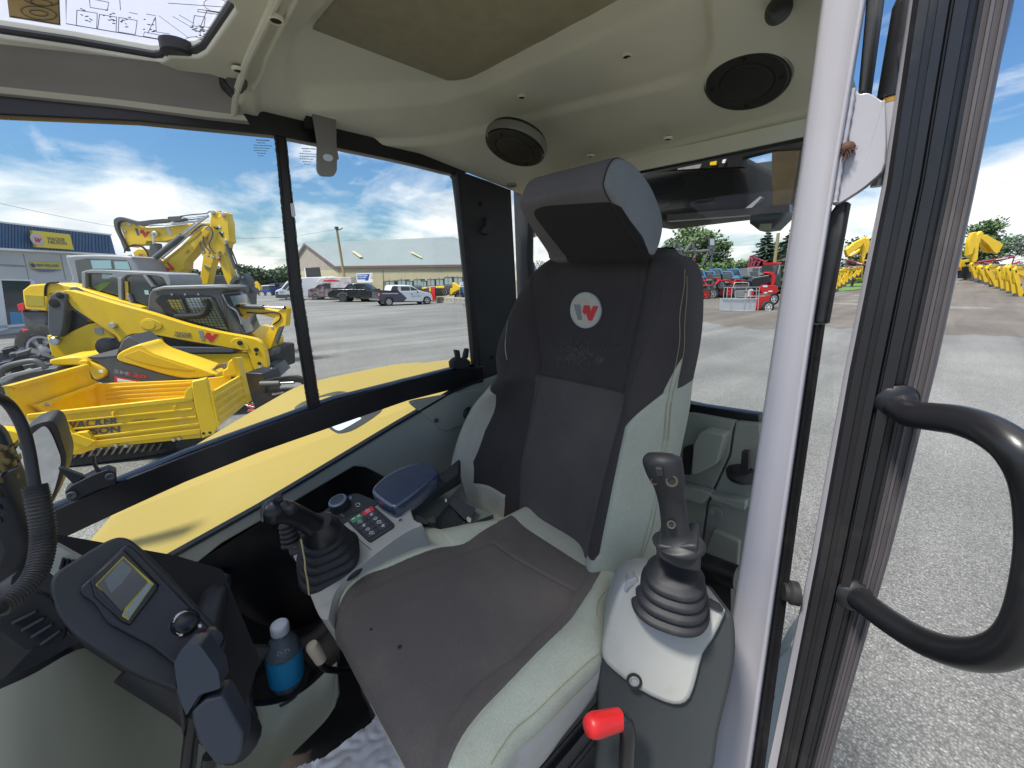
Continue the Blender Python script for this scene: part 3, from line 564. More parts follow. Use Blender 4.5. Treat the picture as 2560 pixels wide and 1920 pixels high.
def zmat(name, cols, rough, attrs, bscale=1400, dirts=None, ds=5, bump=.6):
    """one cloth whose sewn panels have their own colour; panel edges are carried by distances stored on the mesh"""
    m = bpy.data.materials.new(name); m.use_nodes = True; t = m.node_tree; b = t.nodes['Principled BSDF']; L = t.links
    b.inputs['Roughness'].default_value = rough; c = N(t, 'ShaderNodeTexCoord')
    facs = []
    for a in attrs:
        at = N(t, 'ShaderNodeAttribute', attribute_name=a); q = N(t, 'ShaderNodeMapRange'); q.inputs[1].default_value = -.0004; q.inputs[2].default_value = .0004; L.new(at.outputs['Fac'], q.inputs[0]); facs.append(q.outputs[0])
    def stack(cols):
        cur = None
        for i, col in enumerate(cols):
            if i == 0: cur = col; continue
            h = N(t, 'ShaderNodeMixRGB'); L.new(facs[i-1], h.inputs[0])
            if isinstance(cur, tuple): h.inputs[1].default_value = (*cur, 1)
            else: L.new(cur, h.inputs[1])
            h.inputs[2].default_value = (*col, 1); cur = h.outputs[0]
        return cur
    base, dirty = stack(cols), stack(dirts or [tuple(q*1.6 for q in k) for k in cols])
    n = N(t, 'ShaderNodeTexNoise'); n.inputs['Scale'].default_value = ds; n.inputs['Detail'].default_value = 8; n.inputs['Roughness'].default_value = .62; L.new(c.outputs['Object'], n.inputs['Vector'])
    r = N(t, 'ShaderNodeMapRange'); r.inputs[1].default_value = .42; r.inputs[2].default_value = .74; r.inputs[4].default_value = .75; L.new(n.outputs['Fac'], r.inputs[0])
    h = N(t, 'ShaderNodeMixRGB'); L.new(r.outputs[0], h.inputs[0]); L.new(base, h.inputs[1]); L.new(dirty, h.inputs[2])
    n2 = N(t, 'ShaderNodeTexNoise'); n2.inputs['Scale'].default_value = 420; n2.inputs['Detail'].default_value = 2; L.new(c.outputs['Object'], n2.inputs['Vector'])
    r2 = N(t, 'ShaderNodeMapRange'); r2.inputs[1].default_value = .3; r2.inputs[2].default_value = .7; r2.inputs[3].default_value = .9; r2.inputs[4].default_value = 1.1; L.new(n2.outputs['Fac'], r2.inputs[0])
    h2 = N(t, 'ShaderNodeMixRGB', blend_type='MULTIPLY'); h2.inputs[0].default_value = 1; L.new(h.outputs[0], h2.inputs[1]); L.new(r2.outputs[0], h2.inputs[2]); L.new(h2.outputs[0], b.inputs['Base Color'])
    wv = N(t, 'ShaderNodeTexVoronoi'); wv.inputs['Scale'].default_value = bscale; L.new(c.outputs['Object'], wv.inputs['Vector'])
    bn = N(t, 'ShaderNodeBump'); bn.inputs['Strength'].default_value = bump; bn.inputs['Distance'].default_value = .0008; L.new(wv.outputs['Distance'], bn.inputs['Height']); L.new(bn.outputs[0], b.inputs['Normal'])
    b.inputs['Sheen Weight'].default_value = .03
    return m
def setattrs(o, **kw):
    for k, f in kw.items():
        a = o.data.attributes.new(k, 'FLOAT', 'POINT'); a.data.foreach_set('value', [f(v.co, i) for i, v in enumerate(o.data.vertices)])
DUST = (.095, .080, .070)
# backrest plane, leaning back
lean = .13/.78; bn = Vector((0, -1, -lean)).normalized(); bp = (Vector((-.56, .665, -.72)), Vector((0, -1, lean)).normalized())
def BX(pts, f='F'): return [(p.x, p.z) for p in PS(f, pts, bp)]
def by(z): return .665+(z+.72)*lean
Lp = BX(crv([(1195, 545), (1165, 572), (1135, 605), (1112, 650), (1100, 705), (1092, 765), (1094, 800), (1070, 828), (1035, 868), (1006, 930), (992, 985), (991, 1030), (1005, 1062), (1040, 1095), (1088, 1122)], 4))
Rp = BX(crv([(1430, 545), (1462, 562), (1478, 600), (1482, 660), (1480, 720), (1472, 780), (1458, 850), (1450, 920), (1440, 980), (1425, 1060), (1405, 1150), (1380, 1248)], 4))
LT = [(z, x) for x, z in Lp]; RT = [(z, x) for x, z in Rp]
zt, zb = max(q[1] for q in Lp+Rp), -.735
blk_l = BX([(1090, 700), (1092, 765), (1094, 800), (1103, 845), (1065, 925), (1042, 990), (1038, 1038), (1092, 1070), (1088, 1130), (1290, 1235), (1297, 1178), (1327, 1178), (1336, 1165), (1390, 905), (1445, 845), (1470, 780), (1500, 700), (1500, 500), (1100, 500)])
centre = BX([(1160, 810), (1355, 852), (1285, 1225), (1120, 1140), (1128, 1000)])
patch = BX(fillet([(1195, 565), (1190, 570), (1198, 735), (1340, 752), (1355, 735), (1385, 560)], 14))
seams = [BX(q) for q in ([(1160, 572), (1160, 700), (1166, 800), (1130, 990), (1120, 1140)], [(1408, 560), (1385, 700), (1355, 850), (1320, 1030), (1282, 1225)], [(1166, 812), (1240, 826), (1355, 850)],
    [(1092, 765), (1094, 800), (1103, 845), (1065, 925), (1042, 990), (1038, 1038), (1092, 1070)], [(1445, 845), (1390, 905), (1336, 1165), (1297, 1178)],
    [(1192, 575), (1190, 640), (1196, 730), (1205, 738), (1330, 752), (1350, 740), (1362, 690), (1385, 565)], [(1132, 770), (1120, 880), (1088, 1000), (1092, 1110)], [(1440, 570), (1430, 700), (1405, 800), (1370, 900)])]
sdep = [.007, .007, .004, .004, .004, .003, .003, .003]
rows, NF = [], 170; NZ = 230; mats_ = []
for i in range(NZ+1):
    s_ = i/NZ; z = zb+(zt-zb)*s_
    xl, xr = itp(LT, z), itp(RT, z); hw, xc = (xr-xl)/2, (xl+xr)/2
    e = sm(0, .05, zt-z)*.6+.4 if zt-z < .05 else 1; e = math.sqrt(max(0, 1-(1-min(1, (zt-z)/.045))**2)) if zt-z < .045 else 1
    eb = math.sqrt(max(0.02, 1-(1-min(1, (z-zb)/.03))**2)) if z-zb < .03 else 1
    e = max(e, .02)*eb
    bol = .055*(1-sm(-.2, .0, z))+.022
    r = []
    for j in range(NF+1):
        ph = -math.pi/2+math.pi*j/NF; t_ = math.sin(ph); a = abs(t_)
        fr = (1-a**7)**(1/7)*.05
        bl = bol*math.exp(-((a-.80)/.17)**2)+.012*math.exp(-(t_/.45)**2)*math.exp(-((z+.52)/.13)**2)
        x = xc+hw*t_*(1 if e > .5 else (.6+.4*e*2)); y0 = by(z)+.05
        dd = 0
        if a < .97:
            for L_, d_ in zip(seams, sdep):
                q = pdist(x, z, L_)
                if q < .02: dd += d_*math.exp(-(q/.0045)**2)
        r.append(Vector((x, y0-(fr+bl-dd)*e, z)))
    NB = 26
    for j in range(1, NB):
        ph = math.pi/2+math.pi*j/NB; t_ = math.sin(ph); a = abs(t_)
        x = xc+hw*t_*.97; r.append(Vector((x-.0, by(z)+.05+(.11)*e*(1-a**4)**.25, z)))
    rows.append(r)
n_ = len(rows[0]); mb = MB(); mb.loft(rows, 0, True, True)
CBK = [(.046,.038,.036), (.090,.076,.070), (.52,.51,.42), (.50,.52,.41)]
back = mb.obj('backrest', zmat('seat_cloth_panels', [CBK[2], CBK[3], CBK[0], CBK[1]], .9, ['side', 'dark', 'centre'], dirts=[(.36,.31,.22), (.38,.40,.31), (.07,.058,.053), (.13,.11,.097)]), seat, 60)
def onfront(i): j = i % n_; return 3 <= j <= NF-3
setattrs(back, side=lambda c, i: (c.x+.55), dark=lambda c, i: (sdp(c.x, c.z, blk_l) if onfront(i) else (c.z+.215 if c.x > -.5 else sdp(c.x, c.z, blk_l))), centre=lambda c, i: (sdp(c.x, c.z, centre) if onfront(i) else -1))
from mathutils.bvhtree import BVHTree
def bvh(mb): return BVHTree.FromPolygons([tuple(v) for v in mb.v], [f for f in mb.f if len(f) < 6])
bt = bvh(mb)
def hit(tree, f, u, v, off=.0012):
    d = ray(f, u, v).normalized(); h = tree.ray_cast(Vector((0, 0, 0)), d)
    return (h[0]-d*off, h[1]) if h[0] is not None else (None, None)
def stitches(tree, f, pts, step, gap, r, name, parent, m='stitch'):
    mb = MB(); c_ = crv(pts, 12); P = [hit(tree, f, u, v)[0] for u, v in c_]; P = [p for p in P if p]
    acc = 0; out_ = []
    for a, b in zip(P, P[1:]):
        L_ = (b-a).length
        if L_ > .05 or L_ < 1e-6: continue
        t_ = 0
        while t_ < L_:
            e2 = min(t_+step, L_); mb.tube([a.lerp(b, t_/L_), a.lerp(b, e2/L_)], r, 0, 4); t_ += step+gap
    return mb.obj(name, MT[m], parent, 0)
stitches(bt, 'J', [(1372, 700), (1368, 800), (1345, 950), (1343, 1100), (1320, 1240), (1295, 1340), (1280, 1420), (1268, 1500), (1260, 1659)], .006, .003, .0006, 'stitching', back)
stitches(bt, 'J', [(1384, 740), (1384, 850), (1372, 1000), (1368, 1150), (1345, 1270), (1312, 1370), (1300, 1440), (1290, 1540), (1280, 1659)], .006, .003, .0006, 'stitching', back)
stitches(bt, 'K', [(480, 10), (465, 180), (435, 400), (390, 600), (340, 760)], .006, .003, .0006, 'stitching', back)
stitches(bt, 'K', [(498, 10), (482, 180), (440, 450), (410, 600), (352, 750)], .006, .003, .0006, 'stitching', back)
stitches(bt, 'J', [(425, 800), (390, 920), (368, 1080), (366, 1150), (376, 1210)], .003, .002, .0007, 'stitching', back, 'zinc')
# badge: an oval disc with the emblem, following the cloth
def onback(f, pts, off): return [hit(bt, f, u, v, off)[0] for u, v in pts]
ell = [(815+87*math.cos(k*math.pi/20), 931+102*math.sin(k*math.pi/20)) for k in range(40)]; ell2 = [(815+79*math.cos(k*math.pi/20), 931+93*math.sin(k*math.pi/20)) for k in range(40)]
cen = hit(bt, 'J', 815, 931)[0]; nb = Vector((0, -1, lean)).normalized(); bpl = (cen+nb*.004, nb)
mb = MB(); mb.slab('J', ell, bpl, .006, 0, .001); badge = mb.obj('badge', mat('badge_silver_rim', (.42, .44, .45), .5, metal=.2), back)
mb = MB(); mb.slab('J', ell2, (cen+nb*.0046, nb), .003); mb.obj('badge_face', mat('badge_cream', (.60, .57, .44), .7, var=.1, vscale=300, bump=.8, bscale=500, weave=1), badge)
mb = MB(); mb.slab('J', [(750, 899), (785, 899), (796, 985), (772, 985)], (cen+nb*.0054, nb), .002); mb.obj('emblem_bar', mat('emblem_grey', (.22, .23, .24), .6), badge)
mb = MB(); mb.slab('J', [(797, 940), (806, 904), (836, 904), (846, 938), (857, 908), (886, 908), (852, 990), (832, 990), (815, 945), (810, 958)], (cen+nb*.0056, nb), .002); mb.obj('emblem_letter', MT['inkred'], badge)
# dusty scuff where backs rub and small stain, as thin flecks in the cloth
mb = MB()
for k in range(260):
    u, v = random.gauss(755, 50), random.gauss(1175, 38)
    if k > 220: u, v = random.gauss(900, 12), random.gauss(1215, 12)
    h, nn = hit(bt, 'J', u, v, .0006)
    if h: s_ = random.uniform(.0008, .0035); a = random.uniform(0, 6); mb.add([h+Vector((math.cos(a+q)*s_*random.uniform(.6, 1.3), -.0002, math.sin(a+q)*s_*random.uniform(.6, 1.3))) for q in (0, 1.2, 2.5, 3.8, 5)], [(0, 1, 2, 3, 4)])
mb.obj('dust_scuff', mat('dust', (.085, .077, .072), 1), back, 0, kind='stuff')
# ---- headrest: slanted block of cloth with dark pad
prof0 = [(.716, .036), (.700, .052), (.640, .090), (.588, .125), (.570, .143), (.574, .165), (.590, .184), (.612, .189), (.650, .183), (.700, .160), (.745, .122), (.760, .095), (.755, .062), (.737, .036)]
pr = crv(prof0, 5, True); NX = 60; rows = []
for i in range(NX+1):
    t_ = i/NX; x = -.405+(-.612+.405)*t_
    a = abs(2*t_-1); sc_ = 1
    r_ = .022; dx = min(t_, 1-t_)*.21
    sc_ = 1-.10*(1-math.sqrt(max(0, 1-(1-min(1, dx/r_))**2)))
    bulge = .006*(1-a**3)
    r = []
    for (y, z) in pr:
        cy0, cz0 = .665, .112
        yy = cy0+(y-cy0)*sc_; zz = cz0+(z-cz0)*sc_
        sx = x + (-.045)*t_*max(0, (.16-z)/.12)*1.0
        r.append(Vector((sx, yy-bulge*(1 if z < .15 and y < .7 else .3), zz)))
    rows.append(r)
mb = MB(); mb.loft(rows, 0, True, True)
pad = fillet([(1153, 456), (1178, 446), (1318, 436), (1336, 446), (1350, 462), (1388, 556), (1390, 575), (1180, 575)], 14)
npf = len(pr)
padpl = (Vector((-.5, .60, .12)), Vector((0, -.62, -.78)))
padp = [(p.x, p.z) for p in PS('F', pad, (Vector((-.5, .571, .14)), Vector((0, -.68, -.73)).normalized()))]
padp = [(x, z if z > .05 else -.2) for x, z in padp]
hr = mb.obj('headrest', zmat('headrest_cloth_panels', [(.15,.142,.144), (.23,.24,.235), (.013,.012,.013)], .92, ['side', 'pad'], 1300, dirts=[(.11,.108,.11), (.17,.185,.185), (.017,.016,.016)]), seat, 60)
setattrs(hr, side=lambda c, i: (.0 if i//npf > 3 else 1)-.5 if i//npf != 3 else 0, pad=lambda c, i: (sdp(c.x, c.z, padp) if c.y < .745 and not ((i % npf) > 36 and (i % npf) < 64) else -1))
mb = MB(); mb.tube([p+Vector((.001, 0, 0)) for p in rows[3]]+[rows[3][0]+Vector((.001, 0, 0))], .0012, 0, 6); mb.obj('piping', MT['fab'], hr)
mb = MB(); mb.tube([(-.47, .80, .08), (-.47, .84, -.05)], .007, n=12); mb.obj('headrest_post', MT['blkpl'], seat); mb = MB(); mb.tube([(-.58, .80, .08), (-.58, .84, -.05)], .007, n=12); mb.obj('headrest_post', MT['blkpl'], seat)
# ---- cushion
cp_ = ('Z', -.615)
def CX(pts, f='L'): return [(p.x, p.y) for p in PS(f, pts, cp_)]
LE = CX(crv([(262, 900), (256, 830), (262, 760), (300, 690), (370, 600), (470, 500), (590, 420), (710, 355), (800, 335), (850, 350), (1180, 285)], 4))
RE = CX(crv([(1200, 1640), (1320, 1470), (1440, 1360), (1600, 1200), (1740, 1060), (1790, 960), (1800, 830), (1830, 660)], 4))
LTc = [(y, x) for x, y in LE]; RTc = [(y, x) for x, y in RE]
# outline of cushion in plan: front edge handled by end rounding
dark = CX(crv([(285, 900), (290, 820), (330, 750), (400, 680), (480, 625), (600, 570), (740, 505), (870, 462), (1000, 440), (1090, 385), (1180, 330), (1260, 280)], 3))+CX([(1700, 560), (1750, 610)])+CX(crv([(1700, 700), (1600, 850), (1500, 965), (1400, 1070), (1300, 1180), (1200, 1290), (1110, 1385), (1040, 1470), (990, 1550), (935, 1659), (900, 1760)], 3))+CX([(500, 1760), (100, 1300), (150, 985)])
cs = [CX(q) for q in ([(330, 850), (370, 770), (470, 700), (620, 625), (800, 560), (1000, 490), (1100, 450), (1165, 430)], [(1165, 430), (1260, 500), (1400, 580), (1520, 640), (1612, 688)], [(1612, 688), (1560, 790), (1400, 950), (1250, 1090), (1100, 1190), (960, 1340), (880, 1480), (850, 1600), (850, 1700)], [(1612, 688), (1680, 590)],
   [(285, 900), (290, 820), (330, 750), (400, 680), (600, 570), (740, 505), (1000, 440), (1180, 330)], [(1700, 700), (1600, 850), (1400, 1070), (1200, 1290), (1040, 1470), (935, 1659)])]
csd = [.003, .004, .004, .003, .003, .003]
def ctop(x, y, xl, xr):
    t_ = (2*x-xl-xr)/(xr-xl); a = abs(t_)
    return .024*math.exp(-((a-.86)/.2)**2)*(.6 if t_ < 0 else 1)+.010*math.exp(-(t_/.5)**2)*math.exp(-((y-.3)/.16)**2)-.010*sm(.5, .62, y)
Y0, Y1 = .148, .70; NY, NXc = 200, 150; rows = []; info = []
def yfront(x): return .085+.075*((x+.36)/-.36)**1 if x < -.36 else .085
for i in range(NY+1):
    s_ = i/NY; y = Y0+(Y1-Y0)*s_
    xl, xr = itp(LTc, max(y, .16)), itp(RTc, y)
    fl = .10*(1-min(1, (y-Y0)/.09)); 
    xl = xl+.06*(1-math.sqrt(max(0, 1-(1-min(1, (y-Y0)/.09))**2)))
    e = math.sqrt(max(.0, 1-(1-min(1, (y-Y0)/.06))**2)); e = max(e, .03)
    hw, xc = (xr-xl)/2, (xl+xr)/2; r = []
    for j in range(NXc+1):
        ph = -math.pi/2+math.pi*j/NXc; t_ = math.sin(ph); a = abs(t_); x = xc+hw*t_
        z = -.615+ctop(x, y, xl, xr)-.045*(1-(max(0, 1-a**9))**(1/4))
        dd = 0
        if a < .98:
            for L_, d_ in zip(cs, csd):
                q = pdist(x, y, L_)
                if q < .015: dd += d_*math.exp(-(q/.0035)**2)
        zz = z-dd; zz = -.68+(zz+.68)*(.45+.55*e)
        r.append(Vector((x, y, zz)))
    for j in range(1, 12):
        t_ = j/12; x = xr+(xl-xr)*t_; inn = .045*min(1, 3.5*min(t_, 1-t_)); 
        r.append(Vector((xr+.004-(.0) if j < 1 else x+(.0), y, -.655-.075*min(1, 4*min(t_, 1-t_))*sm(-.02, .16, y-Y0))))
    rows.append(r)
n_ = len(rows[0]); mb = MB(); mb.loft(rows, 0, True, True)
cu = mb.obj('seat_cushion', zmat('cushion_cloth_panels', [(.50,.52,.41), (.098,.085,.078)], .9, ['dark'], dirts=[(.36,.36,.27), (.17,.14,.115)], ds=4), seat, 60); ct = bvh(mb)
setattrs(cu, dark=lambda c, i: (sdp(c.x, c.y, dark) if i % n_ <= NXc or c.y < .175 else -1))
# lower side flank of the cushion towards the door
fl = [hit(ct, 'L', u, v, -.004)[0] or PL('L', u, v, ('Z', -.63)) for u, v in crv([(1780, 1010), (1745, 1050), (1600, 1200), (1440, 1350), (1310, 1470), (1180, 1640), (1120, 1760)], 4)]
lo = PS('L', crv([(1750, 1200), (1700, 1290), (1620, 1390), (1540, 1490), (1470, 1590), (1390, 1690), (1330, 1800)], 4), ('X', -.305))
rows = []
for k in range(7):
    t_ = k/6; rows.append([a.lerp(b, t_)+Vector((.012*math.sin(math.pi*t_), 0, .004*math.sin(math.pi*t_))) for a, b in zip(fl, lo)])
rows.append([p+Vector((-.05, .02, -.01)) for p in rows[-1]])
mb = MB(); mb.loft(rows); flank = mb.obj('cushion_side', mat('side_vinyl', (.44,.435,.41), .6, var=.06, bump=.4, bscale=900, weave=1, bdist=.0006, dirt=(.13, .12, .09), dscale=7, damt=.4), seat, 60); ft = bvh(mb)
stitches(ct, 'L', [(1745, 1030), (1650, 1110), (1500, 1250), (1400, 1350), (1280, 1450), (1200, 1560), (1150, 1640)], .006, .003, .0006, 'stitching', cu)
stitches(ft, 'L', [(1745, 1072), (1650, 1165), (1500, 1305), (1400, 1405), (1300, 1500), (1220, 1610)], .006, .003, .0006, 'stitching', flank)
stitches(ct, 'L', [(1830, 655), (1770, 700), (1735, 760), (1730, 820), (1760, 880), (1790, 910)], .005, .002, .0007, 'stitching', cu)
for (u, v, r_) in ((497, 903, .003), (653, 998, .0045)):
    h, nn = hit(ct, 'L', u, v, .0008); mb = MB(); mb.lathe(h, nn, [(-.001, r_), (.0006, r_), (.0006, r_*.7), (0, r_*.5), (0, 0)], n=9, mats=[0, 0, 1, 1]); mb.obj('burn_hole', [MT['fab2'], MT['hole']], cu)
# seat frame, rubber suspension bellows
mb = MB()
for k in range(6):
    z = -.74-k*.05; o_ = .012 if k % 2 else 0
    mb.box((-.56, .42, z), (.42-o_*2, .42-o_*2, .03)); mb.box((-.56, .42, z-.025), (.40, .40, .02))
mb.obj('suspension_bellows', MT['rub'], seat)
mb = MB(); mb.box((-.56, .38, -1.08), (.40, .46, .1)); mb.obj('seat_base', MT['blkpl'], seat)
# ================================================================ CONTROLS
def boot(mb, base, top, nring, rb, rt, m=0, sq=.0, wid=1.0, side=None):
    """rubber bellows between two points"""
    base, top = Vector(base), Vector(top); ax = (top-base); L_ = ax.length; ax.normalize()
    a = Vector(side) if side is not None else ax.orthogonal(); a = (a-ax*a.dot(ax)).normalized(); b = ax.cross(a); rows = []
    for k in range(nring):
        for q, rr in ((0, 1.0), (.25, 1.045), (.5, 1.0), (.72, .88), (.86, .84)):
            t_ = (k+q)/nring; R_ = (rb+(rt-rb)*t_**.85)*rr; R_ *= 1
            row = []
            for i in range(40):
                an = 2*math.pi*i/40; c_, s_ = math.cos(an), math.sin(an); e_ = 2/(2+2.2*(1-t_)*sq) if sq else 1
                row.append(base+ax*L_*t_+a*R_*math.copysign(abs(c_)**e_, c_)*wid+b*R_*math.copysign(abs(s_)**e_, s_))
            rows.append(row)
    mb.loft(rows, m, True, True); return mb
def D_(f, u, v, D): return PL(f, u, v, ('D', D))
def pxr(p, r):           # radius in photo-view pixels at point p -> metres
    f_ = Vector((-sy*cp, cy_*cp, -sp)); return r/850*Vector(p).dot(f_)
# ---- console by the side window (far one): housing, pad of keys, rotary knob, joystick
rc = thing('joystick_console', 'grey armrest console by the side window with square key pad and rotary knob', 'control console', (-.86, .25, -1.15), group=None)
ctp = (Vector((-.80, .22, -.575)), Vector((.10, -.28, 1)).normalized())
out_ = crv([(640, 1470), (690, 1482), (700, 1460), (720, 1360), (760, 1250), (860, 1130), (1010, 1010), (1180, 880), (1330, 780), (1440, 730), (1370, 690), (1330, 575), (1240, 600), (1150, 580), (1010, 520), (900, 490), (760, 560), (640, 640), (520, 760), (380, 850), (420, 980), (480, 1100), (560, 1300), (600, 1400)], 3, True)
mb = MB(); mb.slab('D', out_, ctp, .09, 0, .012); rcb = mb.obj('console_housing', MT['grey'], rc, 60)
mb = MB(); mb.slab('D', crv([(372, 850), (400, 835), (640, 650), (760, 560), (900, 492), (1000, 515), (1100, 570), (1060, 590), (780, 750), (690, 790), (560, 900), (415, 980), (385, 930)], 3, True), ctp, .02, 0, .003, front=.003); mb.obj('dark_inlay', MT['blkpl'], rcb, 60)
mb = MB(); mb.slab('D', fillet([(858, 712), (1048, 596), (1068, 600), (1222, 735), (1215, 760), (1035, 876), (1015, 870), (860, 722)], 14), ctp, .02, 0, .003, front=.006); kp = mb.obj('key_pad', MT['blkpl'], rc, 50)
# keys: two columns of five, seen in a skewed grid
o0, eu, ev = Vector((868, 712)), Vector((180, -112)), Vector((152, 148))
def kq(i, j, w=1.0, h=1.0, e=.06):
    c_ = []
    for (a, b) in ((i/2, j/5), ((i+w)/2, j/5), ((i+w)/2, (j+h)/5), (i/2, (j+h)/5)): c_.append((a, b))
    cx_, cy2 = sum(a for a, b in c_)/4, sum(b for a, b in c_)/4
    return [tuple(o0+eu*(cx_+(a-cx_)*(1-e))+ev*(cy2+(b-cy2)*(1-e*1.5))) for a, b in c_]
keyc = mat('key_dark', (.03, .035, .042), .45); kg = mat('key_green', (.05, .26, .09), .45); kr = mat('key_red', (.55, .04, .05), .45); icon = mat('icon_white', (.75, .75, .72), .6)
for i in range(2):
    for j in range(5):
        mm_ = keyc if j else (kg if i == 0 else kr)
        mb = MB(); mb.slab('D', fillet(kq(i, j), 6, 2), ctp, .006, 0, .0012, front=.0085); ko = mb.obj('key', mm_, kp, 50)
        c_ = Vector((0, 0))
        for q in kq(i, j): c_ += Vector(q)/4
        mb = MB()
        def ln(pts, r=.0006): mb.tube([PL('D', c_.x+u, c_.y+v, ctp)+pn(ctp)*.0092 for u, v in pts], r, 0, 4)
        if j == 0 and i == 0: ln([(-35, 14), (-10, 0)], .0016); ln([(8, -8), (30, -22)], .0016)
        else:
            rr = random.Random(i*7+j); k_ = (i+j) % 3
            if k_ == 0: ln([(-18, 6), (0, -12), (16, -4), (6, 12), (-18, 6)]); ln([(-4, 0), (8, 2)])
            elif k_ == 1: ln([(-14, -10), (-18, 10)]); ln([(-14, -10), (14, -12), (10, 10), (-18, 10)]); ln([(-8, 0), (6, -2)]); ln([(16, 4), (22, 8)])
            else: ln([(-16, 8), (14, -12)]); ln([(-10, -8), (12, 8)]); ln([(0, -14), (-2, 12)])
        mb.obj('key_icon', icon, ko, 0)
# rotary knob
kc = PL('D', 800, 600, ctp)+pn(ctp)*.003; kn = thing('rotary_knob', 'ribbed black rotary knob with blue grey top on the console', 'knob', kc) if False else None
mb = MB(); ax_ = pn(ctp); r0 = .0235
rows = []
a1 = ax_.orthogonal().normalized(); b1 = ax_.cross(a1)
for h, r_ in ((0, 1.0), (.018, .97), (.022, .93)):
    rows.append([kc+ax_*h+(a1*math.cos(i*math.pi/36)+b1*math.sin(i*math.pi/36))*r0*r_*(1+(.035 if i % 4 < 2 else -.02)*(1 if h < .02 else .3)) for i in range(72)])
mb.loft(rows, 0, True, True); knb = mb.obj('rotary_knob', MT['blkpl'], rc, 30)
mb = MB(); mb.lathe(kc+ax_*.021, ax_, [(0, .0215), (.003, .021), (.0045, .018), (.0045, .0165), (.003, .016), (.0035, 0)], n=40, mats=[0, 0, 0, 1, 1]); mb.obj('knob_cap', [mat('knob_ring', (.16, .20, .24), .4), mat('knob_top', (.055, .075, .095), .35)], knb, 30)
mb = MB()
for q in ([(868, 530), (878, 520), (885, 532), (872, 545)], [(918, 590), (925, 572), (948, 572), (952, 590)], [(925, 598), (945, 598)], [(705, 680), (722, 690)], [(715, 730), (730, 740)]): mb.tube([PL('D', u, v, ctp)+ax_*.0045 for u, v in q], .0008, 0, 4)
mb.obj('dial_marks', icon, rcb, 0)
mb = MB()
for q in ([(610, 650), (690, 690), (790, 755)], [(680, 640), (730, 650)], [(800, 655), (830, 680)]): mb.tube([PL('D', u, v, ctp)+ax_*.004 for u, v in q], .0007, 0, 4)
mb.obj('inlay_lines', mat('dusty_line', (.32, .27, .13), .8), rcb, 0)
for q in ((1118, 583), (1268, 700)):
    mb = MB(); mb.lathe(PL('D', *q, ctp)+ax_*.001, ax_, [(0, .0065), (.001, .006), (.001, .0035), (-.0, .003), (0, 0)], n=14, mats=[1, 1, 0, 0]); mb.obj('console_screw', [MT['hole'], MT['grey']], rcb)
mb = MB(); mb.tube([PL('D', u, v, ctp)+ax_*.0006 for u, v in ((800, 745), (940, 850), (1040, 935))], .0007, 0, 4); mb.obj('panel_joint', MT['hole'], rcb, 0)
# second small lever behind, with its own bellows
mb = MB(); q0 = PL('D', 430, 900, ctp)+ax_*.004; boot(mb, q0+Vector((-.02, 0, -.01)), q0+Vector((-.03, -.005, .045)), 5, .022, .014); mb.obj('small_bellows', MT['rub'], rc, 50)
for q in ((388, 852), (443, 918)):
    mb = MB(); mb.lathe(PL('D', *q, ctp)+ax_*.004, ax_, [(0, .004), (.001, .004), (.001, 0)], n=10); mb.obj('bright_screw', MT['steel'], rcb)
# joystick
js = thing('joystick', 'black joystick leaning forward over the far console, by the side window', 'joystick', PL('D', 700, 1000, ctp), group='joysticks')
base = PL('D', 716, 1020, ctp)+ax_*.0; mb = MB(); top = D_('D', 640, 790, 1.0*math.hypot(base.x, base.y)*.965)
boot(mb, base, top, 5, pxr(base, 64), pxr(top, 40), 0, .9, 1.0, side=PL('D', 920, 900, ctp)-PL('D', 520, 1090, ctp)); mb.obj('bellows', MT['rub'], js, 60)
D0 = math.hypot(top.x, top.y)
mb = MB(); c_ = D_('D', 640, 760, D0-.005); d_ = (top-base).normalized(); mb.lathe(c_-d_*.016, d_, [(0, pxr(c_, 41)), (.01, pxr(c_, 40)), (.026, pxr(c_, 30)), (.036, pxr(c_, 24))], n=32); mb.obj('collar', MT['blk'], js, 60)
gp = crv([(625, 770, D0-.005, 24), (565, 730, D0-.012, 22.5), (500, 690, D0-.02, 21.5), (430, 655, D0-.03, 22), (370, 635, D0-.035, 24), (310, 628, D0-.04, 26), (255, 630, D0-.045, 27.5), (215, 635, D0-.048, 25), (190, 638, D0-.05, 18), (176, 640, D0-.05, 6)], 4)
Pp = [D_('D', u, v, D) for u, v, D, r in gp]; mb = MB(); mb.tube(Pp, [pxr(p, g[3]*1.03) for p, g in zip(Pp, gp)], n=28, flat=.86); jg = mb.obj('grip', MT['blk'], js, 80)
mb = MB(); c_ = D_('D', 395, 590, D0-.055); mb.lathe(c_, (c_*-1+Vector((0, 0, .9))), [(-.01, .011), (.001, .010), (.004, .007), (.004, 0)], n=18); mb.lathe(D_('D', 350, 575, D0-.05), (-.3, -.4, .8), [(-.008, .009), (.004, .008), (.007, .005), (.007, 0)], n=16); mb.slab('D', fillet([(270, 520), (325, 505), (345, 545), (300, 560), (275, 545)], 10), fpl('D', 310, 530, D0-.05), .012, 0, .003); mb.obj('thumb_switch', MT['rub'], jg, 60)
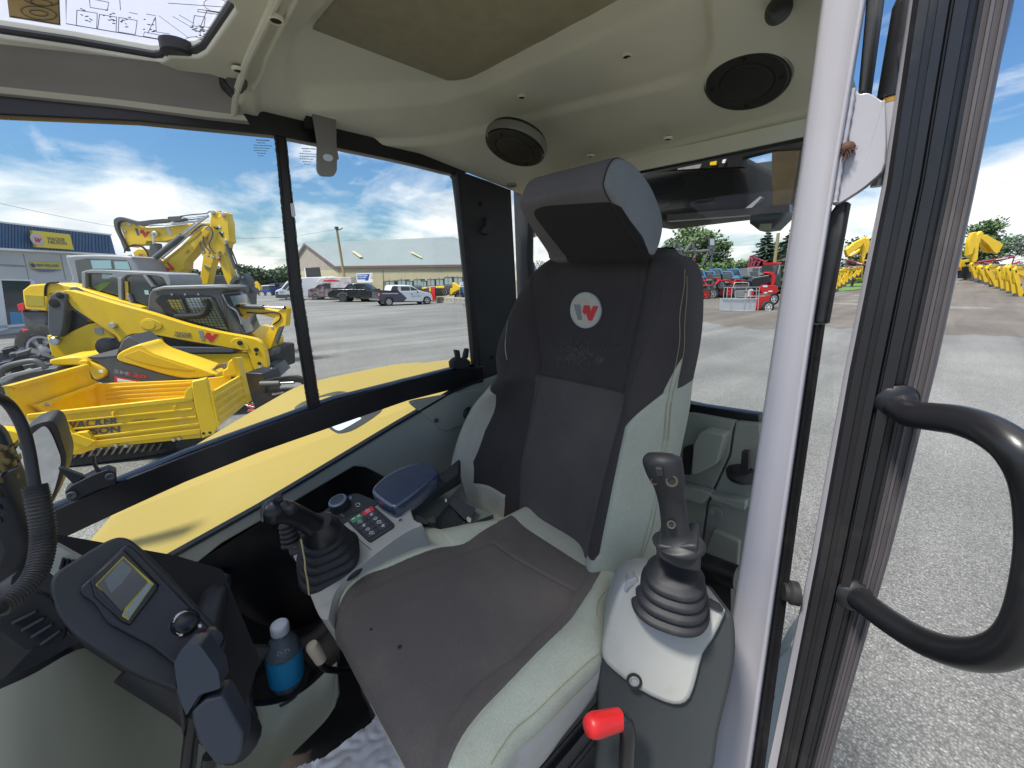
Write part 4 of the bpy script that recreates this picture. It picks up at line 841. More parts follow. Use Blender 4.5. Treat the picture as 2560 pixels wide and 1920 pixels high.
# yellow tag string hanging in front of the console
tg = thing('tag_strip', 'thin pale yellow strip hanging from the far joystick bellows', 'strip', D_('D', 480, 850, D0-.08))
mb = MB(); pp = [D_('D', u, v, D0-.07) for u, v in crv([(478, 850), (490, 930), (505, 1010), (512, 1100), (528, 1180), (540, 1290)], 4)]
mb.loft([[p+Vector((-.0012, 0, 0)), p+Vector((.0018, .0012, 0))] for p in pp]); mb.loft([[p+Vector((-.0012, .001, 0)), p+Vector((.0018, .0022, 0))] for p in pp]); mb.obj('strip', mat('pale_yellow_card', (.62, .50, .25), .8), tg, 0)
# ---- padded armrest
ar = thing('armrest', 'smooth dark padded armrest tinted blue for reflected sky, behind the rotary knob', 'armrest', (-.80, .38, -1.15))
apl = (PL('D', 1300, 430, ('D', .90)), Vector((.16, -.22, 1)).normalized())
mb = MB(); mb.slab('D', crv([(1042, 468), (1060, 420), (1150, 340), (1300, 265), (1430, 238), (1500, 255), (1562, 295), (1560, 325), (1480, 400), (1380, 480), (1270, 560), (1215, 592), (1160, 570), (1080, 515)], 4, True), apl, .045, 0, .026)
mb.obj('armrest_pad', mat('armrest_skin', (.03, .05, .095), .2, bump=.05, bscale=500, bdist=.0004, coat=1, spec=1), ar, 80)  # blue of the reflected sky is mixed into the skin colour
mb = MB(); mb.slab('D', [(1100, 540), (1210, 600), (1290, 570), (1560, 350), (1730, 210), (1730, 330), (1400, 560), (1240, 640)], (apl[0]-Vector((0, 0, .05)), apl[1]), .03, 0, .004); mb.obj('armrest_carrier', MT['blkpl'], ar)
# rails and tray between armrest and seat
mb = MB(); tpl = (PL('D', 1500, 480, ('D', 1.02)), Vector((.3, -.3, .9)).normalized())
mb.slab('D', [(1330, 570), (1740, 330), (1800, 560), (2000, 650), (1620, 800), (1400, 740)], tpl, .02, 0, .003); mb.obj('tray', MT['dgreen'], ar)
mb = MB(); mb.slab('D', [(1320, 545), (1370, 590), (1740, 385), (1740, 335)], (tpl[0]+tpl[1]*.012, tpl[1]), .02, 0, .003); mb.slab('D', [(1500, 380), (1740, 220), (1740, 300), (1520, 440)], (tpl[0]+tpl[1]*.012, tpl[1]), .02, 0, .003); mb.obj('slide_rail', MT['blk'], ar)
# ---- seat belt tongue, webbing and buckle lying beside the cushion
sb = thing('seat_belt', 'black seat belt tongue and webbing lying on the far edge of the cushion', 'seat belt', (-.74, .48, -.62))
bpl2 = fpl('D', 1680, 760, .885, 0, 50)
mb = MB(); mb.slab('D', [(1545, 690), (1630, 585), (1650, 575), (1760, 700), (1755, 735), (1640, 820), (1600, 830)], bpl2, .004, 0, .001); wb = mb.obj('webbing', mat('belt_webbing', (.03, .03, .03), .85, bump=1, bscale=500, weave=1), sb)
mb = MB(); mb.slab('D', fillet([(1580, 820), (1640, 835), (1765, 715), (1790, 720), (1780, 780), (1690, 850), (1620, 882), (1585, 860)], 10), bpl2, .010, 0, .003, front=.006); mb.obj('tongue_grip', MT['blkpl'], sb)
mb = MB(); tp = [PL('D', u, v, bpl2)+pn(bpl2)*.004 for u, v in ((1675, 850), (1735, 800), (1752, 835), (1808, 900), (1808, 918), (1770, 945), (1752, 945), (1718, 895), (1675, 850))]; mb.tube(tp, .0022, 0, 6)
mb.slab('D', [(1680, 852), (1735, 806), (1750, 838), (1718, 868)], bpl2, .002, 0, 0, front=.004); mb.obj('tongue', MT['steel'], sb)
bp3 = fpl('D', 1740, 640, .91, 10, 40)
mb = MB(); mb.slab('D', fillet([(1650, 570), (1685, 500), (1780, 560), (1865, 600), (1850, 640), (1810, 710), (1770, 690)], 6), bp3, .02, 0, .004); mb.obj('belt_bracket', MT['blkpl'], sb)
mb = MB(); mb.slab('D', fillet([(1370, 650), (1400, 640), (1500, 705), (1480, 735), (1380, 710)], 8), fpl('D', 1430, 690, .90, 0, 45), .025, 0, .006); mb.slab('D', [(1470, 690), (1535, 665), (1545, 715), (1500, 720)], fpl('D', 1500, 690, .895, 0, 45), .006); mb.obj('buckle', MT['blk'], sb)
mb = MB(); mb.slab('D', fillet([(1790, 690), (1800, 678), (1828, 690), (1822, 718), (1800, 712)], 4), fpl('D', 1810, 700, .88), .006, 0, .001); mb.slab('D', fillet([(1618, 536), (1632, 532), (1636, 550), (1622, 556)], 5), fpl('D', 1625, 545, .88), .004); mb.obj('pale_clip', mat('pale_clip', (.7, .62, .5), .5), sb)
# ---- near console (door side) with its joystick
lc = thing('joystick_console', 'upright grey console at the door side of the seat with dark base', 'control console', (-.19, .5, -1.15))
fp = fpl('K', 420, 1120, .56, 12, 22)
mb = MB(); mb.slab('K', crv([(262, 870), (320, 805), (450, 800), (620, 880), (735, 940), (748, 975), (695, 1085), (650, 1150), (622, 1260), (592, 1350), (545, 1384), (470, 1372), (350, 1312), (240, 1228), (192, 1170), (194, 1100), (218, 1000)], 2, True), fp, .10, 0, .018); lcb = mb.obj('console_housing', MT['grey'], lc, 70)
mb = MB(); mb.slab('K', crv([(660, 960), (750, 955), (790, 1000), (790, 1200), (720, 1500), (680, 1700), (500, 1750), (180, 1750), (168, 1560), (170, 1400), (176, 1180), (260, 1100), (450, 1100)], 3, True), (fp[0]-fp[1]*.014, fp[1]), .12, 0, .02); mb.obj('console_base', MT['dgrey'] if False else mat('console_dark_base', (.030, .034, .035), .6, var=.1, bump=.3, bscale=900, bdist=.0005), lc, 70)
q = PL('K', 334, 1264, fp)+pn(fp)*.002; mb = MB(); mb.lathe(q, pn(fp), [(0, .0125), (.002, .012), (.002, .0085), (.0005, .008), (.0005, .006), (.003, .005), (.003, 0)], n=22, mats=[0, 0, 0, 1, 1, 1]); mb.obj('housing_bolt', [MT['hole'], MT['zinc']], lcb)
mb = MB(); mb.slab('K', fillet([(660, 900), (740, 940), (730, 960), (655, 925)], 6), (fp[0]+fp[1]*.006, fp[1]), .02, 0, .003); mb.obj('rocker_switch', MT['blk'], lcb)
mb = MB(); mb.slab('K', fillet([(285, 860), (300, 815), (345, 797), (360, 815), (300, 880)], 10), (fp[0]+fp[1]*.0, fp[1]), .03, 0, .006); mb.obj('console_lug', MT['mgrey'], lcb)
js2 = thing('joystick', 'black joystick with boot standing upright on the console at the door side', 'joystick', D_('K', 500, 900, .60), group='joysticks')
b0, t0 = D_('K', 497, 925, .60), D_('K', 530, 735, .60); mb = MB()
side2 = (PL('K', 670, 975, ('D', .60))-PL('K', 325, 855, ('D', .60)))
axd = (t0-b0); rows = []
lv = [(0, 325, 862, 672, 975, .0), (1, 345, 830, 668, 930, 0), (2, 365, 795, 660, 885, 0), (3, 385, 762, 652, 840, 0), (4, 405, 730, 642, 795, 0)]
for k in range(4):
    _, xa, ya, xb, yb, _2 = lv[k]; _, xc_, yc, xd, yd, _2 = lv[k+1]
    for q, rr in ((0, 1.0), (.22, 1.03), (.45, 1.0), (.7, .87), (.88, .85)):
        ua, va, ub, vb = xa+(xc_-xa)*q, ya+(yc-ya)*q, xb+(xd-xb)*q, yb+(yd-yb)*q
        A_, B_ = D_('K', ua, va, .60), D_('K', ub, vb, .60); C_ = (A_+B_)/2; ra = (B_-A_)/2*rr; perp = ra.cross(Vector((0, 0, 1))).normalized()*ra.length*.95; perp = (perp+Vector((0, 0, -.006)) if perp.y < 0 else -perp)
        rows.append([C_+ra*math.copysign(abs(math.cos(i*math.pi/24))**.8, math.cos(i*math.pi/24))+perp*math.copysign(abs(math.sin(i*math.pi/24))**.8, math.sin(i*math.pi/24)) for i in range(48)])
mb.loft(rows, 0, True, True); mb.obj('bellows', MT['rub'], js2, 60)
mb = MB(); fr_ = fpl('K', 540, 720, .555)
mb.slab('K', crv([(440, 655), (500, 662), (610, 655), (620, 700), (633, 770), (600, 775), (520, 755), (455, 720), (433, 690)], 3, True), fr_, .06, 0, .012); mb.obj('boot_cap', MT['blkpl'], js2, 70)
gp = crv([(455, 240, .575, 27), (456, 262, .573, 41), (463, 290, .572, 42.5), (475, 330, .572, 40), (488, 370, .573, 35.5), (497, 420, .576, 31), (505, 470, .578, 29), (512, 520, .58, 29), (518, 570, .58, 30), (524, 600, .58, 32), (530, 625, .58, 42), (533, 640, .58, 55), (533, 650, .58, 56)], 4)
Pp = [D_('K', u, v, D) for u, v, D, r in gp]; mb = MB(); mb.tube(Pp, [pxr(p, g[3]*.96) for p, g in zip(Pp, gp)], n=30, flat=.9); jg = mb.obj('grip', MT['blkpl'], js2, 80)
fg = fpl('K', 480, 320, .536); mb = MB(); mb.slab('K', fillet([(427, 306), (462, 308), (467, 345), (434, 348)], 8), fg, .01, 0, .003); mb.obj('grip_button', MT['blkpl'], jg)
for q in ((503, 365, .0085, .548), (424, 368, .005, .555), (502, 562, .006, .556)):
    c_ = D_('K', q[0], q[1], q[3]); mb = MB(); mb.lathe(c_, -c_, [(-.01, q[2]), (.0012, q[2]), (.0012, q[2]*.65), (-.001, q[2]*.6), (-.001, 0)], n=16, mats=[0, 0, 0, 1]); mb.obj('grip_screw_hole', [mat('brown_hole_rim', (.05, .04, .025), .6), MT['hole']], jg)
# ---- red safety lever
rl = thing('safety_lever', 'bent black lever with bright red rubber cap, low beside the door side console', 'lever', D_('F', 1350, 1650, .50))
mb = MB(); mb.tube([D_('K', u, v, .46) for u, v in crv([(240, 1440), (275, 1440), (298, 1465), (305, 1520), (300, 1600), (298, 1720)], 4)], .0115, 0, 16); mb.obj('lever_rod', MT['blk'], rl, 60)
ca, cb = D_('K', 140, 1470, .43), D_('K', 262, 1440, .46); dd = (ca-cb); LL = dd.length; mb = MB()
mb.lathe(cb, dd, [(-.002, .012), (-.002, .0145), (LL*.5, .0155), (LL*.85, .0163), (LL*1.0, .015), (LL*1.12, .012), (LL*1.16, 0)], n=28); mb.obj('red_cap', MT['red'], rl, 60)
# ---- beige lever left of the cushion
bl = thing('beige_lever', 'short bent black rod with pale beige cap beside the cup holder', 'lever', D_('C', 1500, 1220, .88))
mb = MB(); mb.tube([D_('C', u, v, D) for u, v, D in crv([(1440, 1165, .80), (1450, 1195, .80), (1480, 1215, .805), (1560, 1218, .83), (1640, 1190, .86)], 4)], .007, 0, 12); mb.obj('lever_rod', MT['blk'], bl, 60)
mb = MB(); ca, cb = D_('C', 1405, 1105, .80), D_('C', 1448, 1172, .80); mb.lathe(cb, ca-cb, [(0, .0105), (0, .0125), ((ca-cb).length*.9, .0135), ((ca-cb).length*1.02, .011), ((ca-cb).length*1.04, 0)], n=20); mb.obj('beige_cap', mat('beige_plastic', (.58, .50, .38), .5), bl, 60)
# ================================================================ FRONT LEFT: monitor, wheel, vents, cup holder
mo = thing('monitor', 'tilted dark grey monitor housing with yellow edged screen and round dial', 'monitor', D_('F', 300, 1350, .62))
mpl = fpl('F', 300, 1320, .62, 8, 38)
mb = MB(); mb.slab('F', crv([(108, 1275), (118, 1240), (160, 1210), (230, 1168), (268, 1160), (300, 1178), (350, 1225), (420, 1300), (480, 1368), (490, 1385), (478, 1415), (440, 1470), (415, 1500), (350, 1480), (280, 1450), (225, 1415), (160, 1370), (120, 1320)], 4, True), (mpl[0]-mpl[1]*.02, mpl[1]), .05, 0, .022)
mh = mb.obj('housing', mat('monitor_housing', (.030, .032, .035), .55, bump=.35, bscale=1100, bdist=.0005, dirt=(.06, .055, .045), dscale=8, damt=.3), mo, 80)
mb = MB(); mb.slab('F', fillet([(172, 1268), (275, 1170), (296, 1184), (478, 1378), (470, 1405), (425, 1470), (330, 1395), (235, 1345), (205, 1300), (178, 1282)], 10), mpl, .03, 0, .004, front=-.006); mb.obj('face_plate', mat('monitor_face', (.018, .019, .022), .4, bump=.2, bscale=1100, bdist=.0004), mh, 60)
mb = MB(); mb.slab('F', [(195, 1250), (262, 1187), (270, 1184), (345, 1262), (340, 1275), (282, 1350), (262, 1342), (205, 1288)], mpl, .02, 0, .006, front=.0); mb.obj('screen_bezel', MT['blk'], mh, 60)
mb = MB(); mb.slab('F', [(206, 1264), (266, 1202), (332, 1262), (277, 1340), (263, 1331), (268, 1318)], mpl, .01, 0, 0, front=.0015); mb.obj('screen_edge', mat('yellow_edge', (.50, .42, .03), .5), mh)
mb = MB(); mb.slab('F', [(209, 1264), (266, 1206), (318, 1258), (262, 1322)], mpl, .01, 0, 0, front=.003); scn = mb.obj('screen', mat('screen_glass', (.012, .015, .017), .05, spec=.9), mh)
mb = MB(); mb.slab('F', [(317, 1262), (329, 1263), (277, 1336), (266, 1328)], mpl, .01, 0, 0, front=.003); mb.obj('key_strip', mat('key_strip_grey', (.22, .27, .28), .3), mh)
mb = MB(); mb.slab('F', [(225, 1255), (262, 1212), (285, 1230), (262, 1262), (240, 1282)], mpl, .01, 0, 0, front=.0035); mb.obj('screen_glow', mat('screen_panel', (.05, .08, .09), .08, spec=.9), scn)
mb = MB(); q = PL('C', 835, 1005, mpl); ax2 = pn(mpl); mb.lathe(q-ax2*.012, ax2, [(0, .017), (.006, .017), (.007, .015), (.008, .014), (.020, .0125), (.022, .010), (.022, 0)], n=32); mb.obj('dial', MT['blk'], mh, 50)
mb = MB()
for k in range(14):
    a = 2.0+k*.27; p = [PL('C', 835+rr*math.cos(a)*1.0, 1010+rr*math.sin(a)*1.05, mpl)+ax2*.004 for rr in (46, 58-k*.4)]; mb.tube(p, (.0024 if k < 10 else .0016), 0, 4)
mb.obj('dial_scale', icon, mh, 0)
mb = MB()
for k in range(6): a = 3.2+k*.25; mb.tube([PL('C', 925+rr*math.cos(a), 1090+rr*math.sin(a), mpl)+ax2*.004 for rr in (36, 46)], .001, 0, 4)
mb.obj('red_scale', MT['inkred'], mh, 0)
mb = MB()
for k in range(3): a = k*1.047; mb.tube([PL('C', 898+9*math.cos(a), 1020+9*math.sin(a), mpl)+ax2*.004, PL('C', 898-9*math.cos(a), 1020-9*math.sin(a), mpl)+ax2*.004], .0008, 0, 4)
mb.tube([PL('C', 858+7*math.cos(k*.8), 1092+9*math.sin(k*.8), mpl)+ax2*.004 for k in range(9)], .0006, 0, 4); mb.obj('fan_symbol', icon, mh, 0)
mb = MB(); mb.lathe(PL('C', 945, 1090, mpl)-ax2*.008, ax2, [(0, .018), (.006, .018), (.015, .013), (.016, 0)], n=24); mb.obj('lower_dial', MT['blk'], mh, 50)
mb = MB(); mb.tube([D_('F', 300, 1420, .64), D_('F', 420, 1500, .60), D_('F', 520, 1600, .62)], .03, n=16); mb.tube([D_('F', 470, 1260, .86), D_('F', 440, 1380, .70)], .022, n=12); mb.obj('monitor_arm', MT['blkpl'], mo)
# ---- two pedal-lever grips near the eye
tl = thing('travel_levers', 'pair of chunky blue black lever grips on thin rods, in front of the monitor', 'levers', D_('F', 450, 1650, .44)) if False else None
def lev(name, label, face, D, rod, tilt, yw):
    t_ = thing(name, label, 'lever', D_('F', *rod[-1], D)); pl = fpl('F', sum(p[0] for p in face)/len(face), sum(p[1] for p in face)/len(face), D, yw, tilt)
    mb = MB(); mb.slab('F', face, pl, .04, 0, .007); mb.obj('lever_grip', mat(name+'_skin', (.035, .042, .055), .42, bump=.3, bscale=900, bdist=.0004), t_, 80)
    mb = MB(); mb.tube([D_('F', u, v, D+.02) for u, v in rod], .008, n=14); mb.obj('lever_rod', MT['blk'], t_, 60)
    return t_
a_ = lev('travel_lever', 'blue black lever grip standing nearest the monitor, behind its twin', fillet([(375, 1432), (395, 1398), (432, 1393), (472, 1450), (477, 1488), (430, 1502), (402, 1548), (384, 1500)], 7, 3), .50, [(420, 1540), (410, 1620), (400, 1720)], 25, -20)
b_ = lev('travel_lever', 'blue black lever grip at the front, lower right of its twin', fillet([(416, 1565), (412, 1538), (445, 1510), (482, 1502), (527, 1585), (524, 1625), (508, 1652), (468, 1656), (428, 1605)], 7, 3), .47, [(455, 1630), (440, 1720), (435, 1800)], 25, -20)
mb = MB(); mb.slab('F', [(378, 1470), (400, 1530), (408, 1560), (395, 1600), (384, 1560), (376, 1500)], fpl('F', 390, 1530, .52, -20, 10), .03, 0, .006); mb.obj('lever_side', MT['blkpl'], a_, 60)
# ---- cup holder console with the big grey green front
ch = thing('cup_holder', 'grey green moulded console with black lined cup holder', 'cup holder', D_('F', 600, 1600, .9))
cpl = fpl('F', 420, 1560, .70, -8, 30)
gg = mat('console_front', (.46,.465,.36), .45, var=.05, bump=.1, bscale=700, bdist=.0004)
rows = []
topc = crv([(-300, 1600), (-60, 1512), (60, 1462), (190, 1398), (300, 1440), (420, 1500), (520, 1525), (600, 1520), (660, 1490), (710, 1445), (728, 1430)], 5)
botc = crv([(-300, 2100), (-60, 1950), (60, 1900), (190, 1860), (300, 1840), (400, 1800), (480, 1760), (560, 1700), (640, 1620), (700, 1560), (724, 1525)], 5)
Dt = crv([(.58,.0), (.60,0), (.62,0), (.68,0), (.74,0), (.82,0), (.86,0), (.87,0), (.87,0), (.86,0), (.85,0)], 5)
for k in range(9):
    t_ = k/8; rows.append([D_('F', a[0]+(b[0]-a[0])*t_, a[1]+(b[1]-a[1])*t_, d[0]*(1-.22*t_*(1-d[0]*.3))+(.02*math.sin(math.pi*t_))) for a, b, d in zip(topc, botc, Dt)])
mb = MB(); mb.loft(rows); mb.obj('console_front', gg, ch, 60); mb = MB(); mb.loft([[p+Vector((0, 0, -.001)) for p in rows[0]], [p+Vector((-.02, .004, -.004)) for p in rows[0]], [p+Vector((-.06, .02, -.07)) for p in rows[0]], [p+Vector((-.3, .1, -.1)) for p in rows[0]]]); mb.obj('cup_ledge', MT['blkpl'], ch, 60)
mb = MB(); mb.slab('F', [(728, 1430), (735, 1500), (724, 1530), (640, 1622), (600, 1620), (690, 1540), (712, 1450)], fpl('F', 690, 1530, .90, 0, 20), .03, 0, .006); mb.obj('console_end', gg, ch)
cc = D_('F', 612, 1500, .93)+Vector((0, 0, 0)); cupc = PL('F', 612, 1500, ('D', .93)); Zt = D_('F', 622, 1478, .925).z+.014
mb = MB(); mb.lathe((cupc.x, cupc.y, Zt), (0, 0, -1), [(.004, .066), (-.002, .063), (.0, .060), (.012, .056), (.014, .054), (.014, 0)], n=40); mb.obj('cup_rim', MT['blkpl'], ch, 40)
mb = MB(); mb.slab('F', crv([(478, 1430), (520, 1400), (560, 1390), (590, 1400), (560, 1440), (545, 1500), (560, 1560), (535, 1590), (500, 1580), (480, 1520)], 3, True), fpl('F', 530, 1490, .88, 0, 40), .04, 0, .01); mb.obj('cup_lining', MT['blkpl'], ch, 60)
mb = MB(); mb.slab('F', [(-100, 1500), (0, 1485), (195, 1395), (330, 1440), (520, 1560), (560, 1420), (480, 1230), (380, 1200), (100, 1150), (-100, 1300)], fpl('F', 250, 1400, .80, 0, 30), .02); mb.obj('inner_wall', MT['hole'], ch)
# ---- the water bottle
bo = thing('water_bottle', 'clear plastic water bottle with white cap and blue label in the cup holder', 'bottle', (cupc.x, cupc.y, Zt-.09))
b0, b1 = D_('F', 622, 1478, .925), D_('F', 603, 1346, .925); axb = (b1-b0); LB = axb.length; axb.normalize()
def rp_(px): return pxr(b0, px)
wat = bpy.data.materials.new('clear_plastic'); wat.use_nodes = True; bb = wat.node_tree.nodes['Principled BSDF']; bb.inputs['Base Color'].default_value = (.62, .78, .95, 1); bb.inputs['Transmission Weight'].default_value = .82; bb.inputs['Roughness'].default_value = .06; bb.inputs['IOR'].default_value = 1.25
pf = [(-.06, 0), (-.06, 27), (-.04, 31), (-.01, 33), (.01, 31.5), (.04, 33), (.06, 31.5), (.08, 33), (.10, 33.5), (.36, 33.5), (.40, 33), (.46, 34), (.56, 34), (.66, 30), (.74, 24), (.80, 17), (.83, 14), (.86, 13.5)]
mb = MB(); mb.lathe(b0, axb, [(h*LB, rp_(r)) for h, r in pf], n=36); bob = mb.obj('bottle_body', wat, bo, 60)
mb = MB(); rows = []
for h, r in ((.86, 16.5), (.865, 17), (.96, 17), (.985, 16), (1.0, 13), (1.0, 0)):
    a1 = axb.orthogonal().normalized(); b1_ = axb.cross(a1); rows.append([b0+axb*h*LB+(a1*math.cos(i*math.pi/36)+b1_*math.sin(i*math.pi/36))*rp_(r*(1+(.03 if i % 3 == 0 and h < .97 else 0))+.01) for i in range(72)])
mb.loft(rows, 0, True, True); mb.obj('cap', mat('cap_white', (.62, .68, .78), .45), bo, 40)
mb = MB(); mb.lathe(b0, axb, [(.15*LB, rp_(34.6)), (.56*LB, rp_(34.6))], n=36); mb.f = mb.f[:-2]; mb.m = mb.m[:-2]; lb_ = mb.obj('bottle_label', mat('label_blue', (.02, .28, .55), .35), bo, 60)
lp = (b0+(-b0).normalized()*rp_(39), Vector((-b0.x, -b0.y, 0)).normalized())
mb = MB()
for (u, v, r) in ((604, 1413, 5), (621, 1407, 5)): wire(mb, 'F', [(u+r*math.cos(k), v+r*math.sin(k)) for k in range(7)], lp, .0007, True)
for (x0, x1, y) in ((594, 634, 1432), (592, 636, 1439), (598, 630, 1446)):
    x = x0
    while x < x1: wire(mb, 'F', [(x, y-(x-x0)*.2), (x+3, y-(x+3-x0)*.2)], lp, .0009); x += 4.4
mb.obj('label_print', icon, lb_, 0)
# ---- floor mat of crumpled white plastic film
fs = thing('plastic_sheet', 'crumpled dusty white plastic sheet spread on the cab floor before the seat', 'plastic sheet', (-.7, .1, -.9))
from mathutils import noise as mnoise
fc = crv([(560, 1700), (640, 1650), (690, 1628), (740, 1590), (800, 1550), (812, 1528), (834, 1508), (870, 1590), (1000, 1700), (900, 1850), (650, 1850)], 2, True)
fp3 = [(p.x, p.y) for p in PS('F', fc, ('Z', -.885))]
x0, x1, y0, y1 = min(p[0] for p in fp3)-.02, max(p[0] for p in fp3)+.02, min(p[1] for p in fp3)-.02, max(p[1] for p in fp3)+.02; nn_ = 110
def zf(x, y):
    q = 0
    for s_, a in ((6, .022), (14, .016), (40, .010)): q += (abs(mnoise.noise(Vector((x*s_, y*s_, s_))))*2-.5)*a
    return -.895+q*.4
V = []; idx = {}; F_ = []
for i in range(nn_+1):
    for j in range(nn_+1): V.append((x0+(x1-x0)*i/nn_, y0+(y1-y0)*j/nn_, 0))
V = [(x, y, zf(x, y)) for x, y, _ in V]
for i in range(nn_):
    for j in range(nn_):
        k = i*(nn_+1)+j
        if inpoly(x0+(x1-x0)*(i+.5)/nn_, y0+(y1-y0)*(j+.5)/nn_, fp3): F_.append((k, k+1, k+nn_+2, k+nn_+1))
mb = MB(); mb.add(V, F_); mb.obj('sheet', mat('dusty_film', (.78, .76, .76), .35, dirt=(.42, .30, .18), dscale=5, damt=.7), fs, 60)
# ---- steering wheel at the left edge
sw = thing('steering_wheel', 'black steering wheel with ribbed leather wrap, cut by the left picture edge', 'steering wheel', D_('F', 0, 1300, .5))
rim = crv([(-260, 40, .50), (-100, 60, .53), (0, 92, .55), (80, 160, .56), (150, 290, .56), (190, 440, .56), (222, 640, .555), (245, 740, .55), (272, 880, .545), (280, 1000, .54), (268, 1120, .53), (225, 1240, .52), (130, 1350, .51), (0, 1450, .50), (-150, 1500, .49), (-300, 1450, .48)], 8)
Pp = [D_('S', u, v, D) for u, v, D in rim]; mb = MB(); mb.tube(Pp, [pxr(p, 10 if i < 50 else 13) for i, p in enumerate(Pp)], n=16); swr = mb.obj('rim', MT['blkpl'], sw, 60)
wr = [p for p, q in zip(Pp, rim) if q[1] > 640 and q[0] > -10]; Rw = []; PW = []
for a, b in zip(wr, wr[1:]):
    for k in range(3): PW.append(a.lerp(b, k/3)); Rw.append(pxr(a, 18.5+(2.2 if len(PW) % 4 < 2 else 0)))
mb = MB(); mb.tube(PW, Rw, n=18); mb.obj('wheel_wrap', mat('wrap_leather', (.03, .028, .025), .5, bump=.8, bscale=260, bdist=.001), swr, 30)
mb = MB(); mb.slab('S', [(-300, 700), (0, 600), (130, 900), (200, 1050), (120, 1300), (0, 1400), (-300, 1400)], fpl('S', 0, 1000, .60, -20, 10), .05, 0, .02); mb.obj('column_cover', MT['blkpl'], sw, 60)
mb = MB(); mb.tube([D_('S', -60, 1400, .56), D_('S', 60, 1340, .56), D_('S', 190, 1260, .53)], .011, n=12); mb.obj('spoke', MT['blkpl'], sw, 60)
# ---- dash panel with louvres
da = thing('dashboard', 'black dash panel with slatted air vents behind the steering wheel', 'dashboard', D_('F', 60, 1400, .75))
mb = MB(); mb.slab('S', [(-300, 100), (0, 290), (30, 330), (160, 640), (260, 900), (300, 1010), (390, 1180), (600, 1330), (420, 1500), (420, 1750), (-300, 2100)], fpl('S', 100, 1100, .80, -10, 10), .03, 0, .006); dpn = mb.obj('dash_panel', MT['blkpl'], da, 60)
mb = MB(); mb.slab('S', fillet([(320, 1060), (360, 1040), (540, 1140), (480, 1250), (390, 1290), (300, 1200), (290, 1120)], 10), fpl('S', 400, 1160, .775, -10, 20), .02, 0, .004); sv = mb.obj('side_vent', MT['green'], da, 60)
for k in range(3):
    mb = MB(); mb.slab('S', [(378+k*34, 1200-k*2), (400+k*34, 1130+k*6), (424+k*30, 1140+k*6), (408+k*32, 1222-k*4)], fpl('S', 400, 1160, .765, -10, 20), .01, 0, .002); mb.obj('vent_slot', MT['hole'], sv)
vp = fpl('S', 220, 1480, .66, -10, 25)
mb = MB(); mb.slab('S', fillet([(0, 1420), (150, 1310), (330, 1400), (430, 1560), (400, 1680), (150, 1740), (-40, 1600)], 20), vp, .02, 0, .005, front=-.008); v1 = mb.obj('air_vent', MT['hole'], da, 60)
for k in range(4):
    mb = MB(); mb.slab('S', [(70+k*62, 1565+k*46-20), (230+k*52, 1488+k*42-20), (236+k*52, 1502+k*42-20), (78+k*62, 1585+k*46-20)], vp, .012, 0, .001); mb.obj('vent_slat', MT['blkpl'], v1)
vp2 = fpl('S', 60, 600, .66, -30, 0)
for k in range(6):
    o2 = k*88; mb = MB(); P_ = [D_('S', u, v, D) for u, v, D in crv([(-60+k*12, 420+o2, .60), (10+k*16, 440+o2, .62), (60+k*18, 420+o2, .63), (86+k*18, 395+o2, .64)], 4)]
    mb.loft([[p for p in P_], [p+Vector((.0, .0, -.006)) for p in P_], [p+Vector((-.02, .0, -.006)) for p in P_], [p+Vector((-.02, 0, 0)) for p in P_]]); mb.obj('louvre', MT['blk'], da, 0)
# ---- outside, near: rear work visor, camera, mirror, bonnet
vi = thing('rear_work_cover', 'black curved engine cover hanging outside the top of the rear window', 'cover', (-.7, 1.5, .1))
mb = MB(); mb.slab('G', [(1000, 1010), (1690, 1000), (1700, 1050), (1705, 1345), (1190, 1415), (1020, 1440)], ('Y', 1.35), .25, 0, .03); mb.obj('cover_drum', MT['hole'], vi, 80)
mb = MB(); mb.slab('G', [(1010, 1060), (1300, 990), (2100, 860), (2100, 950), (1880, 960), (1690, 1010), (1690, 1070), (1000, 1100)], ('Y', 1.3), .03); mb.slab('G', [(1200, 1380), (1700, 1340), (1990, 1310), (1990, 1362), (1200, 1422)], ('Y', 1.34), .03); mb.obj('cover_frame', MT['blk'], vi, 0)
mb = MB(); mb.slab('G', [(1690, 1060), (1880, 1035), (1875, 1250), (1705, 1270)], ('Y', 1.6), .03); mb.obj('cover_pane', mat('grey_backdrop_panel', (.05, .065, .065), .6), vi)
mb = MB(); mb.slab('G', [(1875, 940), (2060, 925), (2000, 1350), (1872, 1350)], ('Y', 1.42), .05, 0, .003); mb.obj('rusty_plate', mat('rusty_ochre_plate', (.045, .03, .008), .8, var=.3, vscale=20, dirt=(.04, .025, .01), dscale=14, damt=.9), vi)
mb = MB(); mb.slab('G', [(1705, 1340), (1800, 1262), (1812, 1270), (1725, 1360)], ('Y', 1.34), .02); mb.obj('bright_strut', MT['mgrey'], vi)
mb = MB(); mb.slab('G', [(1480, 1028), (1525, 1018), (1518, 1060), (1478, 1062)], ('Y', 1.29), .003); mb.obj('yellow_sticker', MT['yel'], vi)
mb = MB(); mb.slab('G', [(1565, 1015), (1590, 1008), (1572, 1048), (1555, 1048)], ('Y', 1.29), .003); mb.obj('pale_sticker', MT['wht'], vi)
mb = MB(); mb.slab('G', [(1280, 1066), (1425, 1050), (1420, 1068), (1410, 1082), (1270, 1092)], ('Y', 1.29), .003); mb.obj('type_plate', MT['zinc'], vi)
mb = MB(); mb.slab('G', [(200, 1225), (300, 1200), (345, 1490), (240, 1520), (228, 1500)], ('Y', 1.3), .1, 0, .01); mb.obj('cover_end', MT['blk'], vi, 60)
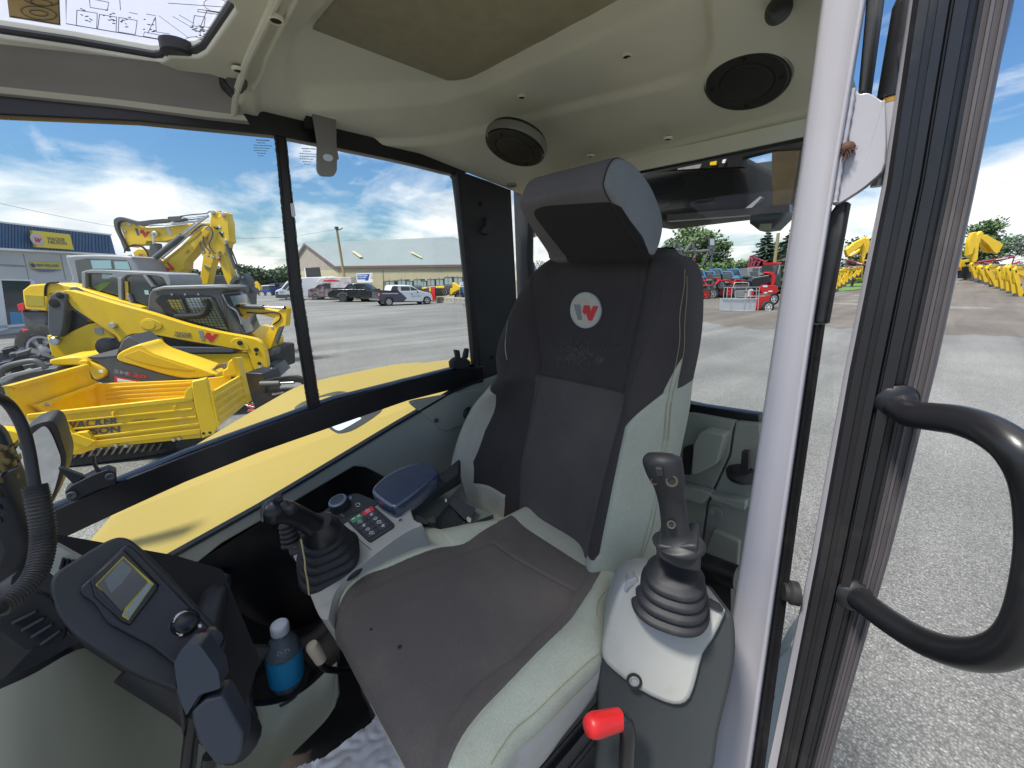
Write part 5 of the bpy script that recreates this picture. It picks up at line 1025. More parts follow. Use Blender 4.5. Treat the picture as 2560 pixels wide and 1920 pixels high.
cm = thing('rear_camera', 'hexagonal dark reversing camera housing with pale label under the rear cover', 'camera', PL('G', 1830, 1400, ('Y', 1.45)))
mb = MB(); mb.slab('G', [(1728, 1360), (1975, 1350), (1960, 1390), (1880, 1470), (1790, 1482), (1728, 1435)], ('Y', 1.38), .08, 0, .012); mb.obj('camera_housing', MT['dgrey'], cm, 40)
mb = MB(); mb.slab('G', [(1800, 1440), (1875, 1436), (1868, 1475), (1790, 1480)], ('Y', 1.372), .003); mb.obj('camera_label', mat('pale_label', (.45, .44, .30), .6), cm)
mb = MB(); mb.slab('F', [(1122, 540), (1135, 555), (1150, 590), (1135, 620), (1118, 620), (1112, 570)], ('Y', 1.6), .05, 0, .015); mi2 = thing('far_mirror', 'small blue grey mirror shell behind the corner post, left of the seat', 'mirror', (-1.3, 1.6, -.05)); mb.obj('mirror_shell', mat('blue_grey_shell', (.06, .08, .12), .5), mi2, 80)
# bonnet beside the cab
bn_ = thing('machine_bonnet', 'smooth pale yellow bonnet of the machine beneath the side window', 'bonnet', (-1.6, .5, -1.2))
far = crv([(-1.60, -.235, -.745), (-1.9, -.10, -.74), (-2.1, .02, -.72)], 3)
fe = crv([(345, 1000), (395, 980), (470, 935), (560, 882), (640, 838), (700, 820), (790, 800), (860, 787), (905, 783)], 4)
def hz(y): return -.80+.155*(y+.3)
rows = []
nC = 24
FE = []
for u, v in fe:
    r = ray('F', u, v); x = -2.05-.12*sm(-.2, 1.2, 0); t_ = x/r.x; FE.append(r*t_)
# near edge sits just outside the cab wall
NEp = [Vector((-1.145, -.30+(1.95*k/(len(FE)-1)), 0)) for k in range(len(FE))]
for k, p in enumerate(FE):
    n0 = NEp[k]; zz = p.z; row = []
    for j in range(nC+1):
        t_ = j/nC; x = n0.x+(p.x-n0.x)*t_; y = n0.y+(p.y-n0.y)*t_
        row.append(Vector((x, y, zz+.055*(1-t_)**2-.02*(1-t_)*0)))
    e = row[-1]
    for q in range(1, 8):
        a = q/7*math.pi/2; row.append(e+Vector((-.09*math.sin(a), 0, -.09*(1-math.cos(a)))))
    row.append(row[-1]+Vector((-.01, 0, -.5))); rows.append(row)
fr0 = rows[0]; fnt = []
for q in range(6, 0, -1):
    a = q/6*math.pi/2; fnt.append([p+Vector((0, -.06*math.sin(a), -.06*(1-math.cos(a)))) for p in fr0])
fnt = [[p+Vector((0, -.01, -.5)) for p in fnt[0]]]+fnt
mb = MB(); mb.loft(fnt+rows); bh = mb.obj('bonnet_shell', MT['hood'], bn_, 70); ht = bvh(mb)
# second shell behind, with a gap line
f2 = [PL('F', u, v, ('X', -2.17)) for u, v in crv([(905, 785), (960, 778), (1035, 770), (1090, 768)], 4)]
rows = []
for p in f2:
    rows.append([Vector((-1.16, p.y-.25+.0, p.z+.03)), Vector((-1.6, p.y-.1, p.z+.015)), p, p+Vector((-.06, 0, -.03)), p+Vector((-.08, 0, -.4))])
mb = MB(); mb.loft(rows); mb.obj('rear_bonnet_shell', MT['hood'], bn_, 60)
# dark service openings in the bonnet
def patch_on(tree, f, pts, off, name, m, parent, smooth=0):
    P = [hit(tree, f, u, v, off)[0] for u, v in pts]; P = [p for p in P if p]
    mb = MB(); mb.add(P, [tuple(range(len(P)))]); return mb.obj(name, m, parent, smooth)
patch_on(ht, 'F', crv([(636, 884), (650, 870), (690, 855), (730, 845), (757, 850), (745, 862), (700, 880), (660, 892)], 3, True), .004, 'service_opening', mat('opening_shade', (.045, .05, .03), .8, var=.5, vscale=30), bh)
patch_on(ht, 'F', crv([(706, 918), (730, 905), (790, 888), (823, 877), (820, 892), (770, 925), (742, 935), (725, 934)], 3, True), .004, 'service_opening', mat('opening_dark', (.02, .022, .02), .6), bh)
patch_on(ht, 'F', crv([(716, 918), (740, 903), (780, 902), (768, 912), (745, 925), (730, 930)], 3, True), .006, 'opening_gleam', mat('gleam_blue_grey', (.45, .52, .6), .2), bh)  # pale patch painted for the gleam in the dark opening
mb = MB()
for k in range(3):
    for j in range(4):
        a = (888+j*8+k*1, 864+k*4.5-j*.4); h = [hit(ht, 'F', a[0]+q, a[1], .001)[0] for q in (0, 5)]
        if all(h): mb.tube(h, .0012, 0, 4)
mb.obj('embossed_mark', mat('emboss_yellow', (.55, .42, .10), .6), bh, 0)
# lower hull of our own machine so that nothing floats
hull = thing('machine_hull', 'dark lower body of the machine carrying cab and bonnet', 'machine body', (-.8, .5, GZ))
mb = MB(); mb.box((-.85, .6, -1.55), (1.1, 2.2, .66)); mb.obj('hull_plate', MT['blk'], hull); mb = MB(); mb.box((-1.66, .78, -1.35), (.76, 1.9, .7)); mb.obj('engine_bay', MT['yel'], hull)
mb = MB(); mb.box((-1.1, .8, -2.2), (1.5, 2.6, .64)); mb.obj('undercarriage', MT['blk'], hull)
# round mirror outside the front corner
mi = thing('side_mirror', 'oval dark framed wing mirror outside the window at the left edge', 'mirror', PL('S', 280, 700, ('D', 1.35)))
mpl2 = fpl('S', 300, 480, 1.35, -22, -14)
mb = MB(); mb.slab('S', crv([(170, 300), (230, 262), (320, 240), (370, 275), (405, 380), (430, 470), (420, 560), (380, 680), (330, 790), (290, 800), (262, 640), (240, 520), (205, 420), (150, 440), (120, 400), (140, 330)], 4, True), mpl2, .05, 0, .015); mb.obj('mirror_shell', MT['blkpl'], mi, 80)
mb = MB(); mb.slab('S', crv([(205, 350), (240, 300), (290, 275), (330, 320), (365, 400), (392, 480), (385, 560), (350, 690), (318, 740), (285, 700), (262, 600), (235, 480)], 4, True), (mpl2[0]+mpl2[1]*.003, mpl2[1]), .01); mb.obj('mirror_glass', mat('mirror_glass', (.75, .78, .85), .06, metal=1), mi)
# ================================================================ THE YARD
def FDp(f, u, v, h):
    r = ray(f, u, v); return r*(h/(-r.x*sy+r.y*cy_))
def FP(f, u1, h1, u2, h2, v=700):      # upright plane from two forward distances
    a, b = FDp(f, u1, v, h1), FDp(f, u2, v, h2); return vpl(Vector((a.x, a.y, 0)), Vector((b.x, b.y, 0)))
def rise(x, y): return .045*max(0, y-53)*sm(-16, -4, x)
mb = MB(); gx = [-700, -400, -200, -120]+[-100+5*k for k in range(41)]+[120, 200, 400, 700]; gy = [-300, -100, -40, -10, 0, 10, 20, 30, 40]+[45+5*k for k in range(32)]+[240, 400, 700, 900]
mb.loft([[(x, y, GZ+min(rise(x, y), 6)) for x in gx] for y in gy])
def gravel(name, c1, c2, c3, big):
    m = bpy.data.materials.new(name); m.use_nodes = True; t = m.node_tree; b = t.nodes['Principled BSDF']; L = t.links; b.inputs['Roughness'].default_value = .9
    c = N(t, 'ShaderNodeTexCoord'); mp = N(t, 'ShaderNodeMapping'); mp.inputs['Scale'].default_value = (1, 1, 1); L.new(c.outputs['Object'], mp.inputs[0])
    v = N(t, 'ShaderNodeTexVoronoi'); v.inputs['Scale'].default_value = big; v.inputs['Randomness'].default_value = 1; L.new(mp.outputs[0], v.inputs['Vector'])
    s = N(t, 'ShaderNodeSeparateColor'); L.new(v.outputs['Color'], s.inputs[0])
    r = N(t, 'ShaderNodeValToRGB'); e = r.color_ramp.elements; e.new(.5); e.new(.85)
    for q, (p, k) in zip(e, ((0, c1), (.5, c2), (.85, c2), (1, c3))): q.position = p; q.color = (*k, 1)
    L.new(s.outputs[0], r.inputs[0])
    n = N(t, 'ShaderNodeTexNoise'); n.inputs['Scale'].default_value = .18; n.inputs['Detail'].default_value = 8; n.inputs['Roughness'].default_value = .6; L.new(c.outputs['Object'], n.inputs['Vector'])
    q = N(t, 'ShaderNodeMapRange'); q.inputs[1].default_value = .35; q.inputs[2].default_value = .65; q.inputs[3].default_value = .82; q.inputs[4].default_value = 1.15; L.new(n.outputs['Fac'], q.inputs[0])
    d = N(t, 'ShaderNodeMapRange'); d.inputs[1].default_value = 0; d.inputs[2].default_value = .55; d.inputs[3].default_value = 1.12; d.inputs[4].default_value = .35; L.new(v.outputs['Distance'], d.inputs[0])
    h = N(t, 'ShaderNodeMixRGB', blend_type='MULTIPLY'); h.inputs[0].default_value = 1; L.new(r.outputs[0], h.inputs[1]); L.new(q.outputs[0], h.inputs[2])
    h2 = N(t, 'ShaderNodeMixRGB', blend_type='MULTIPLY'); h2.inputs[0].default_value = .8; L.new(h.outputs[0], h2.inputs[1]); L.new(d.outputs[0], h2.inputs[2])
    mp2 = N(t, 'ShaderNodeMapping'); mp2.inputs['Scale'].default_value = (.9, .07, 1); mp2.inputs['Rotation'].default_value = (0, 0, .5); L.new(c.outputs['Object'], mp2.inputs[0])
    n3 = N(t, 'ShaderNodeTexNoise'); n3.inputs['Scale'].default_value = .9; n3.inputs['Detail'].default_value = 5; n3.inputs['Distortion'].default_value = .6; L.new(mp2.outputs[0], n3.inputs['Vector'])
    q3 = N(t, 'ShaderNodeMapRange'); q3.inputs[1].default_value = .38; q3.inputs[2].default_value = .62; q3.inputs[3].default_value = .84; q3.inputs[4].default_value = 1.10; L.new(n3.outputs['Fac'], q3.inputs[0])
    h3 = N(t, 'ShaderNodeMixRGB', blend_type='MULTIPLY'); h3.inputs[0].default_value = 1; L.new(h2.outputs[0], h3.inputs[1]); L.new(q3.outputs[0], h3.inputs[2]); L.new(h3.outputs[0], b.inputs['Base Color'])
    bn = N(t, 'ShaderNodeBump'); bn.invert = True; bn.inputs['Strength'].default_value = .6; bn.inputs['Distance'].default_value = .008; L.new(v.outputs['Distance'], bn.inputs['Height']); L.new(bn.outputs[0], b.inputs['Normal'])
    return m
mb.obj('gravel_yard', gravel('gravel', (.19, .191, .184), (.32, .322, .31), (.47, .47, .45), 66), None, 60, kind='structure')
# brown compacted dirt further back, with ragged edge
e1 = [G('F', u, v) for u, v in ((1000, 664), (1100, 680), (1300, 690), (1500, 690), (1560, 702), (1650, 712))]
e2 = [PL('F', u, v, ('Z', GZ)) for u, v in ((1780, 705), (1900, 715), (2050, 722), (2212, 728), (2500, 745))]
ed = [Vector((p.x, p.y, 0)) for p in e1+e2]; rows = []
for i, p in enumerate(ed):
    r = []
    for k in range(40):
        s_ = 1+k*.13+(k*k*.004); x, y = p.x*s_, p.y*s_; r.append(Vector((x, y, GZ+.006+min(rise(x, y), 6)+.002*k)))
    rows.append(r)
rr_ = []
for a, b in zip(rows, rows[1:]):
    for q in range(8): rr_.append([pa.lerp(pb, q/8)+Vector((0, 0, 0)) for pa, pb in zip(a, b)])
for i, r in enumerate(rr_):
    j = mnoise.noise(Vector((i*.35, 0, 3)))*.06; r[0] = Vector((r[0].x*(1+j), r[0].y*(1+j), r[0].z))
mb = MB(); mb.loft(rr_); mb.obj('dirt_road', gravel('dirt', (.175, .152, .132), (.24, .212, .182), (.30, .272, .236), 30), None, 60, kind='structure')
def T_(name, label, cat, p, group=None): return thing(name, label, cat, (p.x, p.y, GZ+min(rise(p.x, p.y), 6)), group)
def S(parent, name, m, f, pts, pl, th, bev=0, front=0.0, r=0, sm_=40, **k):
    mb = MB(); mb.slab(f, fillet(pts, r) if r else pts, pl, th, 0, bev, front); return mb.obj(name, MT[m] if isinstance(m, str) else m, parent, sm_, **k)
def Tb(parent, name, m, f, pts, pl, r, n=8, front=0.0, **k):
    mb = MB(); mb.tube([PL(f, u, v, pl)+pn(pl)*front for u, v in pts], r, 0, n); return mb.obj(name, MT[m] if isinstance(m, str) else m, parent, 60, **k)
def disc(parent, name, m, f, u, v, pl, r, h=.03, front=0.0, n=16, **k):
    mb = MB(); mb.lathe(PL(f, u, v, pl)+pn(pl)*front, pn(pl), [(0, r), (h*.7, r), (h, r*.8), (h, 0)], n=n); return mb.obj(name, MT[m] if isinstance(m, str) else m, parent, 40, **k)
def wheel(parent, f, u, v, pl, r, wd, rim='steel', back=0.0):
    n_ = pn(pl); c_ = PL(f, u, v, pl)-n_*back; c_.z = c_.z
    mb = MB(); mb.lathe(c_-n_*wd, n_, [(0, r*.8), (.02, r), (wd-.02, r), (wd, r*.88), (wd+.002, r*.62), (wd-.03, r*.6)], n=28); t_ = mb.obj('wheel', MT['tyre'], parent, 40)
    mb = MB(); mb.lathe(c_-n_*.02, n_, [(0, r*.6), (.014, r*.6), (.014, r*.5), (-.012, r*.44), (.0, r*.2), (.012, r*.14), (.012, 0)], n=20); mb.obj('rim', MT[rim], t_, 30)
    mb = MB()
    for k in range(6):
        a = k*1.047; a1 = Vector((0, 0, 1)); b1 = n_.cross(a1); d = a1*math.cos(a)+b1*math.sin(a); q = c_+n_*.004+d*r*.36; e = d.cross(n_)*r*.07
        mb.add([q+e-d*r*.12, q-e-d*r*.12, q-e*1.6+d*r*.11, q+e*1.6+d*r*.11], [(0, 1, 2, 3)])
    mb.obj('spoke_gap', MT['hole'], t_, 0)
    return t_
# ---------------------------------------------------------------- foliage
def leafmat(name, c, v=.35):
    m = mat(name, c, .75, var=v, vscale=1.1); return m
LEAF = {'far': leafmat('far_foliage', (.045, .085, .035)), 'ash': leafmat('ash_foliage', (.085, .15, .045)), 'maple': leafmat('maple_foliage', (.055, .11, .035)), 'spruce': leafmat('spruce_foliage', (.028, .060, .035)), 'dark': leafmat('dark_foliage', (.03, .062, .028)), 'hedge': leafmat('hedge_foliage', (.06, .115, .03)), 'grass': leafmat('grass_blades', (.10, .19, .03))}
bark = mat('bark', (.09, .07, .05), .9, var=.3)
def leaves(mb, c, rx, rz, n, s, rnd, drop=.0):
    for _ in range(n):
        while True:
            d = Vector((rnd.uniform(-1, 1), rnd.uniform(-1, 1), rnd.uniform(-1, 1)))
            if .35 < d.length < 1: break
        p = Vector((c[0]+d.x*rx, c[1]+d.y*rx, c[2]+d.z*rz)); a = Vector((rnd.gauss(0, 1), rnd.gauss(0, 1), rnd.gauss(0, .6))).normalized(); b = a.orthogonal().normalized(); k = s*rnd.uniform(.5, 1.3)
        mb.add([p, p+a*k+b*k*.5, p+a*k*1.6-b*k*.2, p+a*k*.6-b*k*.6], [(0, 1, 2, 3)])
def broadtree(name, label, base, h, w, m, seed, nc=26, nl=90, s=None, group=None, trunk=.3, cat='tree'):
    rnd = random.Random(seed); t_ = thing(name, label, cat, base, group); b = Vector(base); s = s or h*.035
    mb = MB()
    for k in range(nc):
        a = rnd.uniform(0, 6.28); z = rnd.random(); rad = w*.5*math.sqrt(max(.05, 1-((z-.42)/.62)**2))*rnd.uniform(.35, 1)*.75
        c = (b.x+math.cos(a)*rad, b.y+math.sin(a)*rad, b.z+h*(trunk+(1-trunk)*(.06+z*.86))); q = h*rnd.uniform(.09, .17); leaves(mb, c, q*1.15, q*.85, nl, s, rnd)
    mb.obj('crown', m, t_, 0); mb = MB(); mb.tube([b, b+Vector((0, 0, h*.4)), b+Vector((w*.03, 0, h*.85))], [h*.025, h*.018, h*.006], n=8)
    for k in range(5):
        a = k*1.3; mb.tube([b+Vector((0, 0, h*(.28+.08*k))), b+Vector((math.cos(a)*w*.3, math.sin(a)*w*.3, h*(.5+.08*k)))], [h*.010, h*.003], n=6)
    mb.obj('trunk', bark, t_); return t_
def spruce(label, base, h, w, m, seed, group=None, name='spruce_tree'):
    rnd = random.Random(seed); t_ = thing(name, label, 'tree', base, group); b = Vector(base); mb = MB(); NL = 26
    for k in range(NL):
        z = .06+.94*k/NL; R_ = w*.5*(1-z)**.85*rnd.uniform(.85, 1.12)+.05
        nb_ = int(9+10*(1-z))
        for j in range(nb_):
            a = rnd.uniform(0, 6.28); L_ = R_*rnd.uniform(.7, 1.12); tip = b+Vector((math.cos(a)*L_, math.sin(a)*L_, h*z-L_*rnd.uniform(.10, .35))); st = b+Vector((0, 0, h*z))
            side = Vector((-math.sin(a), math.cos(a), 0))
            for q in range(7):
                f0 = .18+.82*q/7; p = st.lerp(tip, f0); k2 = h*.022*(1.3-f0*.5)*rnd.uniform(.7, 1.3)
                mb.add([p, p+side*k2+(tip-st)*.12, p+(tip-st)*.22+Vector((0, 0, -k2*.5)), p-side*k2+(tip-st)*.12], [(0, 1, 2, 3)]); mb.add([p, p+Vector((0, 0, -k2*1.3))+side*k2*.3, p+(tip-st)*.16+Vector((0, 0, -k2*.7))], [(0, 1, 2)])
    mb.obj('crown', m, t_, 0); mb = MB(); mb.tube([b, b+Vector((0, 0, h*.98))], [h*.018, .01], n=8); mb.obj('trunk', bark, t_); return t_
def GD(f, u, D, z=None):      # point on the yard under picture column u at distance D
    r = ray(f, u, 700 if f == 'F' else 0); q = math.hypot(r.x, r.y); p = r*(D/q); return Vector((p.x, p.y, GZ+min(rise(p.x, p.y), 6)))
def ztop(f, u, v, D): return PL(f, u, v, ('D', D)).z
# far wood beyond the yard on the left: one mass
mb = MB(); rnd = random.Random(3)
for k in range(150):
    u = 330+k*2.6+rnd.uniform(-3, 3); D = rnd.uniform(170, 210); t0_ = 600-(6 if u < 470 else 14)-6*math.sin(u*.05)-4*math.sin(u*.17)
    p = GD('F', u, D); zt_ = ztop('F', u, t0_+rnd.uniform(-1, 8), D); h = zt_-GZ
    for q in range(4): leaves(mb, (p.x, p.y, GZ+h*(.15+.25*q)), 5.5, h*.16+.8, 80, .8, rnd)
mb.obj('far_wood', LEAF['far'], None, 0, kind='stuff', label='long low green wood along the horizon beyond the yard')
# hedge and meadow behind the tractors
mb = MB(); rnd = random.Random(5)
for k in range(170):
    u = 1420+k*5.1; D = 92+rnd.uniform(-2, 2) if u < 1720 else 150; p = GD('F', u, D); top_ = ztop('F', u, 568 if u < 1720 else 575, D); h = top_-p.z
    for q in range(3): leaves(mb, (p.x, p.y, p.z+h*(.2+.3*q)), 1.5, h*.2, 46, .42, rnd)
    mb.box((p.x, p.y, p.z+h*.4), (2.2, 2.2, h*.75))
mb.obj('clipped_hedge', LEAF['hedge'], None, 0, label='long clipped green hedge behind the red tractors', category='hedge')
mb = MB(); P_ = [GD('F', u, D) for u, D in ((1700, 88), (2600, 88), (2600, 170), (1700, 170))]; mb.add([Vector((p.x, p.y, p.z+.06)) for p in P_], [(0, 1, 2, 3)]); mb.obj('grass_verge', LEAF['grass'], None, 0, kind='structure')
broadtree('ash_tree', 'light green round tree rising behind the headrest side of the tractors', GD('F', 1480, 100), ztop('F', 1475, 492, 100)-GD('F', 1480, 100).z, 13, LEAF['ash'], 1, 30, 90)
broadtree('ash_tree', 'dull green tree right of the light green tree, left of the sky gap', GD('F', 1522, 98), ztop('F', 1522, 520, 98)-GD('F', 1522, 98).z, 10, LEAF['maple'], 2, 26, 90)
broadtree('bush', 'low round green bush left of the tall spruce', GD('F', 1582, 90), ztop('F', 1582, 556, 90)-GZ, 7, LEAF['ash'], 4, 14, 60, trunk=.05, cat='bush')
spruce('tall dark spruce with pointed top, under the rear camera', GD('F', 1628, 84), ztop('F', 1628, 493, 84)-GD('F', 1628, 84).z, 9.5, LEAF['spruce'], 5)
spruce('broad dark spruce at the left edge of the white door post', GD('F', 1682, 80), ztop('F', 1682, 478, 80)-GD('F', 1682, 80).z, 11, LEAF['dark'], 6)
broadtree('dark_tree', 'small dark pointed tree seen between door post and open door', GD('F', 1822, 110), ztop('F', 1822, 514, 110)-GD('F', 1822, 110).z, 5, LEAF['dark'], 7, 18, 80)
broadtree('dark_tree', 'low green trees in the gap between door post and open door', GD('F', 1850, 112), ztop('F', 1850, 528, 112)-GD('F', 1850, 112).z, 9, LEAF['dark'], 8, 22, 80)
broadtree('poplar_tree', 'tall light green tree directly right of the open door frame', GD('F', 2078, 135), ztop('F', 2084, 478, 135)-GD('F', 2078, 135).z, 9, LEAF['maple'], 9, 34, 100, trunk=.1)
broadtree('pine_tree', 'dark pine with ragged top near the right picture edge', GD('F', 2185, 160), ztop('F', 2190, 505, 160)-GD('F', 2185, 160).z, 17, LEAF['dark'], 10, 30, 90, trunk=.2)
broadtree('pine_tree', 'dark tree mass between the poplar and the ragged pine', GD('F', 2145, 165), ztop('F', 2150, 525, 165)-GD('F', 2145, 165).z, 20, LEAF['dark'], 11, 26, 90, trunk=.1)
for k, (u, v, h_) in enumerate(((1445, 515, 12), (1500, 530, 9), (1560, 562, 9), (1605, 558, 8), (1655, 520, 9))): broadtree('leafy_tree', 'green tree, %s from the seat in the line above the hedge' % ('first', 'second', 'third', 'fourth', 'fifth')[k], GD('F', u, 115+k*3), ztop('F', u, v, 115+k*3)-GD('F', u, 115+k*3).z, h_+4, LEAF['ash' if k % 2 else 'maple'], 20+k, 24, 80, trunk=.08, group='trees above the hedge')
broadtree('leafy_tree', 'green tree behind the seat back, left of the headrest', GD('F', 1160, 150), ztop('F', 1150, 563, 150)-GZ, 22, LEAF['maple'], 12, 26, 90, trunk=.05)
# ---------------------------------------------------------------- buildings
h1 = FDp('B', 40, 860, 1); p1 = G('B', 40, 860); hh1 = -p1.x*sy+p1.y*cy_
wl = FP('B', 0, hh1*1.0, 670, hh1*1.27); wf = (wl[0]+pn(wl)*.35, wl[1])
bd = thing('dealership_building', 'white shop building with blue corrugated fascia and yellow sign, far left', 'building', (p1.x, p1.y, GZ))
wallm = mat('white_wall_panel', (.52, .53, .53), .5, var=.05, vscale=1)
S(bd, 'wall', wallm, 'B', [(-700, 230), (690, 350), (700, 700), (700, 960), (-700, 1200)], wl, 8)
bluem = mat('blue_steel', (.035, .105, .23), .4, metal=.2, var=.1)
fa = S(bd, 'fascia', bluem, 'B', [(-700, 60), (0, 150), (670, 226), (705, 350), (0, 312), (-700, 270)], wl, 8.2, front=.35)
mb = MB()
for k in range(64):
    u = -600+k*20.6; t_ = (u+700)/1370; a, b = (60+t_*166), (268+t_*80); n_ = pn(wf)
    A_, B_ = PL('B', u, a+5, wf), PL('B', u+(8 if u > 600 else 0), b-3, wf); e = Vector((n_.y, -n_.x, 0)).normalized()*.045; mb.quadbox([A_-e, A_+e, B_+e, B_-e], n_*.03)
mb.obj('fascia_rib', bluem, fa, 0, kind='stuff')
S(bd, 'fascia_cap', 'wht', 'B', [(-700, 52), (0, 143), (672, 219), (674, 228), (0, 153), (-700, 62)], wl, 8.2, front=.40)
S(bd, 'fascia_foot', 'wht', 'B', [(-700, 268), (0, 310), (706, 348), (706, 356), (0, 324), (-700, 280)], wl, 1, front=.38)
sn = S(bd, 'yellow_sign', mat('sign_yellow', (.78, .60, .04), .4), 'B', [(182, 196), (425, 222), (450, 320), (208, 303)], wf, .15, .01, front=.2)
spn = (wf[0]+pn(wf)*.2, wf[1])
text('WACKER', 'sign_text', 'B', (302, 258), (418, 268), (300, 236), spn, MT['inkg'], sn, off=.01, bold=.02); text('NEUSON', 'sign_text', 'B', (310, 280), (428, 290), (308, 259), spn, MT['inkg'], sn, off=.01, bold=.02)
disc(sn, 'sign_disc', mat('disc_grey', (.55, .5, .48), .5), 'B', 238, 253, spn, .30, .02, n=28)
S(sn, 'sign_emblem', 'inkred', 'B', [(216, 238), (226, 240), (234, 262), (238, 243), (246, 244), (250, 258), (256, 246), (264, 247), (252, 272), (244, 272), (240, 258), (236, 272), (228, 271)], spn, .01, front=.03)
wsn = (wl[0]+pn(wl)*.02, wl[1])
text('WEIDEMANN', 'wall_lettering', 'B', (-10, 424), (166, 432), (-10, 411), wl, mat('grey_lettering', (.25, .25, .27), .5), bd, off=.02, bold=.02)
nh = S(bd, 'oval_sign', mat('oval_yellow', (.62, .52, .10), .5), 'B', fillet([(186, 395), (385, 398), (394, 445), (330, 462), (250, 462), (196, 442)], 12), wl, .05, .005, front=.06)
S(nh, 'sign_band', mat('band_blue', (.14, .16, .30), .5), 'B', [(194, 440), (390, 447), (330, 462), (250, 462)], wl, .02, front=.066)
text('NEW HOLLAND', 'sign_text', 'B', (232, 428), (376, 432), (232, 410), (wl[0]+pn(wl)*.06, wl[1]), mat('navy_ink', (.05, .06, .16), .5), nh, off=.01, bold=.02)
disc(nh, 'leaf_mark', mat('navy_ink2', (.05, .06, .16), .5), 'B', 212, 420, (wl[0]+pn(wl)*.06, wl[1]), .10, .02)
gl = S(bd, 'shop_window', mat('shop_glass', (.03, .045, .06), .06, spec=1), 'B', [(-700, 470), (195, 520), (215, 560), (210, 790), (175, 800), (10, 815), (-700, 900)], wl, .1, front=.01)
for q in ([(-60, 500), (0, 505), (45, 830), (-20, 850)], [(192, 515), (212, 517), (228, 560), (216, 800), (200, 800)], [(-60, 812), (190, 792), (190, 806), (-60, 832)], [(-60, 505), (200, 512), (200, 522), (-60, 515)]): S(bd, 'window_bar', 'wht', 'B', q, wl, .1, front=.05)
for q in ([(146, 345), (152, 345), (190, 515), (184, 515)], [(386, 350), (392, 350), (425, 515), (419, 515)]): S(bd, 'panel_joint', 'mgrey', 'B', q, wl, .02, front=.006)
S(bd, 'inside_poster', mat('poster_blue', (.10, .32, .55), .5), 'B', [(60, 720), (180, 725), (180, 790), (70, 800)], wl, .01, front=.014)
# warehouse
ws = FP('M', 1790, 56, 1790+2398, 48.8); c0 = FDp('M', 1790, 780, 56)
wg0 = FDp('M', 935, 845, 76); wg = vpl(Vector((c0.x, c0.y, 0)), Vector((wg0.x, wg0.y, 0)))
wh = thing('warehouse', 'long beige metal warehouse with grey green roof and dark gable doorway', 'warehouse', (c0.x, c0.y, GZ))
tan = mat('beige_siding', (.47, .42, .27), .6, var=.08, vscale=.6); tan2 = mat('gable_siding', (.36, .31, .25), .7, var=.12, vscale=.8); roofm = mat('roof_steel', (.28, .325, .335), .45, metal=.2, var=.05, vscale=.3)
ez = c0.z; A3 = Vector((c0.x, c0.y, GZ)); dirL = Vector((ws[1].y, -ws[1].x, 0)); pr_ = FDp('N', 2300, 750, 48.3); dirL = Vector((pr_.x-c0.x, pr_.y-c0.y, 0)); LLn = dirL.length*1.25; dirL.normalize()
dirG = Vector((wg0.x-c0.x, wg0.y-c0.y, 0)); WG = dirG.length; dirG.normalize(); apex = c0+dirG*WG*.5; az_ = PL('M', 1235, 372, (Vector((apex.x, apex.y, 0)), Vector((dirL.x, dirL.y, 0)))).z
def W3(a, b, z): return Vector((c0.x, c0.y, 0))+dirL*a+dirG*b+Vector((0, 0, z))
mb = MB(); mb.add([W3(0, 0, GZ), W3(LLn, 0, GZ), W3(LLn, 0, ez), W3(0, 0, ez)], [(0, 1, 2, 3)]); mb.obj('side_wall', tan, wh, 0)
mb = MB()
for k in range(90): mb.quadbox([W3(k*LLn/90, 0, GZ), W3(k*LLn/90+.12, 0, GZ), W3(k*LLn/90+.12, 0, ez), W3(k*LLn/90, 0, ez)], dirG*-.04)
mb.obj('wall_rib', tan, wh, 0, kind='stuff')
mb = MB(); mb.add([W3(0, 0, GZ), W3(0, WG, GZ), W3(0, WG, ez), W3(0, 0, ez)], [(0, 1, 2, 3)]); mb.obj('gable_wall_lower', tan, wh, 0)
mb = MB(); mb.add([W3(-.03, 0, ez-.35), W3(-.03, WG, ez-.35), W3(-.03, WG, ez), W3(-.03, WG*.5, az_), W3(-.03, 0, ez)], [(0, 1, 2, 3, 4)]); mb.obj('gable_wall', tan2, wh, 0)
mb = MB()
for k in range(40):
    b_ = WG*(k+.5)/40; zt_ = ez+(az_-ez)*(1-abs(b_/WG-.5)*2); mb.quadbox([W3(-.03, b_-.05, ez-.35), W3(-.03, b_+.05, ez-.35), W3(-.03, b_+.05, zt_-.1), W3(-.03, b_-.05, zt_-.1)], dirL*-.04)
mb.obj('gable_rib', tan2, wh, 0, kind='stuff')
ov, ol = .5, .6; k_ = (az_-ez)/(WG*.5)
mb = MB(); mb.quadbox([W3(-ol, -ov, ez-k_*ov+.05), W3(LLn, -ov, ez-k_*ov+.05), W3(LLn, WG*.5, az_+.05), W3(-ol, WG*.5, az_+.05)], (0, 0, .12)); rfo = mb.obj('roof', roofm, wh, 0)
mb = MB(); mb.quadbox([W3(-ol, WG+ov, ez-k_*ov+.05), W3(LLn, WG+ov, ez-k_*ov+.05), W3(LLn, WG*.5, az_+.05), W3(-ol, WG*.5, az_+.05)], (0, 0, .12)); mb.obj('roof', roofm, wh, 0)
mb = MB()
for k in range(100):
    a_2 = -ol+k*(LLn+ol)/100; mb.quadbox([W3(a_2, -ov, ez-k_*ov+.17), W3(a_2+.06, -ov, ez-k_*ov+.17), W3(a_2+.06, WG*.5, az_+.17), W3(a_2, WG*.5, az_+.17)], (0, 0, .05))
mb.obj('roof_rib', roofm, rfo, 0, kind='stuff')
trim = mat('brown_trim', (.17, .10, .08), .5)
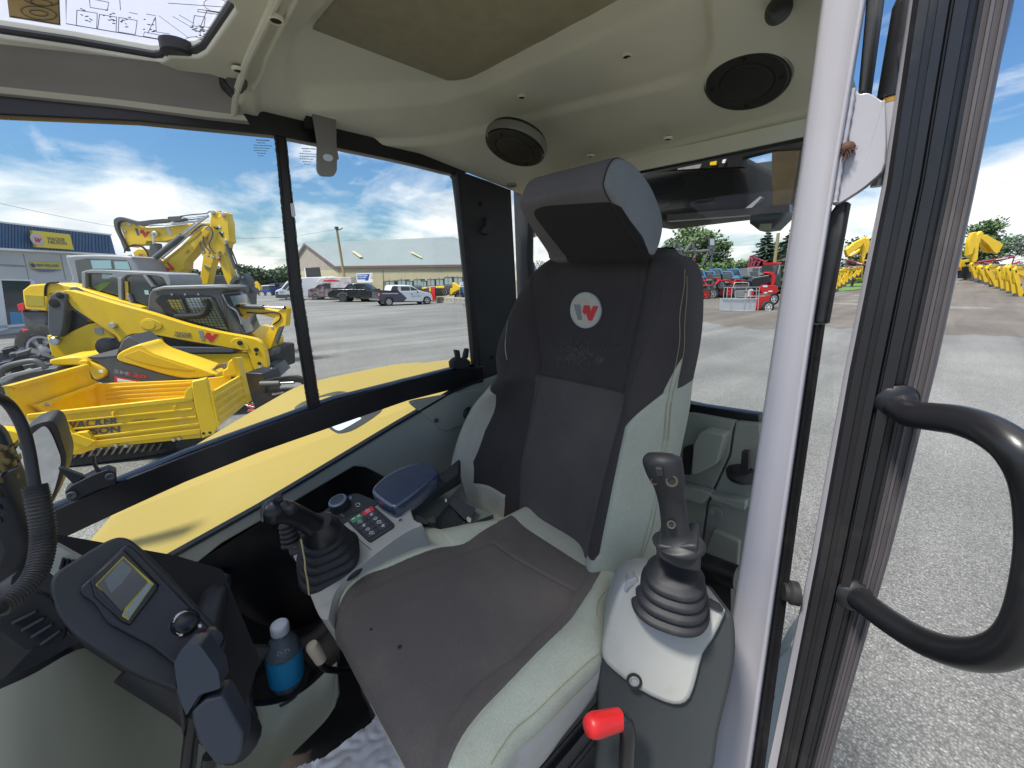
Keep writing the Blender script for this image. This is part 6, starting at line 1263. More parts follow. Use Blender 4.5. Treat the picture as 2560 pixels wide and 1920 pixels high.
mb = MB(); mb.quadbox([W3(-ol, -ov-.03, ez-k_*ov-.12), W3(LLn, -ov-.03, ez-k_*ov-.12), W3(LLn, -ov-.03, ez-k_*ov+.14), W3(-ol, -ov-.03, ez-k_*ov+.14)], dirG*-.06); mb.obj('eave_trim', trim, wh, 0)
for s_, b0_ in ((1, -ov), (-1, WG+ov)):
    mb = MB(); mb.quadbox([W3(-ol-.03, b0_, ez-k_*ov-.12), W3(-ol-.03, WG*.5, az_-.12), W3(-ol-.03, WG*.5, az_+.20), W3(-ol-.03, b0_, ez-k_*ov+.20)], dirL*-.06); mb.obj('gable_trim', trim, wh, 0)
S(wh, 'doorway', 'hole', 'M', [(1205, 812), (1470, 795), (1500, 985), (1500, 1300), (1235, 1300)], wg, .05, front=.08); S(wh, 'door_frame', 'wht', 'M', [(1195, 815), (1210, 812), (1238, 990), (1222, 990)], wg, .05, front=.10)
for q in ([(0, 525), (60, 522), (205, 625), (190, 640), (150, 640)], [(1075, 545), (1130, 540), (1300, 640), (1290, 655)], [(2020, 565), (2080, 565), (2160, 640), (2100, 620)]):
    m0 = (W3(0, 0, ez+.2), Vector((0, 0, 1)).cross(dirL).normalized()*0+dirL.cross((W3(0, WG*.5, az_)-W3(0, 0, ez))).normalized()); S(rfo, 'faded_panel', mat('faded_panel', (.42, .38, .22), .7), 'N', q, m0, .02, front=.22)
# pole, cable, signs
def simple(name, label, cat, mb, m, **k): return mb.obj(name, m, None, 60, label=label, category=cat, **k)
pp = thing('utility_pole', 'leaning wooden utility pole before the warehouse with cable and lamp bracket', 'pole', FDp('M', 1900, 1000, 50)*1); ptop, pbot = FDp('M', 1780, 75, 50), FDp('M', 1930, 1150, 50); pbot.z = GZ; pbot2 = FDp('M', 1975, 1300, 50); pbot = Vector((pbot2.x, pbot2.y, GZ))
mb = MB(); mb.tube([pbot, ptop], [.17, .13], n=10); mb.obj('pole_shaft', mat('pole_wood', (.30, .24, .12), .9, var=.2), pp)
mb = MB(); mb.box(ptop, (.35, .35, .3)); mb.obj('pole_head', MT['dgrey'], pp); mb = MB(); mb.tube([FDp('M', 1810, 110, 50), FDp('M', 1850, 100, 50), FDp('M', 1895, 72, 50)], .06, n=6); mb.obj('lamp_bracket', MT['dgrey'], pp)
far_ = FDp('A', -200, 1245, 26)
mb = MB(); cabl = [FDp('A', -200, 1250, 26), FDp('A', 0, 1308, 27.5), FDp('A', 740, 1458, 33), FDp('M', -500, 265, 38), FDp('M', 0, 268, 40.5), FDp('M', 830, 240, 45), FDp('M', 1250, 190, 47), FDp('M', 1770, 95, 50)]
mb.tube(crv(cabl, 5), .012, n=4); simple('overhead_cable', 'thin overhead cable sagging across the sky to the utility pole', 'cable', mb, MT['dgrey'])
sgn = thing('blue_sign', 'blue and white slanted sign with a yellow corner before the warehouse wall', 'sign', FDp('N', 200, 1000, 49))
spl = FP('N', 0, 49, 2200, 46.5)
S(sgn, 'sign_back', 'wht', 'N', [(75, 915), (375, 900), (382, 1075), (90, 1080)], spl, .08); S(sgn, 'blue_field', mat('sign_blue', (.015, .08, .42), .4), 'N', [(84, 932), (326, 920), (296, 1038), (245, 1040), (248, 1015), (102, 1018)], spl, .02, front=.02); S(sgn, 'yellow_corner', mat('sign_amber', (.8, .5, .05), .4), 'N', [(348, 935), (362, 908), (376, 1000), (336, 1005)], spl, .02, front=.02)
text('INVENTAIRE', 'sign_text', 'N', (98, 970), (288, 962), (96, 944), (spl[0]+pn(spl)*.02, spl[1]), MT['wht'], sgn, off=.02, bold=.03); text("D'USAGÉS", 'sign_text', 'N', (104, 1002), (262, 996), (102, 976), (spl[0]+pn(spl)*.02, spl[1]), MT['wht'], sgn, off=.02, bold=.03)
for q in (110, 360): Tb(sgn, 'sign_leg', 'mgrey', 'N', [(q, 1075), (q+12, 1250)], spl, .04)
mb = MB(); mb.tube([FDp('N', 570, 840, 47), Vector((*FDp('N', 585, 1200, 47).xy, GZ))], .035, n=6); simple('thin_post', 'thin dark upright post right of the blue slanted sign', 'post', mb, MT['dgrey'])
for k, (q, lab_) in enumerate((([(1565, 1345), (1885, 1355), (1888, 1470), (1560, 1455)], 'left long concrete barrier block behind the white pickup bonnet'), ([(1892, 1360), (2240, 1370), (2240, 1480), (1892, 1472)], 'right long concrete barrier block below the small red and white sign'))):
    gp_ = G('N', q[3][0], q[3][1]); gq = G('N', q[2][0], q[2][1]); pl = vpl(gp_, gq); t_ = thing('concrete_block', lab_, 'concrete block', gp_, 'concrete barrier blocks'); cb_ = S(t_, 'block', mat('concrete', (.36, .34, .29), .9, var=.12, vscale=3, bump=.3, bscale=30) if k == 0 else bpy.data.materials['concrete'], 'N', q, pl, .7, .03)
    for j in range(4): S(cb_, 'lifting_slot', 'dgrey', 'N', [(q[0][0]+35+j*72, q[0][1]+35+j*2), (q[0][0]+50+j*72, q[0][1]+35+j*2), (q[0][0]+45+j*72, q[0][1]+58+j*2), (q[0][0]+38+j*72, q[0][1]+58+j*2)], pl, .02, front=.006)
# ---------------------------------------------------------------- road vehicles by the warehouse
win = mat('vehicle_glass', (.04, .06, .07), .08, spec=1); chrome = MT['steel']
def veh(name, label, f, gl_, gr_, W=1.95): a, b = G(f, *gl_), G(f, *gr_); return thing(name, label, {'pickup_truck': 'pickup truck', 'delivery_van': 'van', 'camper_truck': 'truck'}[name], a), vpl(a, b), W
def wheels(t_, f, pos, pl, r, W, rim='steel'):
    for u, v in pos:
        g_ = PL(f, u, v, pl); up_ = g_+Vector((0, 0, 0)); wheel(t_, f, u, v, pl, r, .24, rim, -.02); wheel(t_, f, u, v, pl, r, .24, rim, W-.22)
# delivery van
t_, pl, W = veh('delivery_van', 'high roofed white delivery van behind the sash post', 'M', (890, 1400), (1300, 1392))
S(t_, 'body', 'wht', 'M', [(648, 1290), (655, 1235), (700, 1210), (760, 1190), (850, 1070), (930, 1015), (1010, 998), (1230, 985), (1750, 965), (1760, 1330), (1010, 1340), (900, 1330), (860, 1345), (700, 1350)], pl, 2.0, .06); S(t_, 'windscreen', win, 'M', [(775, 1195), (870, 1098), (925, 1098), (870, 1170), (840, 1205)], pl, .05, front=.02); S(t_, 'side_window', win, 'M', [(860, 1225), (925, 1140), (1010, 1110), (1010, 1190), (950, 1215)], pl, .05, front=.02)
S(t_, 'grey_bumper', 'dgrey', 'M', [(648, 1295), (800, 1300), (1010, 1300), (1010, 1325), (800, 1370), (660, 1360)], pl, 1.9, .03, front=.03); S(t_, 'headlight', 'mgrey', 'M', [(725, 1245), (815, 1240), (780, 1265), (735, 1270)], pl, .05, front=.03); S(t_, 'grille', 'dgrey', 'M', [(655, 1250), (700, 1245), (702, 1290), (658, 1292)], pl, .05, front=.03)
wheels(t_, 'M', [(888, 1352)], pl, .37, 2.0)
# wrapped camper truck
t_, pl, W = veh('camper_truck', 'maroon and grey wrapped truck with white camper box overhanging its cab', 'M', (1390, 1400), (1900, 1398))
camo = mat('printed_wrap', (.16, .11, .12), .4, var=.9, vscale=2.2, dirt=(.45, .40, .36), dscale=3, damt=.8); boxw = mat('camper_shell', (.62, .58, .58), .4, var=.2, vscale=1.5, dirt=(.35, .12, .14), dscale=1.2, damt=.9)
S(t_, 'camper_box', boxw, 'M', [(1420, 1065), (1480, 1000), (1620, 980), (2040, 978), (2060, 1090), (2060, 1180), (1680, 1180), (1665, 1098), (1430, 1092)], pl, 2.2, .05, front=.1); S(t_, 'body', camo, 'M', [(1255, 1330), (1250, 1200), (1380, 1175), (1440, 1115), (1680, 1110), (1900, 1150), (1900, 1340), (1480, 1350)], pl, 1.95, .05); S(t_, 'windscreen', win, 'M', [(1375, 1180), (1440, 1120), (1500, 1120), (1450, 1180)], pl, .05, front=.02); S(t_, 'side_window', win, 'M', [(1520, 1130), (1660, 1125), (1665, 1180), (1560, 1185)], pl, .05, front=.02)
S(t_, 'stripe', 'inkred', 'M', [(1530, 1052), (1560, 1032), (1700, 1022), (1840, 1040), (1840, 1050), (1700, 1056)], pl, .02, front=.13); S(t_, 'lower_skirt', 'dgrey', 'M', [(1255, 1320), (1480, 1330), (1480, 1365), (1255, 1360)], pl, 1.9, front=.02); wheels(t_, 'M', [(1388, 1345)], pl, .40, 1.95)
# black pickup
t_, pl, W = veh('pickup_truck', 'black pickup truck with big off road tyres, behind the beige pickup', 'M', (1895, 1440), (2600, 1440))
blkcar = mat('black_car_paint', (.015, .017, .02), .2, coat=.6)
S(t_, 'body', blkcar, 'M', [(1610, 1330), (1615, 1270), (1690, 1215), (1840, 1205), (2480, 1200), (2480, 1350), (2000, 1360), (1990, 1290), (1880, 1260), (1800, 1300), (1790, 1370), (1640, 1360)], pl, 1.95, .05); S(t_, 'cab_top', blkcar, 'M', [(1880, 1210), (1990, 1110), (2060, 1092), (2280, 1095), (2340, 1140), (2430, 1210)], pl, 1.8, .08, front=-.06); S(t_, 'side_window', win, 'M', [(1960, 1195), (2020, 1130), (2130, 1122), (2130, 1195)], pl, .05, front=-.04); S(t_, 'rear_side_window', win, 'N', [(185, 1140), (250, 1145), (300, 1200), (200, 1205)], pl, .05, front=-.04); S(t_, 'arch', 'dgrey', 'M', [(1795, 1340), (1800, 1290), (1880, 1250), (1970, 1270), (1995, 1330), (1970, 1330), (1940, 1290), (1870, 1280), (1830, 1310), (1820, 1350)], pl, .1, front=.04)
wheels(t_, 'M', [(1893, 1368)], pl, .47, 1.95, 'dgrey'); mb = MB()
# beige pickup (rear view)
t_, pl, W = veh('pickup_truck', 'cream pickup truck seen from behind with open tailgate rack, between black and two tone pickups', 'N', (225, 1452), (560, 1452))
cream = mat('cream_paint', (.66, .62, .48), .4); pf_ = FP('N', 30, 45, 330, 44.5)
S(t_, 'tailgate', cream, 'N', [(28, 1240), (180, 1235), (325, 1232), (325, 1385), (230, 1385), (50, 1370), (30, 1330)], pf_, 2.5, .05); S(t_, 'cab_top', 'wht', 'N', [(345, 1240), (385, 1160), (500, 1145), (690, 1160), (720, 1240)], pf_, 1.6, .06, front=-2.5); S(t_, 'side_window', win, 'N', [(535, 1180), (620, 1175), (640, 1230), (540, 1230)], pf_, .05, front=-2.47); S(t_, 'rear_window', win, 'N', [(375, 1180), (480, 1175), (480, 1230), (370, 1230)], pf_, .05, front=-2.47)
S(t_, 'bumper', 'steel', 'N', [(25, 1330), (222, 1332), (222, 1362), (30, 1358)], pf_, .2, .02, front=.15); S(t_, 'tail_light', 'inkred', 'N', [(178, 1258), (200, 1260), (215, 1310), (195, 1325), (180, 1300)], pf_, .05, front=.03); S(t_, 'axle_shade', 'tyre', 'N', [(130, 1375), (270, 1385), (265, 1440), (180, 1450), (145, 1410)], pf_, .5, front=-.2); mb = MB()
S(t_, 'ladder_rack', 'dgrey', 'N', [(355, 1062), (512, 1055), (512, 1072), (375, 1080), (375, 1235), (358, 1235)], pf_, .06, front=-2.3)
S(t_, 'rack_box', 'dgrey', 'N', [(380, 1075), (505, 1068), (505, 1150), (382, 1155)], pf_, .4, front=-2.35)
# two tone pickup
t_, pl, W = veh('pickup_truck', 'pickup truck with dark purple bed and white cab, nearest of the parked trucks', 'N', (682, 1512), (1388, 1482))
purple = mat('plum_paint', (.085, .07, .105), .35, coat=.3); bw = MT['wht']
tb = S(t_, 'bed', purple, 'N', [(500, 1240), (860, 1238), (930, 1290), (1010, 1370), (960, 1415), (770, 1430), (750, 1370), (690, 1345), (630, 1360), (600, 1420), (500, 1405)], pl, 1.95, .04)
S(t_, 'body', bw, 'N', [(862, 1238), (1260, 1230), (1310, 1245), (1450, 1275), (1475, 1310), (1475, 1390), (1445, 1400), (1430, 1355), (1380, 1335), (1330, 1350), (1305, 1425), (960, 1420), (1012, 1370), (930, 1290)], pl, 1.95, .04); S(t_, 'cab_top', bw, 'N', [(720, 1240), (750, 1140), (790, 1130), (1060, 1128), (1120, 1145), (1190, 1190), (1265, 1240)], pl, 1.75, .06, front=-.08)
S(t_, 'side_window', win, 'N', [(905, 1158), (1060, 1160), (1085, 1248), (912, 1242)], pl, .05, front=-.06); S(t_, 'side_window', win, 'N', [(1078, 1160), (1130, 1168), (1200, 1205), (1255, 1255), (1100, 1250)], pl, .05, front=-.06); S(t_, 'rear_window', win, 'N', [(722, 1225), (745, 1150), (790, 1140), (850, 1152), (850, 1222)], pl, .05, front=-.06); S(t_, 'tail_light', 'inkred', 'N', [(462, 1280), (518, 1272), (514, 1330), (468, 1335)], pl, .3, front=.03)
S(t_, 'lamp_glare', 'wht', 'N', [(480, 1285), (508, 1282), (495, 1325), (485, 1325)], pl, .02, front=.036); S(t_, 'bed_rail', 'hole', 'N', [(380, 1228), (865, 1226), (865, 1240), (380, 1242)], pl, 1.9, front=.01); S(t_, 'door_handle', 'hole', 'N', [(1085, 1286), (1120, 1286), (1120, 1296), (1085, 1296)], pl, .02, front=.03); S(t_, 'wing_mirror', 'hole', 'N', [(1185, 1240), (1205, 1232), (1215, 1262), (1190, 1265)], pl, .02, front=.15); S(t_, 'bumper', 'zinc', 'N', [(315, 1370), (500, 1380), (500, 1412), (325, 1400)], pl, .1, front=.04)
text('J-RENÉ LAFOND', 'door_lettering', 'N', (1090, 1342), (1272, 1338), (1090, 1322), pl, MT['inkg'], t_, off=.045, bold=.02)
S(t_, 'bed_stripe', 'wht', 'N', [(555, 1278), (850, 1276), (850, 1288), (555, 1290)], pl, .01, front=.012)
te_ = pn(pl).cross(Vector((0, 0, 1))); wheels(t_, 'N', [(682, 1435), (1385, 1408)], pl, .41, 1.95)
S(t_, 'sill', 'dgrey', 'N', [(770, 1428), (1310, 1418), (1310, 1436), (770, 1446)], pl, 1.7, front=-.04)
# blue tractors and a small yellow digger in the distance, left of the van
for k, (x0, y0, w_, lab_) in enumerate(((395, 1130, 150, 'blue tractor with pale cab frame, left of two near the wood'), (540, 1100, 110, 'blue tractor right of its twin, just left of the white van'))):
    pl = FP('M', 0, 60+k*2, 2000, 60+k*2); t_ = thing('tractor', lab_, 'tractor', FDp('M', x0, 1300, 60), 'blue tractors'); bl_ = mat('tractor_blue', (.02, .08, .38), .4) if k == 0 else bpy.data.materials['tractor_blue']
    S(t_, 'body', bl_, 'M', [(x0, y0+80), (x0+w_, y0+60), (x0+w_+5, y0+180), (x0, y0+190)], pl, 1.5, .1, r=14); S(t_, 'cab_roof', 'wht' if k == 0 else bl_, 'M', [(x0+5, y0), (x0+w_-10, y0-8), (x0+w_, y0+10), (x0, y0+18)], pl, 1.4, .03); S(t_, 'cab_glass', win, 'M', [(x0+12, y0+18), (x0+w_-10, y0+12), (x0+w_-10, y0+65), (x0+12, y0+82)], pl, 1.3)
    for q in (0, w_-20): wheel(t_, 'M', x0+q+10, y0+165, pl, .55-.0*q, .35, 'wht', -.05)
pl = FP('M', 0, 64, 2000, 64); t_ = thing('small_digger', 'small yellow digger arm with dark bucket left of the blue tractors', 'digger', FDp('M', 330, 1300, 64)); S(t_, 'arm', 'yel', 'M', [(262, 1080), (290, 1055), (345, 1110), (375, 1190), (360, 1270), (335, 1250), (340, 1190), (300, 1120), (265, 1110)], pl, .4); S(t_, 'bucket', 'dgrey', 'M', [(240, 1250), (330, 1255), (335, 1300), (270, 1290)], pl, .8); S(t_, 'stick', 'yel', 'M', [(280, 1100), (320, 1130), (320, 1240), (280, 1200)], pl, .3)
mb = MB(); mb.slab('M', [(620, 1100), (820, 1080), (900, 1090), (900, 1200), (640, 1210)], FP('M', 0, 75, 2000, 75), .2); simple('plank_fence', 'dark weathered plank fence left of the white van', 'fence', mb, mat('fence_plank', (.08, .075, .07), .9, var=.4, vscale=6))
# row of used compact loaders behind the pickups
def cmp_(x0, y0, w_, h_, body, lab_, k):
    pl = FP('N', 0, 46.5+k*.0, 2200, 44.0); t_ = thing('compact_loader', lab_, 'loader', FDp('N', x0+w_/2, y0+h_, 45), 'used machines before the warehouse')
    fr__ = MT['dgrey']; cb2 = S(t_, 'cab_frame', fr__, 'N', [(x0, y0), (x0+w_*.85, y0-4), (x0+w_, y0+h_*.16), (x0+w_*1.02, y0+h_*.5), (x0+w_*.02, y0+h_*.5)], pl, 1.3, .05)
    for a, b in ((.10, .42), (.52, .90)): S(cb2, 'cab_window', mat('cab_glass_pale', (.30, .38, .36), .1) if 'cab_glass_pale' not in bpy.data.materials else bpy.data.materials['cab_glass_pale'], 'N', [(x0+w_*a, y0+h_*.08), (x0+w_*b, y0+h_*.07), (x0+w_*(b+.04), y0+h_*.44), (x0+w_*a, y0+h_*.45)], pl, .05, front=.01)
    S(t_, 'body', body, 'N', [(x0+w_*.0, y0+h_*.5), (x0+w_*1.05, y0+h_*.46), (x0+w_*1.15, y0+h_*.7), (x0+w_*.95, y0+h_*.85), (x0, y0+h_*.85)], pl, 1.4, .08, front=.05)
    for q in (.12, .85): wheel(t_, 'N', x0+w_*q, y0+h_*.88, pl, .42, .3, 'mgrey', -.1)
    S(t_, 'beacon', 'inkred', 'N', [(x0+w_*.25, y0-22), (x0+w_*.33, y0-22), (x0+w_*.33, y0), (x0+w_*.25, y0)], pl, .1, front=-.3)
for k, (x0, y0, w_, h_, b_, lab_) in enumerate(((600, 1045, 190, 250, 'dgrey', 'grey compact loader farthest left behind the two tone pickup'), (835, 1025, 160, 250, 'dgrey', 'dark compact loader above the two tone pickup roof'), (1000, 1048, 120, 230, 'yel', 'open canopy machine right of the dark compact loaders'), (1130, 1018, 150, 260, 'dgrey', 'black cab loader behind the pickup windscreen'),
    (1265, 1050, 110, 240, 'yel', 'yellow loader with dark canopy between two black cabs'), (1380, 1015, 150, 270, 'mgrey', 'grey cab machine above the pickup bonnet'), (1540, 1008, 150, 280, 'yel', 'yellow machine with pale cab left of the tall cabs'), (1695, 975, 160, 310, 'dgrey', 'tall pale cab loader, left of the tall pair'), (1870, 978, 170, 300, 'yel', 'tall pale cab loader, right of the tall pair'))): cmp_(x0, y0, w_, h_, MT[b_], lab_, k)
pl = FP('N', 0, 44.5, 2200, 42.5); t_ = thing('yellow_bucket_loader', 'bright yellow loader shovel raised beside the small red and white sign', 'loader', FDp('N', 1900, 1350, 43)); S(t_, 'shovel', 'yel', 'N', [(1850, 1075), (1990, 1160), (1985, 1205), (1870, 1260), (1830, 1310), (1808, 1290), (1810, 1190), (1850, 1180)], pl, .8, .04)
S(t_, 'body', mat('tractor_blue2', (.06, .16, .30), .5), 'N', [(1990, 1060), (2180, 1050), (2190, 1350), (1960, 1350), (1960, 1180)], pl, 1.2, .1, front=-.4); wheel(t_, 'N', 1960, 1350, pl, .5, .35, 'mgrey', .2)
t_ = thing('price_sign', 'small white board with red and blue print on a thin stand by the barrier', 'sign', FDp('N', 2040, 1350, 42)); pl = FP('N', 0, 43.5, 2200, 41.5); S(t_, 'board', 'wht', 'N', [(1985, 1078), (2095, 1078), (2095, 1158), (1985, 1158)], pl, .05)
text('VENTE', 'board_text', 'N', (1998, 1112), (2082, 1112), (1998, 1092), pl, mat('blue_ink', (.05, .15, .5), .5), t_, off=.02, bold=.02); text('USAGÉ', 'board_text', 'N', (1998, 1146), (2082, 1146), (1998, 1124), pl, MT['inkred'], t_, off=.02, bold=.02) if False else None
S(t_, 'print_line', 'inkred', 'N', [(1998, 1128), (2082, 1128), (2082, 1142), (1998, 1142)], pl, .01, front=.012)
for q in (1990, 2090): Tb(t_, 'stand_leg', 'mgrey', 'N', [(q, 1158), (q, 1352)], pl, .03)
t_ = thing('red_attachment', 'orange red implement standing right of the pickup bonnet', 'implement', FDp('N', 1490, 1400, 42)); pl = FP('N', 0, 42.8, 2200, 41); S(t_, 'frame', 'redp', 'N', [(1425, 1160), (1525, 1160), (1545, 1400), (1485, 1410), (1470, 1300), (1440, 1240)], pl, .3, .02); S(t_, 'guard', 'yel', 'N', [(1430, 1155), (1450, 1155), (1450, 1240), (1425, 1240)], pl, .3, front=.02); S(t_, 'motor', 'blk', 'N', [(1540, 1180), (1640, 1180), (1650, 1330), (1545, 1330)], pl, .5, .03)
t_ = thing('red_box', 'orange red box at the right end of the barrier', 'box', FDp('N', 2140, 1360, 41.5)); S(t_, 'shell', mat('orange_red', (.75, .06, .02), .5), 'N', [(2095, 1290), (2185, 1285), (2185, 1365), (2095, 1362)], pl, .6, .03); S(t_, 'opening', 'hole', 'N', [(2125, 1300), (2160, 1300), (2160, 1320), (2125, 1320)], pl, .01, front=.012)
# ================================================================ MACHINES ON THE LEFT
def hyd(parent, f, a, b, c, pl, r1, r2, front=0.0):      # cylinder barrel a-b, rod b-c
    bb_ = Tb(parent, 'cylinder', 'dgrey', f, [a, b], pl, r1, 14, front); Tb(bb_, 'piston_rod', 'steel', f, [b, c], pl, r2, 10, front); return bb_
# --- two tall excavators behind everything; the yard level under them is hidden
hA, hB = 12.5, 11.2
plA = FP('O', 0, hA, 2212, hA*1.04); plB = FP('O', 0, hB, 2212, hB*1.04)
xa = thing('excavator', 'rear excavator with level upper boom and grey letters beside red mark', 'excavator', (FDp('O', 600, 1000, hA+1).x, FDp('O', 600, 1000, hA+1).y, GZ))
boomA = S(xa, 'boom', 'yel', 'O', crv([(250, 350), (290, 325), (390, 325), (440, 345), (500, 385), (560, 420), (900, 415), (1400, 350), (1620, 350), (1600, 400), (1330, 500), (1130, 570), (990, 625), (850, 642), (660, 636), (645, 690), (500, 690), (380, 720), (330, 620), (290, 520), (258, 440)], 2, True), plA, .34, .02)
S(boomA, 'lower_boom', 'yel', 'O', [(440, 800), (520, 745), (620, 750), (690, 860), (700, 960), (655, 1080), (560, 1085), (500, 960)], plA, .34, .03)
S(boomA, 'boom_rib', mat('yellow_shadow_side', (.50, .33, .02), .5), 'O', [(1060, 360), (1010, 480), (1110, 500), (1330, 470), (1480, 400), (1400, 360)], plA, .02, front=-.004) if False else None
S(xa, 'hose_guard', 'dgrey', 'O', crv([(178, 330), (200, 290), (250, 268), (320, 268), (430, 300), (560, 330), (720, 312), (860, 298), (1010, 292), (1020, 340), (860, 360), (740, 385), (640, 400), (560, 395), (430, 345), (330, 322), (265, 338), (240, 380), (248, 460), (300, 580), (400, 780), (335, 760), (280, 620), (200, 460)], 2, True), plA, .12, .01, front=.08)
S(xa, 'valve_cover', 'dgrey', 'O', fillet([(1010, 262), (1200, 250), (1240, 325), (1050, 338), (1015, 320)], 12), plA, .3, .02, front=.1)
for o_ in (0, 1, 2): Tb(xa, 'hydraulic_hose', 'rub' if o_ != 1 else 'steel', 'O', crv([(1210, 255+o_*30), (1400, 232+o_*30), (1600, 215+o_*22), (1660, 185), (1830, 185)] if o_ == 0 else [(1230, 262+o_*26), (1450, 240+o_*30), (1640, 235+o_*16)], 4), plA, .015, 6, .1)
Tb(xa, 'steel_pipe', 'steel', 'O', crv([(720, 400), (850, 385), (1100, 378), (1380, 340), (1500, 330)], 3), plA, .025, 8, .06); Tb(xa, 'steel_pipe', 'steel', 'O', [(760, 375), (1000, 368), (1380, 330)], plA, .02, 8, .05)
for k in range(4): Tb(xa, 'hydraulic_hose', 'rub', 'O', crv([(345, 770+k*14), (420, 725-k*4), (540, 700-k*6+k*k), (650, 735+k*8), (705, 830+k*6), (712, 980)], 4), plA, .015, 6, .08)
Tb(xa, 'steel_pipe', 'steel', 'O', [(400, 850), (550, 1085)], plA, .03, 8, .05); Tb(xa, 'steel_pipe', 'steel', 'O', [(430, 840), (580, 1085)], plA, .02, 8, .05)
S(xa, 'cylinder', 'dgrey', 'O', fillet([(738, 690), (762, 660), (840, 665), (862, 690), (850, 900), (820, 1090), (715, 1090)], 8), plA, .2, .05, front=.1); Tb(xa, 'piston_rod', 'steel', 'O', [(805, 680), (802, 560)], plA, .035, 12, .1); disc(xa, 'pin', 'zinc', 'O', 808, 530, plA, .09, .04, .06); disc(xa, 'pin', 'dgrey', 'O', 808, 530, plA, .03, .05, .06)
for u, v, r in ((305, 368, .045), (392, 370, .05), (322, 480, .045), (1000, 370, .03)): disc(xa, 'pin', 'zinc', 'O', u, v, plA, r, .02)
S(boomA, 'grey_letter', 'inkg', 'O', [(472, 432), (515, 438), (548, 540), (510, 540)], plA, .01, front=.006); S(boomA, 'red_letter', 'inkred', 'O', [(546, 495), (575, 452), (605, 460), (622, 490), (648, 512), (665, 480), (708, 488), (645, 566), (612, 566), (590, 510), (572, 518)], plA, .01, front=.006); S(boomA, 'sticker', 'zinc', 'O', [(948, 405), (992, 405), (1050, 545), (1020, 548), (975, 490)], plA, .01, front=.006)
S(boomA, 'warning_plate', mat('plate_outline', (.55, .25, .02), .6), 'O', [(528, 822), (590, 830), (615, 915), (565, 915)], plA, .01, front=.006)
st1 = S(xa, 'stick', 'yel', 'O', [(1520, 610), (1560, 540), (1640, 560), (1700, 900), (1690, 925), (1640, 1100), (1600, 1300), (1458, 1300), (1490, 1130), (1525, 870), (1500, 830), (1460, 818), (1460, 795), (1500, 770), (1540, 745)], plA, .3, .02, front=.02); S(st1, 'lever_bracket', 'mgrey', 'O', [(1545, 1000), (1580, 1000), (1660, 1038), (1640, 1050), (1570, 1030), (1548, 1030)], plA, .04, front=.06)
S(xa, 'counterweight', 'dgrey', 'O', fillet([(300, 1150), (1500, 1150), (1500, 1659), (300, 1659)], 30), (plA[0]-pn(plA)*.8, plA[1]), 1.5)
S(xa, 'crawler_track', 'tyre', 'B', fillet([(900, 800), (1500, 800), (1520, 900), (900, 920)], 30), (plA[0]-pn(plA)*.5, plA[1]), 1.0)
xb = thing('excavator', 'front excavator with steep boom, red mark low on it and grey quick coupler', 'excavator', (FDp('O', 900, 1000, hB+1).x, FDp('O', 900, 1000, hB+1).y, GZ))
boomB = S(xb, 'boom', 'yel', 'O', [(728, 970), (740, 935), (775, 900), (860, 908), (920, 925), (960, 895), (1180, 715), (1340, 560), (1480, 475), (1545, 405), (1600, 388), (1645, 420), (1645, 480), (1590, 560), (1500, 640), (1390, 790), (1250, 945), (1240, 1060), (1190, 1090), (1175, 1150), (1100, 1220), (1085, 1310), (1050, 1250), (1000, 1150), (880, 1105), (820, 1100), (790, 1060)], plB, .36, .03)
S(boomB, 'boom_edge', mat('yellow_edge_dark', (.60, .40, .03), .5), 'O', [(820, 1090), (840, 1020), (1180, 740), (1420, 560), (1480, 500), (1490, 470), (1340, 565), (1180, 720), (820, 1000)], plB, .02, front=.012)  # strip along the boom in a darker yellow
S(boomB, 'red_letter', 'inkred', 'O', [(922, 1045), (960, 1032), (1035, 1062), (965, 965), (990, 952), (1085, 1052), (1058, 1082), (1015, 1062), (1008, 1092), (958, 1092)], plB, .01, front=.02); S(boomB, 'warning_triangle', mat('triangle_ink', (.50, .30, .01), .5), 'O', [(1250, 815), (1300, 760), (1310, 815)], plB, .01, front=.02)
hyd(xb, 'O', (825, 900), (1250, 555), (1650, 245), plB, .072, .028, .12); Tb(xb, 'steel_pipe', 'steel', 'O', crv([(930, 900), (1120, 740), (1330, 555), (1440, 470), (1560, 395), (1640, 400)], 4), plB, .022, 8, .1); Tb(xb, 'steel_pipe', 'steel', 'O', [(1250, 510), (1450, 340), (1640, 240)], plB, .018, 8, .1)
Tb(xb, 'hydraulic_hose', 'dgrey', 'O', crv([(1390, 520), (1500, 420), (1580, 385), (1660, 410), (1715, 500), (1700, 590), (1660, 680), (1690, 760), (1760, 830)], 4), plB, .018, 8, .14); Tb(xb, 'hydraulic_hose', 'dgrey', 'O', crv([(1560, 560), (1565, 640), (1600, 720), (1670, 810)], 4), plB, .018, 8, .10); Tb(xb, 'hydraulic_hose', 'dgrey', 'O', crv([(1505, 650), (1520, 720), (1590, 790)], 4), plB, .018, 8, .10)
st2 = S(xb, 'stick', 'yel', 'O', [(1645, 190), (1665, 160), (1700, 160), (1735, 185), (1755, 245), (1775, 240), (1800, 200), (1860, 182), (1890, 200), (1900, 270), (1922, 340), (1935, 560), (1950, 640), (1900, 675), (1885, 760), (1890, 860), (1925, 950), (1975, 1180), (2005, 1330), (2020, 1400), (1945, 1425), (1905, 1310), (1855, 1200), (1790, 1010), (1755, 930), (1700, 925), (1665, 850), (1610, 740), (1602, 580), (1640, 460), (1625, 390)], plB, .3, .03, front=.02)
